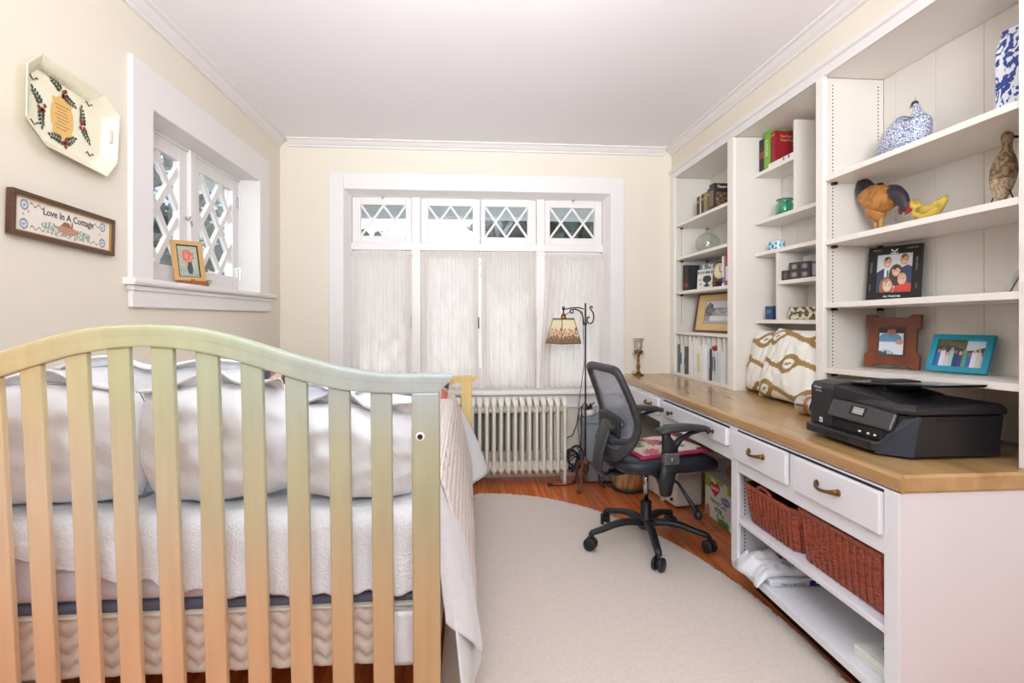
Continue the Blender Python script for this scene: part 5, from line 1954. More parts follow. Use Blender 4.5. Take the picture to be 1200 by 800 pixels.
for cx, cy in ((-.130, .085), (.135, .100), (-.125, -.060), (.140, -.085)):
    p = [(cx - .022 + k * .007, cy + .007 * math.sin(k * 1.5), .001) for k in range(7)]
    b.loft([TM @ Vector(q) for q in p], [(.0022, .0008)] * 7, n=5)
b.build('corner_scrolls', M_GRN, ty)

def frame_thing(name, label, cat, Mx, w, h, bw, depth, fm_, art, group=None, nx=60, ny=60, mitre=True, lip=None):
    """picture frame: M has local x right, y up, z to the viewer, origin bottom centre at the back"""
    t = thing(name, label, cat, tuple(Mx.translation), group=group)
    b = MB()
    for poly in ([(-w / 2, 0), (w / 2, 0), (w / 2 - bw, bw), (-w / 2 + bw, bw)], [(w / 2, 0), (w / 2, h), (w / 2 - bw, h - bw), (w / 2 - bw, bw)],
                 [(w / 2, h), (-w / 2, h), (-w / 2 + bw, h - bw), (w / 2 - bw, h - bw)], [(-w / 2, h), (-w / 2, 0), (-w / 2 + bw, bw), (-w / 2 + bw, h - bw)]):
        b.prism(poly, 'Z', 0, depth, M=Mx)
    b.box(-w / 2 + bw * .5, w / 2 - bw * .5, bw * .5, h - bw * .5, -.001, depth * .4, M=Mx)
    b.build('frame', fm_, t, bevel=.0015)
    if lip:
        q = MB()
        for poly in ([(-w / 2 + bw, bw), (w / 2 - bw, bw), (w / 2 - bw - .004, bw + .004), (-w / 2 + bw + .004, bw + .004)],
                     [(w / 2 - bw, bw), (w / 2 - bw, h - bw), (w / 2 - bw - .004, h - bw - .004), (w / 2 - bw - .004, bw + .004)],
                     [(w / 2 - bw, h - bw), (-w / 2 + bw, h - bw), (-w / 2 + bw + .004, h - bw - .004), (w / 2 - bw - .004, h - bw - .004)],
                     [(-w / 2 + bw, h - bw), (-w / 2 + bw, bw), (-w / 2 + bw + .004, bw + .004), (-w / 2 + bw + .004, h - bw - .004)]):
            q.prism(poly, 'Z', depth * .4, depth * .8, M=Mx)
        q.build('inner_lip', lip, t)
    picture('picture', Mx @ Matrix.Translation((0, h / 2, depth * .45)), w - 2 * bw + .002, h - 2 * bw + .002, art, t, nx, ny)
    return t

def stand_M(p0, p1, z, lean):
    """matrix for an upright panel from bottom-left p0 to bottom-right p1 (x, y), leaning back by lean radians"""
    r = Vector((p1[0] - p0[0], p1[1] - p0[1], 0)).normalized()
    n = r.cross(Vector((0, 0, 1)))
    u = Vector((0, 0, 1)) * math.cos(lean) - n * math.sin(lean)
    return plane_M(((p0[0] + p1[0]) / 2, (p0[1] + p1[1]) / 2, z), r, u)
def wid(p0, p1):
    return math.hypot(p1[0] - p0[0], p1[1] - p0[1])

# cross-stitch
M_WALNUT = wood('walnut_frame', (70, 42, 26), (98, 62, 38), rough=.35, axis='Y')
M_GILT = mat('gilt_edge', (168, 132, 72), .4, metal=.6, var=.1)
def stitch(u, v):
    x, y = u * .46, v * .115
    for cx in (.045, .415):
        for cy in (.028, .088):
            r = math.hypot(x - cx, y - cy)
            if .011 < r < .017 or r < .004 or (.004 < r < .008 and math.sin(6 * math.atan2(y - cy, x - cx)) > .3):
                return (124, 136, 172)
    if ell(x, y, .235, .040, .050, .016) and y < .052:
        return (176, 122, 96) if (int(x * 260) + int(y * 260)) % 3 else (200, 160, 132)
    if .20 < x < .255 and .048 < y < .068 and abs(x - .228) < .03 - (y - .048) * .9:
        return (150, 96, 76)
    if .216 < x < .226 and .024 < y < .040:
        return (150, 40, 48)
    if .252 < x < .260 and .050 < y < .072:
        return (132, 84, 70)
    if (ell(x, y, .155, .040, .040, .014) or ell(x, y, .305, .038, .045, .013)) and mnoise.noise((x * 130, y * 130, 3)) > -.1:
        return (132, 158, 140)
    if ell(x, y, .23, .022, .12, .010) and mnoise.noise((x * 120, y * 120, 9)) > .05:
        return (146, 160, 158)
    for cx, cy in ((.10, .022), (.36, .022), (.095, .094), (.368, .088)):
        if abs(y - cy - .005 * math.sin((x - cx) * 220)) < .0026 and abs(x - cx) < .028:
            return (150, 130, 130)
    for cx, cy in ((.062, .070), (.042, .058), (.40, .058)):
        if math.hypot(x - cx, y - cy) < .005:
            return (208, 172, 110)
    return (230, 220, 208)
fM_ = plane_M((XL + .006, 2.042, 1.5055), (0, 1, 0), (.06, -.02, 1))
fM_ = Matrix.Translation((.0, 0, 0)) @ plane_M((XL + .004, 2.048, 1.505), (0, .9995, -.032), (0, .032, 1))
st_t = frame_thing('cross_stitch_frame', 'long narrow dark framed cross stitch of a cottage below the tray', 'picture', fM_, .492, .143, .014, .022, M_WALNUT, stitch, nx=184, ny=50, lip=M_GILT)
M_STI = mat('grey_brown_thread', (84, 78, 82), .8, var=0)
text_part('stitched_lettering', 'Love In A Cottage', .033, fM_ @ Matrix.Translation((.012, .098, .0108)), M_STI, st_t, bold=.0004)

# flower painting on an easel on the left sill
M_GOLD = mat('worn_gold_frame', (204, 160, 104), .42, metal=.25, var=.12, scale=30)
def bouquet(u, v):
    n1 = mnoise.noise((u * 14, v * 14, 4))
    if ell(u, v, .50, .66, .30, .20):
        if n1 > .12:
            return (226, 130, 110)
        if n1 > -.12:
            return (196, 74, 70)
        return (232, 176, 158) if n1 > -.3 else (108, 92, 76)
    if abs(u - .56) < .10 and .12 < v < .5:
        return (70, 74, 76)
    if ell(u, v, .56, .28, .13, .17):
        return (78, 82, 88)
    if v < .25:
        return (170, 176, 164) if n1 > 0 else (150, 156, 148)
    return (176, 182, 152) if n1 > 0 else (158, 168, 150)
SM = stand_M((-1.500, 2.945), (-1.392, 3.045), 1.440, .34)
sp_t = frame_thing('flower_painting', 'small gold framed painting of a vase of red flowers on the window sill', 'picture', SM, .150, .232, .024, .016, M_GOLD, bouquet, nx=46, ny=70, lip=M_DARK)
es = thing('easel_stand', 'little brown and green table easel holding the flower painting', 'easel', (-1.43, 3.0, 1.4225))
eM = stand_M((-1.492, 2.935), (-1.384, 3.035), 1.4225, 0)
M_EASEL = mat('brown_easel_wood', (140, 84, 46), .45, var=.1)
MB().box(-.075, .075, 0, .012, .000, .034, M=eM).box(-.075, .075, .012, .024, .028, .034, M=eM).box(-.008, .008, .0, .03, .026, .040, M=eM).build('ledge', M_EASEL, es, bevel=.002)
MB().prism([(.03, 0), (.085, 0), (.10, .030), (.086, .034), (.07, .012), (.04, .012)], 'Z', -.03, .02, M=eM).build('rest', mat('verdigris_bracket', (142, 158, 128), .5, var=.1), es, bevel=.002)
MB().box(-.045, -.035, 0, .016, -.045, .002, M=eM).box(.035, .045, 0, .016, -.045, .002, M=eM).build('back_leg', M_EASEL, es, bevel=.002)

# ------------------------------------------------------------------ patterned cushions on the desk
def ogee(x, y):
    """brown eye-and-wave stripes on ivory (metres from the lower left corner)"""
    brown, ivory = (160, 128, 78), (240, 236, 226)
    for r in range(-1, 4):
        ph = (r % 2) * .19
        yc = r * .150 + .045
        xx = (((x - .12 - ph) / .38 + .5) % 1 - .5) * .38
        dy = abs(y - yc - .016 * math.sin(2 * PI * xx / .38))
        outer = .013 + (.038 * math.cos(xx / .10 * PI / 2) ** 1.2 if abs(xx) < .10 else 0)
        if dy < outer:
            inner = .025 * math.cos(xx / .062 * PI / 2) if abs(xx) < .062 else 0
            if dy < inner:
                return brown if abs(xx) < .026 and dy < .007 * math.cos(xx / .026 * PI / 2) else ivory
            return brown
    return ivory
def ogee_cushion(label, Mx, w, h, t, seed, dx, dy):
    p = thing('cushion', label, 'cushion', tuple(Mx.translation), group='ivory cushions with brown eye pattern')
    b = pillow_mesh(w, h, t, seed, n=90)
    loc = [v.copy() for v in b.v]
    b.v = [Mx @ Vector((v.x, v.z + h / 2, v.y)) for v in b.v]
    me_ = bpy.data.meshes.new('cushion_cover')
    off = Vector(Mx.translation)
    me_.from_pydata([tuple(v - off) for v in b.v], [], b.f)
    me_.polygons.foreach_set('use_smooth', [True] * len(me_.polygons))
    me_.materials.append(print_mat('printed_linen', .88, .25))
    o = bpy.data.objects.new('cushion_cover', me_)
    COL.objects.link(o)
    o.parent = p
    ORIG[o.name] = off
    colour_mesh(o, lambda i: ogee(loc[i].x + w / 2 + dx, loc[i].z + h / 2 + dy))
    b = MB()
    for k in range(8):
        a = k * .35
        q = Mx @ Vector((w / 2 * .96, h * .97, 0))
        b.loft([q, q + Vector((.004 * math.cos(k * 3), -.02 - .004 * k, .014 * math.sin(k * 2)))], [(.0015, .0015), (.0015, .0015)], n=5)
    b.build('tassel', M_TRIM, p, kind='stuff')
ogee_cushion('ivory cushion with brown eye pattern, the one behind at left', stand_M((1.725, 3.235), (1.735, 2.83), .808, .22), .44, .385, .13, 31, .30, .03)
ogee_cushion('ivory cushion with brown eye pattern, overlapping in front at right', stand_M((1.665, 2.99), (1.655, 2.475), .808, .30), .52, .405, .15, 32, .0, .0)

# ------------------------------------------------------------------ candle lamp and metal cup on the desk
cl = thing('candle_lamp', 'small brass candle lamp with a frosted glass shade at the far desk end', 'lamp', (1.335, 4.165, .805))
c0 = (1.335, 4.165, .805)
MB().lathe([(.042, 0), (.044, .006), (.034, .012), (.020, .020), (.012, .032), (.009, .045), (.013, .060), (.016, .072), (.012, .088), (.007, .10), (.010, .112), (.012, .120), (.008, .135), (.007, .150), (.013, .160), (.024, .168), (.034, .180), (.036, .192), (.030, .196), (.016, .200)], c0, 20).build('brass_stem', M_BRASS, cl, smooth=True)
b = MB()
for k in range(6):
    a = k * PI / 3
    x_, y_ = c0[0] + .040 * math.cos(a), c0[1] + .040 * math.sin(a)
    b.cyl((x_ - .006 * math.cos(a), y_ - .006 * math.sin(a), .805 + .188), (x_, y_, .805 + .186), .002, n=6)
    b.sphere((x_, y_, .805 + .168), (.005, .005, .012), 8, 6)
    b.sphere((x_, y_, .805 + .140), (.004, .004, .009), 8, 6)
b.build('prism_drops', glass_mat('crystal', (.9, .92, .92), .25), cl, smooth=True)
MB().loft([(c0[0] - .03, c0[1], .83), (c0[0] - .05, c0[1] - .005, .838), (c0[0] - .055, c0[1], .822), (c0[0] - .035, c0[1], .818)], [(.003, .003)] * 4, n=6).build('finger_loop', M_BRASS, cl, smooth=True)
MB().lathe([(.022, .196), (.026, .205), (.030, .225), (.030, .245), (.032, .262), (.040, .282), (.043, .290), (.0415, .290), (.030, .262), (.028, .245), (.028, .225), (.022, .20)], c0, 24, cap=False).build('glass_shade', glass_mat('frosted_glass', (.92, .92, .92), .3, .3), cl, smooth=True)
MB().cyl((c0[0], c0[1], .805 + .198), (c0[0], c0[1], .805 + .265), .017, n=16).build('candle', mat('ivory_wax', (244, 240, 230), .5, var=.02), cl, smooth=True)

mc = thing('metal_cup', 'shiny steel cup lying on its side beside the printer', 'cup', (1.555, 2.38, .805))
cM_ = Matrix.Translation((1.545, 2.425, .8505)) @ rotz(math.radians(-70)) @ Matrix.Rotation(PI / 2, 4, 'Y')
MB().lathe([(.020, .0), (.040, .002), (.043, .010), (.043, .075), (.044, .082), (.040, .083), (.038, .012), (.010, .010)], (0, 0, 0), 28, M=cM_).build('cup_body', M_CHROME, mc, smooth=True)
MB().lathe([(.0385, .070), (.0385, .076), (.030, .074), (.012, .068)], (0, 0, 0), 24, M=cM_).build('dark_lining', M_DARK, mc, smooth=True)
MB().lathe([(.0438, .050), (.0450, .054), (.0450, .062), (.0438, .066)], (0, 0, 0), 28, M=cM_, cap=False).build('copper_band', mat('copper', (190, 118, 78), .25, metal=1, var=.05), mc, smooth=True)

# ------------------------------------------------------------------ printer
M_PRN = mat('printer_black', (33, 31, 34), .42, var=.05, bump=.08, bscale=500)
M_PRN2 = mat('printer_blue_black', (38, 44, 58), .38, var=.05)
M_PRN3 = mat('printer_gloss', (28, 26, 29), .18, var=.03)
pn = thing('printer', 'black all-in-one inkjet printer with a document feeder on the desk', 'printer', (1.53, 1.81, .805))
# lower body: sides with a raked near front corner
body = MB()
bot = [(1.395, 1.600), (1.690, 1.600), (1.712, 1.63), (1.712, 2.02), (1.345, 2.02), (1.345, 1.68)]
top = [(1.420, 1.598), (1.700, 1.598), (1.722, 1.63), (1.722, 2.025), (1.375, 2.025), (1.375, 1.66)]
n = len(bot)
body.add([(x, y, .812) for x, y in bot] + [(x + .004 * (x < 1.5), y, .862) for x, y in bot] + [(x, y, .942) for x, y in top], [tuple(range(n - 1, -1, -1)), tuple(range(2 * n, 3 * n))] + [(j * n + i, j * n + (i + 1) % n, (j + 1) * n + (i + 1) % n, (j + 1) * n + i) for j in range(2) for i in range(n)])
body.build('body', M_PRN, pn, bevel=.006, segs=3)
for fx_, fy_ in ((1.42, 1.64), (1.66, 1.64), (1.42, 1.98), (1.66, 1.98)):
    MB().cyl((fx_, fy_, .805), (fx_, fy_, .813), .012, n=10).build('foot', M_DARK, pn)
# blue-black raked cheek at the near front corner
ck = MB()
ck.add([(1.318, 1.670, .812), (1.392, 1.594, .812), (1.412, 1.594, .946), (1.322, 1.668, .845), (1.352, 1.690, .812), (1.40, 1.62, .946), (1.350, 1.690, .845)],
       [(0, 1, 2, 3), (3, 2, 5, 6), (0, 3, 6, 4), (1, 0, 4), (1, 4, 5, 2)])
ck.build('front_cheek', M_PRN2, pn, bevel=.003)
# lid with bevelled rim
lid = MB()
l0 = [(1.395, 1.592), (1.705, 1.592), (1.728, 1.622), (1.728, 2.03), (1.362, 2.03), (1.362, 1.64)]
l1 = [(1.405, 1.606), (1.700, 1.604), (1.716, 1.626), (1.716, 2.02), (1.372, 2.02), (1.376, 1.65)]
n = len(l0)
lid.add([(x, y, .946) for x, y in l0] + [(x, y, .962) for x, y in l0] + [(x, y, .976) for x, y in l1], [tuple(range(n - 1, -1, -1)), tuple(range(2 * n, 3 * n))] + [(j * n + i, j * n + (i + 1) % n, (j + 1) * n + (i + 1) % n, (j + 1) * n + i) for j in range(2) for i in range(n)])
lid.build('scanner_lid', M_PRN, pn, bevel=.004, segs=3)
MB().box(1.47, 1.55, 1.5955, 1.600, .925, .936).build('lid_notch', M_DARK, pn)
# tall feeder head on the far side
fd = MB()
prof = [(1.338, .850), (1.348, .842), (1.60, .95), (1.638, .95), (1.638, 1.000), (1.62, 1.012), (1.40, 1.014), (1.352, 1.008), (1.340, .990)]
fd.prism(prof, 'Y', 1.905, 2.032)
fd.build('feeder_head', M_PRN, pn, bevel=.007, segs=3)
fb_ = MB()
fb_.add([(1.346, 1.91, .955), (1.346, 1.91, 1.006), (1.636, 1.91, 1.008), (1.636, 1.91, .97), (1.392, 1.64, .957), (1.396, 1.64, .972), (1.636, 1.70, .980), (1.636, 1.70, .972)],
        [(0, 1, 2, 3), (4, 7, 6, 5), (0, 4, 5, 1), (1, 5, 6, 2), (3, 2, 6, 7), (0, 3, 7, 4)])
fb_.build('sloping_band', M_PRN, pn, bevel=.004)
MB().prism([(1.905, .976), (1.905, 1.004), (1.83, 1.000), (1.76, .992), (1.72, .976)], 'X', 1.44, 1.64).build('feeder_mouth', M_DARK, pn, bevel=.003)
tr = MB()
tr.add([(1.41, 1.93, 1.006), (1.632, 1.93, 1.006), (1.640, 1.60, 1.032), (1.47, 1.60, 1.032), (1.41, 1.93, 1.016), (1.632, 1.93, 1.018), (1.640, 1.59, 1.041), (1.47, 1.59, 1.040)],
       [(0, 3, 2, 1), (4, 5, 6, 7), (0, 1, 5, 4), (1, 2, 6, 5), (2, 3, 7, 6), (3, 0, 4, 7)])
tr.build('document_tray', M_PRN3, pn, bevel=.003)
MB().box(1.47, 1.60, 1.80, 1.88, 1.018, 1.030).box(1.46, 1.60, 1.80, 1.90, .976, 1.014).build('paper_guide', M_PRN, pn, bevel=.004)
# control panel
PMx = plane_M((1.345, 1.770, .922), (.12, -1, -.04), (.45, .0, 1))
MB().box(-.130, .132, -.032, .034, -.012, .006, M=PMx).build('control_panel', mat('panel_grey', (62, 60, 62), .3, var=.04), pn, bevel=.008, segs=3)
MB().box(-.040, .026, -.010, .024, .006, .0072, M=PMx).build('screen_bezel', M_PRN3, pn, bevel=.001)
picture('screen', PMx @ Matrix.Translation((-.004, .008, .0078)), .044, .024, lambda u, v: (150, 150, 146) if abs(v - .5) > .1 else (176, 176, 170), pn, 12, 8)
# output slot, buttons and tray
MB().box(1.338, 1.37, 1.655, 1.905, .856, .888).build('output_slot', M_DARK, pn)
for i, yb in enumerate((1.76, 1.72, 1.69)):
    MB().sphere((1.336, yb, .866), (.004, .006, .004), 8, 6).build('button', M_TRIM, pn, smooth=True)
ot = MB()
ot.prism([(1.690, 1.312), (1.665, 1.345), (2.02, 1.345), (2.02, 1.318), (2.01, 1.308)], 'Z', .822, .850) if False else ot.prism([(1.308, 2.012), (1.318, 2.022), (1.40, 2.022), (1.40, 1.665), (1.345, 1.652), (1.308, 1.672)], 'Z', .820, .851)
ot.build('paper_tray', M_PRN, pn, bevel=.005, segs=3)
MB().box(1.3065, 1.309, 1.78, 1.90, .824, .836).box(1.3065, 1.309, 1.72, 1.93, .843, .845).box(1.3065, 1.309, 1.676, 1.690, .826, .848).build('tray_grip', M_DARK, pn)
LMx = plane_M((1.3375, 1.985, .985), (0, -1, 0), (.0, 0, 1))
text_part('maker_lettering', 'OfficeJet', .013, LMx @ Matrix.Translation((.0, .004, .0005)), mat('pale_grey_ink', (190, 190, 194), .5, var=0), pn)
text_part('model_lettering', 'All-in-One', .008, LMx @ Matrix.Translation((.006, -.009, .0005)), MATS['pale_grey_ink'], pn)
MB().box(-.009, .009, -.009, .009, 0, .0006, M=plane_M((1.3372, 1.965, .868), (0, -1, 0), (0, 0, 1))).build('badge', M_CARD, pn)
text_part('badge_lettering', 'hp', .014, plane_M((1.3362, 1.965, .869), (0, -1, 0), (0, 0, 1)), M_INKB, pn)

# ------------------------------------------------------------------ shelf things: right unit
def face(cx, cy, rx, ry, skin, hair, u, v):
    """tiny portrait shapes for a photo print"""
    if ell(u, v, cx, cy, rx, ry):
        if v > cy + ry * .45 + .2 * ry * math.sin((u - cx) * 40):
            return hair
        if ell(u, v, cx - rx * .4, cy + ry * .08, rx * .13, ry * .09) or ell(u, v, cx + rx * .4, cy + ry * .08, rx * .13, ry * .09):
            return (70, 50, 44)
        if abs(v - (cy - ry * .45)) < ry * .07 and abs(u - cx) < rx * .42:
            return (236, 214, 206)
        return skin
    return None
def family(u, v):
    for c in (face(.55, .55, .11, .13, (226, 178, 158), (74, 56, 52), u, v), face(.30, .80, .12, .14, (214, 162, 136), (72, 60, 52), u, v), face(.76, .84, .12, .14, (216, 160, 128), (110, 74, 48), u, v),
              face(.33, .20, .13, .17, (232, 190, 168), (180, 140, 104), u, v), face(.72, .35, .12, .15, (230, 186, 160), (206, 176, 132), u, v)):
        if c:
            return c
    if ell(u, v, .55, .45, .20, .28):
        return (82, 62, 60)
    if ell(u, v, .30, .16, .20, .24):
        return (150, 104, 84)
    if ell(u, v, .78, .06, .28, .20):
        return (216, 78, 62)
    if u < .34 and v < .64 - .5 * abs(u - .2):
        return (230, 228, 232) if .22 < u < .30 and v > .4 else (66, 74, 90)
    if u > .62 and v < .70 - .4 * abs(u - .85):
        return (60, 76, 110)
    if v < .12:
        return (224, 168, 150)
    return (214, 218, 222)
def father_baby(u, v):
    if ell(u, v, .50, .88, .17, .16):
        return (96, 54, 44) if v > .93 else (176, 104, 84)
    if ell(u, v, .82, .47, .15, .09):
        return (206, 150, 128)
    if v < .48 and v > .10 + .1 * math.sin(u * 6):
        return (232, 236, 244)
    if v < .22:
        return (190, 206, 226) if mnoise.noise((u * 9, v * 9, 1)) > 0 else (70, 90, 120)
    if ell(u, v, .45, .55, .46, .28):
        return (104, 156, 192)
    if v > .80:
        return (60, 40, 42)
    return (226, 224, 222)
def crowd(u, v):
    if v > .72 + .08 * math.sin(u * 7):
        return (206, 222, 230) if u > .6 else ((116, 104, 74) if mnoise.noise((u * 9, v * 9, 4)) > 0 else (90, 92, 64))
    for i in range(11):
        cx = .05 + i * .092
        h = .58 + .10 * math.sin(i * 2.4)
        if ell(u, v, cx, h, .032, .075):
            return [(196, 148, 122), (156, 110, 90), (214, 170, 146)][i % 3]
        if abs(u - cx) < .05 and v < h - .04:
            return [(70, 100, 180), (60, 70, 140), (160, 200, 210), (226, 226, 232), (90, 160, 120), (50, 60, 90), (214, 200, 190)][(i * 3) % 7]
    return (64, 66, 70)
# black souvenir frame
Mx = stand_M((1.822, 2.350), (1.906, 2.150), 1.3275, .12)
bfm = frame_thing('framed_photo', 'black souvenir frame with a family portrait of five people', 'photo frame', Mx, .218, .243, .036, .014, mat('black_frame_card', (26, 24, 24), .4, var=.08), family, group='photo frames on the right shelves', nx=70, ny=70)
M_GREYINK = mat('grey_ink', (150, 150, 150), .5, var=0)
for body_, sz, q, rot in (('FAMILY', .011, (-.07, .227), 0), ('FOREVER', .011, (.072, .227), 0), ('MEMORIES', .010, (-.092, .15), PI / 2), ('TOGETHER', .012, (.092, .155), PI / 2), ('LAUGH', .009, (-.094, .06), PI / 2), ('LOVE', .009, (.094, .06), PI / 2)):
    text_part('frame_lettering', body_, sz, Mx @ Matrix.Translation((q[0], q[1], .0146)) @ Matrix.Rotation(rot, 4, 'Z'), M_GREYINK, bfm)
text_part('crest_lettering', 'FAMILY', .009, Mx @ Matrix.Translation((0, .210, .0146)), M_INKW, bfm, bold=.0003)
text_part('base_lettering', 'ALL TOGETHER', .010, Mx @ Matrix.Translation((0, .018, .0146)), M_INKW, bfm, bold=.0002)
b = MB()
for sg in (-1, 1):
    b.add([Mx @ Vector(p) for p in ((0, .219, .0147), (sg * .012, .229, .0147), (sg * .015, .225, .0147), (sg * .004, .216, .0147))], [(0, 1, 2, 3)])
b.build('crest', M_INKW, bfm)
# burl wood frame with stepped corners
Mx = stand_M((1.815, 2.352), (1.905, 2.150), 1.0315, .10)
wf = thing('framed_photo', 'red brown burl wood frame with stepped corners, photo of a man holding a baby', 'photo frame', tuple(Mx.translation), group='photo frames on the right shelves')
M_BURL = wood('burl_wood', (96, 40, 18), (146, 70, 34), rough=.3, axis='X', scale=.25, coat=.3)
w, h = .222, .236
ow = [(-w / 2, 0), (-.075, 0), (-.062, .014), (.062, .014), (.075, 0), (w / 2, 0), (w / 2, .058), (.097, .072), (.097, h - .072), (w / 2, h - .058), (w / 2, h), (.075, h), (.062, h - .014), (-.062, h - .014), (-.075, h), (-w / 2, h), (-w / 2, h - .058), (-.097, h - .072), (-.097, .072), (-w / 2, .058)]
MB().prism(ow, 'Z', 0, .018, M=Mx).build('frame', M_BURL, wf, bevel=.003)
picture('picture', Mx @ Matrix.Translation((0, h / 2, .0188)), .100, .118, father_baby, wf, 46, 56)
q = MB()
for (x0, x1, y0, y1) in ((-.054, -.049, .056, h - .056), (.049, .054, .056, h - .056), (-.054, .054, .054, .060), (-.054, .054, h - .060, h - .054)):
    q.box(x0, x1, y0, y1, .017, .0205, M=Mx)
q.build('inner_lip', M_WALNUT, wf)
# turquoise frame
Mx = stand_M((1.815, 2.015), (1.875, 1.825), 1.0425, .40)
frame_thing('framed_photo', 'turquoise frame with a group photo, leaning back on the lowest right shelf', 'photo frame', Mx, .205, .152, .022, .016, mat('turquoise_lacquer', (20, 146, 172), .35, var=.04), crowd, group='photo frames on the right shelves', nx=90, ny=56)
# silver frame edge-on at the far right
sf = thing('framed_photo', 'grey silver frame seen edge-on at the right end of the middle shelf', 'photo frame', (1.80, 1.63, 1.331), group='photo frames on the right shelves')
sM = plane_M((1.79, 1.645, 1.331), (.75, .66, 0), (.20, -.42, 1))
M_SILV = mat('dull_silver', (176, 178, 182), .4, metal=.6, var=.08)
MB().box(-.05, .05, 0, .118, 0, .011, M=sM).build('frame', M_SILV, sf, bevel=.002)
MB().box(-.05, .05, 0, .112, -.026, -.014, M=sM).build('back_leaf', M_SILV, sf, bevel=.002)
for i in range(12):
    MB().box(-.0515, -.0495, .006 + i * .0092, .010 + i * .0092, .001, .010, M=sM).build('bead', M_TRIM, sf)
b = MB().cyl(sM @ Vector((-.048, .108, -.014)), sM @ Vector((-.048, .108, 0)), .003, n=8)
b.build('hinge', M_SILV, sf)

# blue and white jar
vs = thing('ginger_jar', 'blue and white eight-sided porcelain jar on the top right shelf', 'jar', (1.815, 1.603, 1.908))
b = MB()
NP = 96
prof = [(.098, 0), (.103, .004), (.105, .02), (.106, .11), (.106, .19), (.103, .225), (.095, .246), (.090, .252), (.086, .262), (.090, .270), (.084, .272), (.080, .262), (.078, .24)]
prof = [(prof[i][0] + (prof[i + 1][0] - prof[i][0]) * t, prof[i][1] + (prof[i + 1][1] - prof[i][1]) * t) for i in range(len(prof) - 1) for t in [k / max(1, int(abs(prof[i + 1][1] - prof[i][1]) / .0035)) for k in range(max(1, int(abs(prof[i + 1][1] - prof[i][1]) / .0035)))]]
for r, z in prof:
    for k in range(NP):
        a = 2 * PI * k / NP
        s_ = (a + PI / 8) % (PI / 4) - PI / 8
        rr = r * math.cos(PI / 8) / math.cos(s_)
        rr = rr * .8 + r * .2
        b.v.append(Vector((1.815 + rr * math.cos(a), 1.603 + rr * math.sin(a), 1.908 + z)))
for i in range(len(prof) - 1):
    for k in range(NP):
        b.f.append((i * NP + k, i * NP + (k + 1) % NP, (i + 1) * NP + (k + 1) % NP, (i + 1) * NP + k))
b.f.append(tuple(range(NP)))
o = b.build('jar_body', speck_mat('blue_white_scroll', (40, 66, 140), (224, 230, 238), 26, .46, .50, .2, 2.2, 1.5), vs, smooth=True)
# figurine helper: lofted body coloured by vertex
def fig(name, parent, pts, rad, col, n=20, up=(0, 0, 1), rough=.5, power=2.0, seg=4):
    P, R = [], []
    for i in range(len(pts) - 1):
        for k in range(seg):
            t = k / seg
            t2 = t
            P.append(Vector(pts[i]).lerp(Vector(pts[i + 1]), t2))
            R.append(tuple(rad[i][j] + (rad[i + 1][j] - rad[i][j]) * t2 for j in (0, 1)))
    P.append(Vector(pts[-1]))
    R.append(rad[-1])
    for _ in range(3):
        P = [P[0]] + [(P[i - 1] + P[i] * 2 + P[i + 1]) / 4 for i in range(1, len(P) - 1)] + [P[-1]]
        R = [R[0]] + [tuple((R[i - 1][j] + R[i][j] * 2 + R[i + 1][j]) / 4 for j in (0, 1)) for i in range(1, len(R) - 1)] + [R[-1]]
    b = MB().loft(P, R, n=n, up=up, power=power)
    o = b.build(name, print_mat('painted_figure_%d' % int(rough * 100), rough), parent, smooth=True)
    off = ORIG[parent.name]
    colour_mesh(o, lambda i: col(o.data.vertices[i].co + off))
    return o
# guinea fowl, speckled
gf = thing('guinea_fowl_figurine', 'speckled blue and white pottery guinea fowl on the top right shelf', 'figurine', (1.80, 2.13, 1.905))
def speck(p):
    n_ = mnoise.noise((p.x * 150, p.y * 150, p.z * 150))
    if p.z > 2.102:
        return (56, 50, 56)
    return (110, 122, 158) if n_ > .05 else (206, 210, 220)
gfb = fig('body', gf, [(1.80, 2.262, 1.925), (1.80, 2.235, 1.950), (1.80, 2.19, 1.975), (1.80, 2.13, 1.992), (1.80, 2.075, 2.005), (1.80, 2.045, 2.035), (1.80, 2.045, 2.062), (1.80, 2.050, 2.088), (1.80, 2.054, 2.110)],
    [(.006, .006), (.030, .024), (.058, .050), (.076, .078), (.070, .088), (.046, .060), (.022, .030), (.013, .016), (.011, .012)], speck, n=40, seg=8)
fig('head', gf, [(1.80, 2.052, 2.108), (1.80, 2.058, 2.120), (1.80, 2.072, 2.114), (1.80, 2.086, 2.106)], [(.009, .010), (.011, .012), (.008, .008), (.002, .002)], lambda p: (52, 46, 52) if p.y < 2.07 else (190, 150, 130), seg=3)
MB().loft([(1.80, 2.054, 2.124), (1.80, 2.057, 2.142)], [(.004, .005), (.001, .001)], n=8).build('casque', mat('pale_horn', (198, 190, 180), .5, var=.1), gf, smooth=True)
MB().lathe([(.060, 0), (.066, .006), (.064, .03), (.05, .04)], (1.80, 2.12, 1.905), 24).build('base', mat('pale_blue_base', (150, 160, 188), .4, var=.1, scale=90), gf, smooth=True)
gfb.data.materials[0] = speck_mat('guinea_speckle', (96, 108, 150), (220, 222, 230), 190, .44, .54, .35, .3, 1.0)
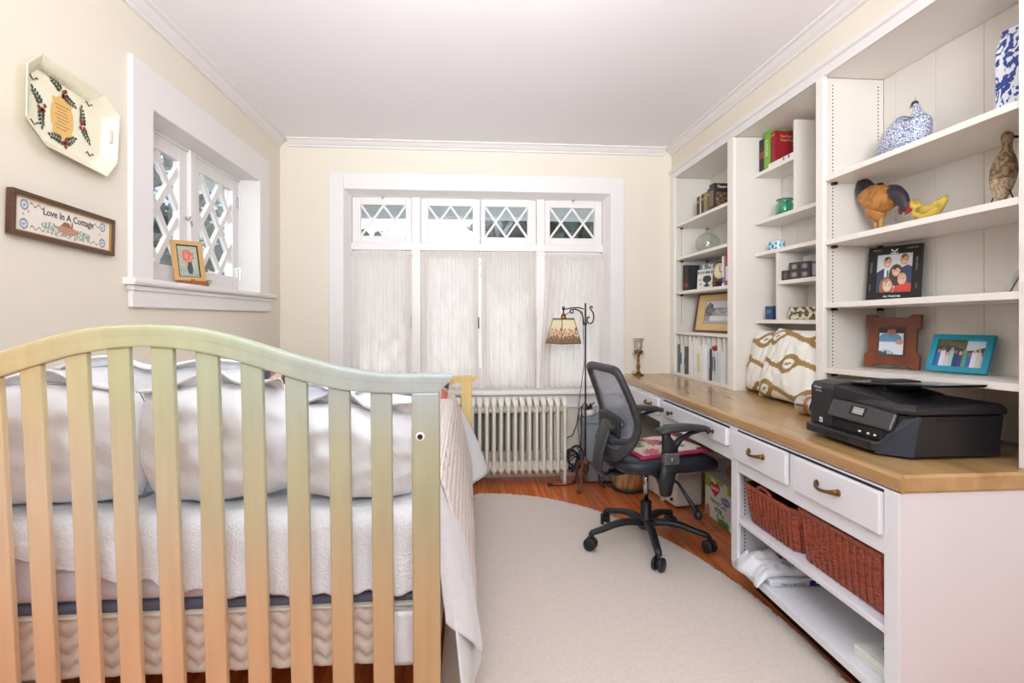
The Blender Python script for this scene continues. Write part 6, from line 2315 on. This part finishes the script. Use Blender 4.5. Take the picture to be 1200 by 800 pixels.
# hen
hn = thing('hen_figurine', 'carved brown wooden hen pecking, with black tail and neck and red comb', 'figurine', (1.80, 2.26, 1.614))
def hencol(p):
    if p.z > 1.806 + (2.345 - p.y) * .45:
        return (42, 34, 36)
    if p.y < 2.158 + (p.z - 1.76) * .3:
        return (46, 44, 52)
    g = mnoise.noise((p.x * 20, p.y * 26, p.z * 60))
    if 2.20 < p.y < 2.29 and 1.75 < p.z < 1.80 and abs(math.sin(p.z * 260 + p.y * 60)) < .25:
        return (128, 80, 36)
    return (190, 130, 62) if g > -.1 else (166, 106, 50)
fig('body', hn, [(1.80, 2.368, 1.884), (1.80, 2.352, 1.850), (1.80, 2.322, 1.808), (1.80, 2.27, 1.772), (1.80, 2.215, 1.768), (1.80, 2.165, 1.772), (1.80, 2.128, 1.752), (1.80, 2.110, 1.715), (1.80, 2.112, 1.690)],
    [(.008, .020), (.020, .048), (.034, .054), (.046, .062), (.048, .060), (.036, .044), (.024, .030), (.018, .022), (.013, .016)], hencol, n=26, up=(0, -.3, 1), seg=6)
fig('breast', hn, [(1.80, 2.300, 1.775), (1.80, 2.275, 1.735), (1.80, 2.255, 1.700), (1.80, 2.252, 1.675)], [(.020, .030), (.038, .050), (.030, .036), (.014, .016)], lambda p: (176, 116, 54), n=20, up=(0, 1, 0))
fig('comb', hn, [(1.80, 2.090, 1.726), (1.80, 2.082, 1.708), (1.80, 2.092, 1.690), (1.80, 2.108, 1.684)], [(.004, .006), (.006, .014), (.006, .014), (.004, .008)], lambda p: (158, 36, 40), n=12)
fig('wattle', hn, [(1.80, 2.128, 1.712), (1.80, 2.138, 1.700), (1.80, 2.130, 1.684)], [(.004, .005), (.009, .012), (.004, .006)], lambda p: (158, 36, 40), n=12)
MB().loft([(1.80, 2.108, 1.690), (1.80, 2.114, 1.668)], [(.006, .006), (.001, .001)], n=8).build('beak', mat('horn_beak', (196, 160, 96), .5, var=.05), hn, smooth=True)
M_LEGW = mat('carved_leg_wood', (190, 142, 80), .5, var=.1)
for yy in (2.272, 2.243):
    MB().cyl((1.80, yy, 1.625), (1.80, yy - .004, 1.70), .0085, .011, n=10).build('leg', M_LEGW, hn, smooth=True)
MB().prism([(1.77, 2.39), (1.83, 2.39), (1.84, 2.22), (1.76, 2.22)], 'Z', 1.614, 1.626).build('base', mat('dark_green_base', (50, 56, 50), .5, var=.1), hn, bevel=.002)
# duckling
dk = thing('duckling_figurine', 'small yellow duckling figurine with an orange beak beside the hen', 'figurine', (1.81, 2.01, 1.614))
def duckc(p):
    n_ = mnoise.noise((p.x * 40, p.y * 40, p.z * 40))
    return (214, 186, 84) if n_ > -.15 else (188, 152, 62)
fig('body', dk, [(1.81, 1.925, 1.712), (1.81, 1.945, 1.695), (1.81, 1.98, 1.672), (1.81, 2.02, 1.665), (1.81, 2.05, 1.672), (1.81, 2.066, 1.690)], [(.008, .010), (.018, .018), (.028, .028), (.034, .034), (.028, .030), (.016, .018)], duckc, n=20)
fig('head', dk, [(1.81, 2.050, 1.690), (1.81, 2.068, 1.708), (1.81, 2.078, 1.718), (1.81, 2.086, 1.716)], [(.016, .018), (.020, .020), (.018, .018), (.008, .008)], duckc, n=16)
MB().loft([(1.81, 2.083, 1.708), (1.81, 2.100, 1.694), (1.81, 2.104, 1.690)], [(.009, .006), (.008, .004), (.004, .002)], n=10).build('beak', mat('orange_beak', (222, 148, 60), .45, var=.05), dk, smooth=True)
for xx in (1.80, 1.822):
    MB().loft([(xx, 2.015, 1.640), (xx, 2.018, 1.617), (xx, 2.035, 1.616)], [(.004, .004), (.004, .004), (.009, .003)], n=8).build('foot', MATS['orange_beak'], dk, smooth=True)
MB().loft([(1.782, 2.03, 1.675), (1.778, 1.99, 1.676), (1.79, 1.955, 1.684)], [(.004, .014), (.005, .016), (.003, .004)], n=10).build('wing', mat('duck_wing_yellow', (198, 166, 70), .5, var=.1), dk, smooth=True)
# shorebird
sb = thing('shorebird_figurine', 'speckled brown wooden shorebird standing on wire legs at the right', 'figurine', (1.80, 1.70, 1.616))
def birdc(p):
    n_ = mnoise.noise((p.x * 110, p.y * 110, p.z * 70))
    if p.z < 1.715 and n_ > -.25:
        return (196, 176, 146) if n_ < .2 else (150, 124, 94)
    return (106, 84, 60) if n_ > .05 else (158, 132, 100)
fig('body', sb, [(1.795, 1.700, 1.630), (1.795, 1.700, 1.660), (1.797, 1.697, 1.705), (1.80, 1.692, 1.750), (1.80, 1.688, 1.785), (1.80, 1.684, 1.815), (1.80, 1.682, 1.840)], [(.008, .008), (.020, .020), (.034, .034), (.037, .038), (.027, .030), (.0145, .0155), (.0135, .0135)], birdc, n=44, up=(0, 1, 0), seg=12)
fig('head', sb, [(1.80, 1.682, 1.836), (1.80, 1.682, 1.852), (1.80, 1.682, 1.866), (1.80, 1.682, 1.874)], [(.014, .015), (.017, .019), (.015, .017), (.006, .007)], birdc, n=18, up=(0, 1, 0))
MB().loft([(1.812, 1.672, 1.854), (1.835, 1.650, 1.848), (1.856, 1.630, 1.838)], [(.005, .005), (.003, .003), (.001, .001)], n=8).build('bill', M_DARK, sb, smooth=True)
for sg in (-1, 1):
    MB().loft([(1.798, 1.698 + sg * .024, 1.680), (1.800, 1.700 + sg * .038, 1.648), (1.800, 1.702 + sg * .042, 1.617)], [(.0022, .0022)] * 3, n=6).build('wire_leg', M_DARK, sb, smooth=True)
MB().box(1.77, 1.83, 1.64, 1.76, 1.6165, 1.6195).build('base_plate', M_PANEL, sb)

# ------------------------------------------------------------------ shelf things: centre unit
def book(label, x0, x1, y0, y1, z0, h, col, pages=(232, 224, 208), group=None, title=None, tcol=None, cover_title=None, spine_mark=None):
    """book standing with its spine to the room (-X)"""
    t = thing('book', label, 'book', (x0, (y0 + y1) / 2, z0), group=group)
    m = mat('book_cloth_%d_%d_%d' % col, col, .5, var=.06)
    b = MB()
    b.box(x0, x1, y0, y0 + .003, z0, z0 + h).box(x0, x1, y1 - .003, y1, z0, z0 + h).box(x0, x0 + .004, y0, y1, z0, z0 + h)
    b.build('cover', m, t, bevel=.0012)
    MB().box(x0 + .004, x1 - .004, y0 + .003, y1 - .003, z0 + .003, z0 + h - .004).build('page_block', mat('book_pages', pages, .8, var=.05, scale=60, stretch=(1, 8, 1)), t)
    if title:
        text_part('spine_title', title, (y1 - y0) * .62, plane_M((x0 - .0006, (y0 + y1) / 2, z0 + h * .55), (0, 0, 1) if True else 0, (0, 1, 0)) if False else plane_M((x0 - .0006, (y0 + y1) / 2, z0 + h * .55), (0, 0, -1), (0, -1, 0)), tcol, t)
    if spine_mark:
        MB().box(x0 - .0008, x0, y0 + .002, y1 - .002, z0 + h * spine_mark[0], z0 + h * spine_mark[1]).build('spine_label', mat('spine_label_%d_%d_%d' % spine_mark[2], spine_mark[2], .5, var=.05), t)
    if cover_title:
        for txt, sz, cx, cz in cover_title:
            text_part('cover_title', txt, sz, plane_M((x0 + cx, y0 - .0006, z0 + cz), (1, 0, 0), (0, 0, 1)), tcol, t, bold=.0003)
    return t
M_PALE = mat('pale_title_ink', (236, 232, 214), .5, var=0)
M_GOLDI = mat('gold_title_ink', (214, 160, 90), .45, var=0)
GC = 'books on the top centre shelf'
book('black book with a red spine band, leftmost on the top centre shelf', 1.80, 1.93, 3.176, 3.236, 2.141, .205, (36, 32, 34), group=GC, spine_mark=(.42, .62, (146, 62, 48)))
book('lime green book between the black and the red book', 1.795, 1.94, 3.114, 3.170, 2.141, .236, (126, 178, 60), group=GC, title='COOK', tcol=M_PALE)
book('red book with gold lettering on its cover, top centre shelf', 1.80, 1.935, 3.062, 3.108, 2.166, .185, (152, 24, 38), group=GC, tcol=M_GOLDI, cover_title=[('The Pool of', .020, .078, .152), ('Dead Roth', .020, .078, .130)], spine_mark=(.86, .92, (196, 140, 80)))
fb = thing('flat_white_book', 'white book lying flat under the red book', 'book', (1.86, 3.0, 2.141), group=GC)
MB().box(1.785, 1.935, 2.852, 3.108, 2.141, 2.1645).build('page_block', M_CARD, fb, bevel=.002)
for yy in (2.90, 2.95):
    MB().box(1.7845, 1.786, yy - .008, yy + .008, 2.144, 2.160).build('spine_dot', mat('grey_dot_ink', (120, 120, 112), .5, var=0), fb)

tj = thing('glass_jar', 'small teal glass jar with a clamp neck on the second centre shelf', 'jar', (1.835, 3.02, 1.846))
cj = (1.835, 3.02, 1.846)
M_TEAL = glass_mat('teal_glass', (.42, .86, .76), .16, .05)
MB().lathe([(.044, 0), (.050, .006), (.052, .03), (.050, .060), (.040, .072), (.037, .080), (.044, .084), (.045, .092), (.041, .096), (.034, .092), (.033, .078), (.044, .060), (.046, .012), (.01, .008)], cj, 28).build('jar_glass', M_TEAL, tj, smooth=True)
MB().lathe([(.043, .084), (.046, .087), (.046, .090), (.043, .093)], cj, 28, cap=False).build('neck_ring', mat('deep_teal', (40, 132, 116), .25, var=.05), tj, smooth=True)
tb2 = thing('trinket_box', 'small blue and white spotted porcelain trinket box on the third centre shelf', 'box', (1.825, 3.085, 1.653))
b = MB().lathe([(.040, 0), (.044, .004), (.044, .028), (.040, .032)], (1.825, 3.085, 1.653), 40)
b = MB()
b.grid(lambda u, v: (1.825 + .042 * math.cos(2 * PI * u), 3.085 + .050 * math.sin(2 * PI * u), 1.653 + .052 * v), 80, 16)
o = b.build('box_body', print_mat('porcelain_print', .2), tb2, smooth=True)
colour_mesh(o, lambda i: (52, 96, 136) if mnoise.noise(tuple(o.data.vertices[i].co * 75)) > .12 else (176, 214, 222))
MB().lathe([(.001, .060), (.02, .059), (.040, .052), (.043, .050)], (1.825, 3.085, 1.653), 30, cap=False).build('lid', mat('pale_blue_glaze', (170, 206, 216), .2, var=.15, scale=60), tb2, smooth=True)
# photo cube group
pcu = thing('photo_cube', 'dark wooden photo cube with small pictures on the fourth centre shelf', 'photo frame', (1.83, 2.84, 1.466))
Mc = stand_M((1.795, 2.915), (1.845, 2.795), 1.466, 0)
MB().box(-.065, .065, 0, .095, -.065, 0, M=Mc).build('cube_body', mat('dark_plum_wood', (62, 48, 50), .35, var=.12), pcu, bevel=.003)
for cx, cy in ((-.032, .070), (.030, .070), (-.032, .026), (.030, .026)):
    picture('picture', Mx_ := Mc @ Matrix.Translation((cx, cy, .0015)), .046, .034, lambda u, v: (150, 140, 140) if ell(u, v, .5, .5, .3, .38) else (88, 76, 80), pcu, 12, 10)
sc_ = thing('dark_block', 'small dark block left of the photo cube', 'ornament', (1.80, 2.975, 1.466))
MB().box(-.028, .028, 0, .056, -.04, 0, M=stand_M((1.795, 2.99), (1.812, 2.936), 1.466, 0)).build('block', mat('brown_black_lacquer', (58, 44, 42), .3, var=.1), sc_, bevel=.003)
picture('picture', stand_M((1.795, 2.99), (1.812, 2.936), 1.466, 0) @ Matrix.Translation((0, .028, .0012)), .044, .042, lambda u, v: (104, 86, 80) if ell(u, v, .5, .45, .3, .4) else (70, 60, 58), sc_, 10, 10)
gb = thing('grey_block', 'grey glass block right of the photo cube', 'ornament', (1.83, 2.74, 1.466))
MB().box(-.028, .028, 0, .090, -.05, 0, M=stand_M((1.835, 2.775), (1.855, 2.72), 1.466, 0)).build('block', mat('grey_glass_block', (104, 106, 114), .2, var=.12), gb, bevel=.003)
MB().box(-.022, .022, .015, .075, 0, .002, M=stand_M((1.835, 2.775), (1.855, 2.72), 1.466, 0)).build('face_plate', mat('pale_grey_plate', (150, 152, 156), .3, var=.1), gb)
cf = thing('clear_frame', 'clear upright acrylic frame behind the photo cube', 'photo frame', (1.90, 2.83, 1.466))
Mf = stand_M((1.885, 2.93), (1.915, 2.77), 1.466, .05)
MB().box(-.085, .085, 0, .135, 0, .006, M=Mf).build('acrylic_sheet', glass_mat('acrylic', (.86, .88, .88), .14), cf)
MB().box(-.085, .085, 0, .006, -.02, .03, M=Mf).build('foot', glass_mat('acrylic', (.86, .88, .88), .14), cf)
picture('insert', Mf @ Matrix.Translation((0, .070, .0068)), .15, .12, lambda u, v: (206, 204, 200) if v > .2 else (150, 146, 146), cf, 12, 10)
nbt = thing('navy_box', 'small navy blue perfume box at the left of the lowest centre shelf', 'box', (1.82, 3.14, 1.244))
Mq = stand_M((1.80, 3.175), (1.815, 3.105), 1.244, 0)
MB().box(-.030, .030, 0, .080, -.045, 0, M=Mq).build('carton', mat('navy_card', (44, 70, 112), .4, var=.06), nbt, bevel=.002)
MB().box(-.018, .018, .035, .058, 0, .0008, M=Mq).build('label', mat('pale_blue_label', (86, 112, 150), .4, var=.05), nbt)
wdp = thing('white_tube', 'slim white tube standing behind the navy box', 'tube', (1.88, 3.10, 1.244))
MB().lathe([(.014, 0), (.015, .01), (.014, .115), (.009, .122)], (1.88, 3.10, 1.244), 16).build('tube_body', M_TRIM, wdp, smooth=True)
MB().lathe([(.009, .122), (.009, .14), (.006, .145)], (1.88, 3.10, 1.244), 14).build('cap', M_CARD, wdp, smooth=True)
flb = thing('floral_box', 'rectangular box printed with ivory roses on the lowest centre shelf', 'box', (1.84, 2.79, 1.244))
FMx = stand_M((1.797, 2.912), (1.806, 2.668), 1.244, 0)
MB().box(-.122, .122, 0, .048, -.09, 0, M=FMx).build('box_body', mat('olive_box_card', (112, 104, 78), .5, var=.1), flb)
MB().box(-.124, .124, .048, .068, -.092, .002, M=FMx).build('lid', MATS['olive_box_card'], flb, bevel=.001)
def roses(u, v):
    n1 = mnoise.noise((u * 9, v * 3, 2))
    n2 = mnoise.noise((u * 24, v * 8, 5))
    if n1 > .02:
        return (232, 222, 196) if n2 > -.12 else (212, 176, 140)
    return (92, 96, 66) if n2 > -.1 else (52, 48, 42)
picture('rose_print', FMx @ Matrix.Translation((0, .034, .0028)), .244, .066, roses, flb, 80, 22)

# ------------------------------------------------------------------ shelf things: left unit
GL = 'books on the top left shelf'
zz = 1.996
for (y1_, y0_, h, col, lab) in ((3.945, 3.898, .155, (78, 44, 34), 'dark brown book, leftmost on the top left shelf'), (3.896, 3.872, .150, (206, 196, 190), 'slim pale book beside the dark brown one on the top left shelf'),
                                (3.870, 3.828, .158, (52, 44, 40), 'black brown book in the middle of the top left shelf'), (3.826, 3.770, .160, (138, 128, 82), 'olive yellow book on the top left shelf'), (3.768, 3.722, .172, (96, 74, 50), 'tan brown book beside the olive one')):
    book(lab, 1.71, 1.88, y0_, y1_, zz, h, col, group=GL, spine_mark=(.7, .8, (176, 140, 84)))
book('large dark picture book with a pale title, rightmost on the top left shelf', 1.70, 1.93, 3.645, 3.715, zz, .190, (44, 40, 44), group=GL, tcol=M_PALE, cover_title=[('Theatre of Masks', .026, .115, .165)], spine_mark=(.2, .75, (120, 96, 74)))
cvp = plane_M((1.815, 3.6444, zz + .070), (1, 0, 0), (0, 0, 1))
picture('cover_print', cvp, .20, .115, lambda u, v: (110, 84, 60) if mnoise.noise((u * 6, v * 5, 3)) > .1 else ((70, 56, 48) if mnoise.noise((u * 9, v * 9, 1)) > -.1 else (150, 122, 92)), [o for o in bpy.data.objects if o.get('label', '').startswith('large dark picture book')][0], 30, 20)
gbm = thing('glass_bottle', 'round greenish clear glass demijohn on the second left shelf', 'bottle', (1.755, 3.86, 1.733))
MB().lathe([(.055, 0), (.070, .006), (.083, .035), (.086, .065), (.080, .095), (.060, .122), (.030, .138), (.017, .146), (.0155, .165), (.020, .168), (.020, .174), (.013, .174), (.012, .146), (.028, .134), (.058, .118), (.077, .095), (.083, .065), (.080, .035), (.05, .008)], (1.755, 3.86, 1.733), 32).build('bottle_glass', glass_mat('pale_green_glass', (.95, .975, .955), .14), gbm, smooth=True)
MB().lathe([(.0165, .1745), (.018, .178), (.014, .184), (.004, .186)], (1.755, 3.86, 1.733), 16).build('stopper', glass_mat('pale_green_glass', (.95, .975, .955), .14), gbm, smooth=True)
book('tall dark book at the right end of the second left shelf', 1.72, 1.92, 3.375, 3.415, 1.733, .20, (54, 46, 44), spine_mark=(.7, .8, (150, 130, 90)))
GR = 'books on the third left shelf'
z3 = 1.464
for (y1_, y0_, h, col, lab) in ((4.185, 4.150, .205, (40, 58, 48), 'dark green book, leftmost on the third left shelf'), (4.148, 4.112, .200, (70, 44, 46), 'maroon book second on the third left shelf'), (4.110, 4.078, .196, (34, 34, 38), 'black book third on the third left shelf')):
    book(lab, 1.70, 1.86, y0_, y1_, z3, h, col, group=GR, spine_mark=(.15, .3, (150, 60, 60)))
def grey_cover(u, v):
    return (120, 132, 146) if v > .8 and mnoise.noise((u * 7, v * 7, 2)) > -.1 else (216, 218, 222)
def tree_cover(u, v):
    if ell(u, v, .5, .52, .22, .18) or (abs(u - .5) < .06 and .2 < v < .4) or ell(u, v, .5, .2, .16, .06):
        return (54, 54, 52)
    if v > .78 and abs(math.sin(u * 24)) > .5 and v < .92:
        return (96, 92, 92)
    if (ell(u, v, .15, .5, .05, .05) or ell(u, v, .85, .55, .06, .05) or ell(u, v, .8, .3, .05, .04) or ell(u, v, .18, .28, .06, .04)):
        return (120, 112, 110)
    return (226, 222, 218)
for nm, p0, p1, h, fn, lab in (('g', (1.775, 4.065), (1.835, 3.86), .195, grey_cover, 'pale grey picture book facing out behind the tree book'), ('t', (1.735, 4.00), (1.80, 3.815), .150, tree_cover, 'white book with a black tree on its cover facing out')):
    Mq = stand_M(p0, p1, z3, .06)
    t = thing('book', lab, 'book', tuple(Mq.translation), group=GR)
    w = wid(p0, p1)
    MB().box(-w / 2, w / 2, 0, h, -.014, 0, M=Mq).build('page_block', M_CARD, t, bevel=.0015)
    picture('cover_print', Mq @ Matrix.Translation((0, h / 2, .0008)), w, h, fn, t, 40, 40)
Mq = stand_M((1.735, 3.755), (1.785, 3.60), z3, .04)
ck_ = thing('mantel_clock', 'brown wooden clock with a round cream dial on the third left shelf', 'clock', tuple(Mq.translation))
MB().prism([(-.075, 0), (.075, 0), (.075, .12), (.06, .168), (.03, .188), (-.03, .188), (-.06, .168), (-.075, .12)], 'Z', -.05, 0, M=Mq).build('case', wood('clock_wood', (84, 46, 26), (122, 72, 42), rough=.35, axis='Z'), ck_, bevel=.003)
MB().lathe([(.062, .0), (.062, .006), (.054, .008)], (0, 0, 0), 32, M=Mq @ Matrix.Translation((0, .118, 0))).build('bezel', M_BRASS, ck_, smooth=True)
def dial(u, v):
    x, y = u - .5, v - .5
    r, a = math.hypot(x, y), math.atan2(y, x)
    if .36 < r < .45 and abs((a / (PI / 6)) - round(a / (PI / 6))) < .16:
        return (60, 50, 44)
    if abs(x - .02) < .02 and -.02 < y < .3 or (abs(y + .5 * x) < .025 and 0 < x < .22):
        return (40, 36, 36)
    return (226, 214, 170)
dm = MB()
b = MB()
NR_ = 24
MD = Mq @ Matrix.Translation((0, .118, .0088))
b.v.append(MD @ Vector((0, 0, 0)))
for j in range(1, 15):
    for k in range(48):
        b.v.append(MD @ Vector((.054 * j / 14 * math.cos(2 * PI * k / 48), .054 * j / 14 * math.sin(2 * PI * k / 48), 0)))
b.f += [(0, 1 + k, 1 + (k + 1) % 48) for k in range(48)]
for j in range(13):
    for k in range(48):
        b.f.append((1 + j * 48 + k, 1 + (j + 1) * 48 + k, 1 + (j + 1) * 48 + (k + 1) % 48, 1 + j * 48 + (k + 1) % 48))
o = b.build('dial', print_mat(), ck_)
iD = MD.inverted()
offc = ORIG[ck_.name]
def dcol(i):
    p = iD @ (o.data.vertices[i].co + offc)
    return dial(p.x / .108 + .5, p.y / .108 + .5)
colour_mesh(o, dcol)
MB().box(-.042, .042, .012, .048, 0, .002, M=Mq).build('dark_plate', M_DARK, ck_)
for (y1_, y0_, h, col, lab) in ((3.545, 3.515, .205, (230, 228, 230), 'slim white book beside the clock'), (3.512, 3.480, .200, (150, 120, 160), 'mauve spined book near the red one on the third left shelf')):
    book(lab, 1.71, 1.88, y0_, y1_, z3, h, col, group=GR, spine_mark=(.1, .3, (96, 76, 130)))
book('tall red and white book at the right end of the third left shelf', 1.70, 1.88, 3.405, 3.472, z3, .235, (178, 44, 54), group=GR, spine_mark=(.15, .55, (222, 216, 214)))

# framed print on the file rack
def winter(u, v):
    if u < .17 or u > .83 or v < .20 or v > .84:
        return (216, 182, 128)
    if u < .185 or u > .815 or v < .215 or v > .825:
        return (150, 120, 84)
    a, c = (u - .185) / .63, (v - .215) / .61
    n1 = mnoise.noise((a * 7, c * 7, 1))
    n2 = mnoise.noise((a * 20, c * 14, 3))
    if c < .10:
        return (176, 176, 176)
    if .10 < c < .32 + .05 * n1:
        return (222, 222, 222) if a > .2 else (150, 150, 152)
    if ell(a, c, .15, .58, .14, .36) and n2 > -.3:
        return (92, 92, 96)
    if .38 < a < .86 and .34 < c < .62:
        return (196, 196, 198) if n2 > 0 else (122, 122, 126)
    if c < .66:
        return (118, 118, 120) if n2 > -.1 else (172, 172, 174)
    return (206, 206, 208)
Mq = stand_M((1.735, 4.045), (1.815, 3.455), 1.1475, .16)
frame_thing('framed_print', 'wood framed winter scene with a wide tan mat leaning on the file rack', 'picture', Mq, wid((1.735, 4.045), (1.815, 3.455)), .292, .014, .016, M_WALNUT, winter, nx=90, ny=60)

# folders in the file rack
GF = 'folders in the file rack'
slot = lambda i: 3.332 + (4.195 - 3.332) * i / NS
zf = ZD + .023
def folder(label, i, off_, th, h, col, x0=1.648, lab2=None):
    y = slot(i) + .010 + off_
    t = thing('folder', label, 'folder', (1.79, y, zf), group=GF)
    m = mat('folder_card_%d_%d_%d' % col, col, .55, var=.05)
    MB().prism([(x0, zf), (x0, zf + h * .94), (x0 + .01, zf + h), (1.935, zf + h), (1.935, zf)], 'Y', y, y + th * .4).build('front_leaf', m, t, bevel=.0008)
    MB().box(x0 + .006, 1.93, y + th * .42, y + th * .62, zf, zf + h * .93).build('paper', M_CARD, t)
    MB().prism([(x0 + .002, zf), (x0 + .002, zf + h), (1.935, zf + h), (1.935, zf)], 'Y', y + th * .64, y + th).build('back_leaf', m, t, bevel=.0008)
    if lab2:
        for (za, zb, c) in lab2:
            MB().box(x0 - .001, x0, y, y + th, zf + za, zf + zb).build('spine_label', mat('folder_label_%d_%d_%d' % c, c, .5, var=.05), t)
    return t
folder('grey folder in the leftmost slot', 10, .02, .022, .22, (112, 112, 118))
folder('white folder with a teal label, second slot from the end wall', 9, .030, .034, .21, (222, 224, 226), lab2=[(.07, .16, (40, 130, 134))])
folder('dark taupe folder in the third slot from the end wall', 8, .03, .030, .21, (104, 92, 84), lab2=[(.08, .12, (60, 80, 92))])
folder('white folder in the fourth slot from the end wall', 7, .012, .050, .255, (238, 234, 232))
folder('tall white folder in the fifth slot from the end wall', 6, .010, .052, .275, (236, 234, 230))
folder('cream folder with a yellow green label in the middle slot', 5, .010, .054, .22, (238, 234, 214), lab2=[(.04, .17, (216, 216, 160))])
folder('bright white folder right of the cream one', 4, .006, .058, .24, (244, 244, 246))
folder('thin navy and maroon folders in the fourth slot from the right', 3, .006, .016, .215, (60, 64, 86), lab2=[(.0, .09, (128, 54, 84))])
folder('grey white folder topped by the red pouch', 3, .034, .024, .20, (210, 206, 208))
rp_ = MB().loft([(1.642, slot(2) + .040, zf + .222), (1.66, slot(2) + .040, zf + .224), (1.80, slot(2) + .042, zf + .224)], [(.018, .012), (.030, .016), (.028, .012)], n=14, power=2.6)
tag(rp_.build('red_pouch', mat('crimson_cloth', (172, 28, 48), .6, var=.08), smooth=True), 'small crimson pouch on top of folders in the file rack', 'pouch')
folder('light grey binder with two black labels, second slot from the right', 2, .004, .062, .205, (204, 206, 208), lab2=[])
for kk, yy in enumerate((.016, .048)):
    MB().box(1.6465, 1.6475, slot(2) + .004 + yy, slot(2) + .016 + yy, zf + .07, zf + .165).build('black_label', M_INKK, [o for o in bpy.data.objects if o.get('label', '').startswith('light grey binder')][0])
folder('light grey binder without labels in the slot by the stile', 1, .010, .050, .205, (214, 214, 214))
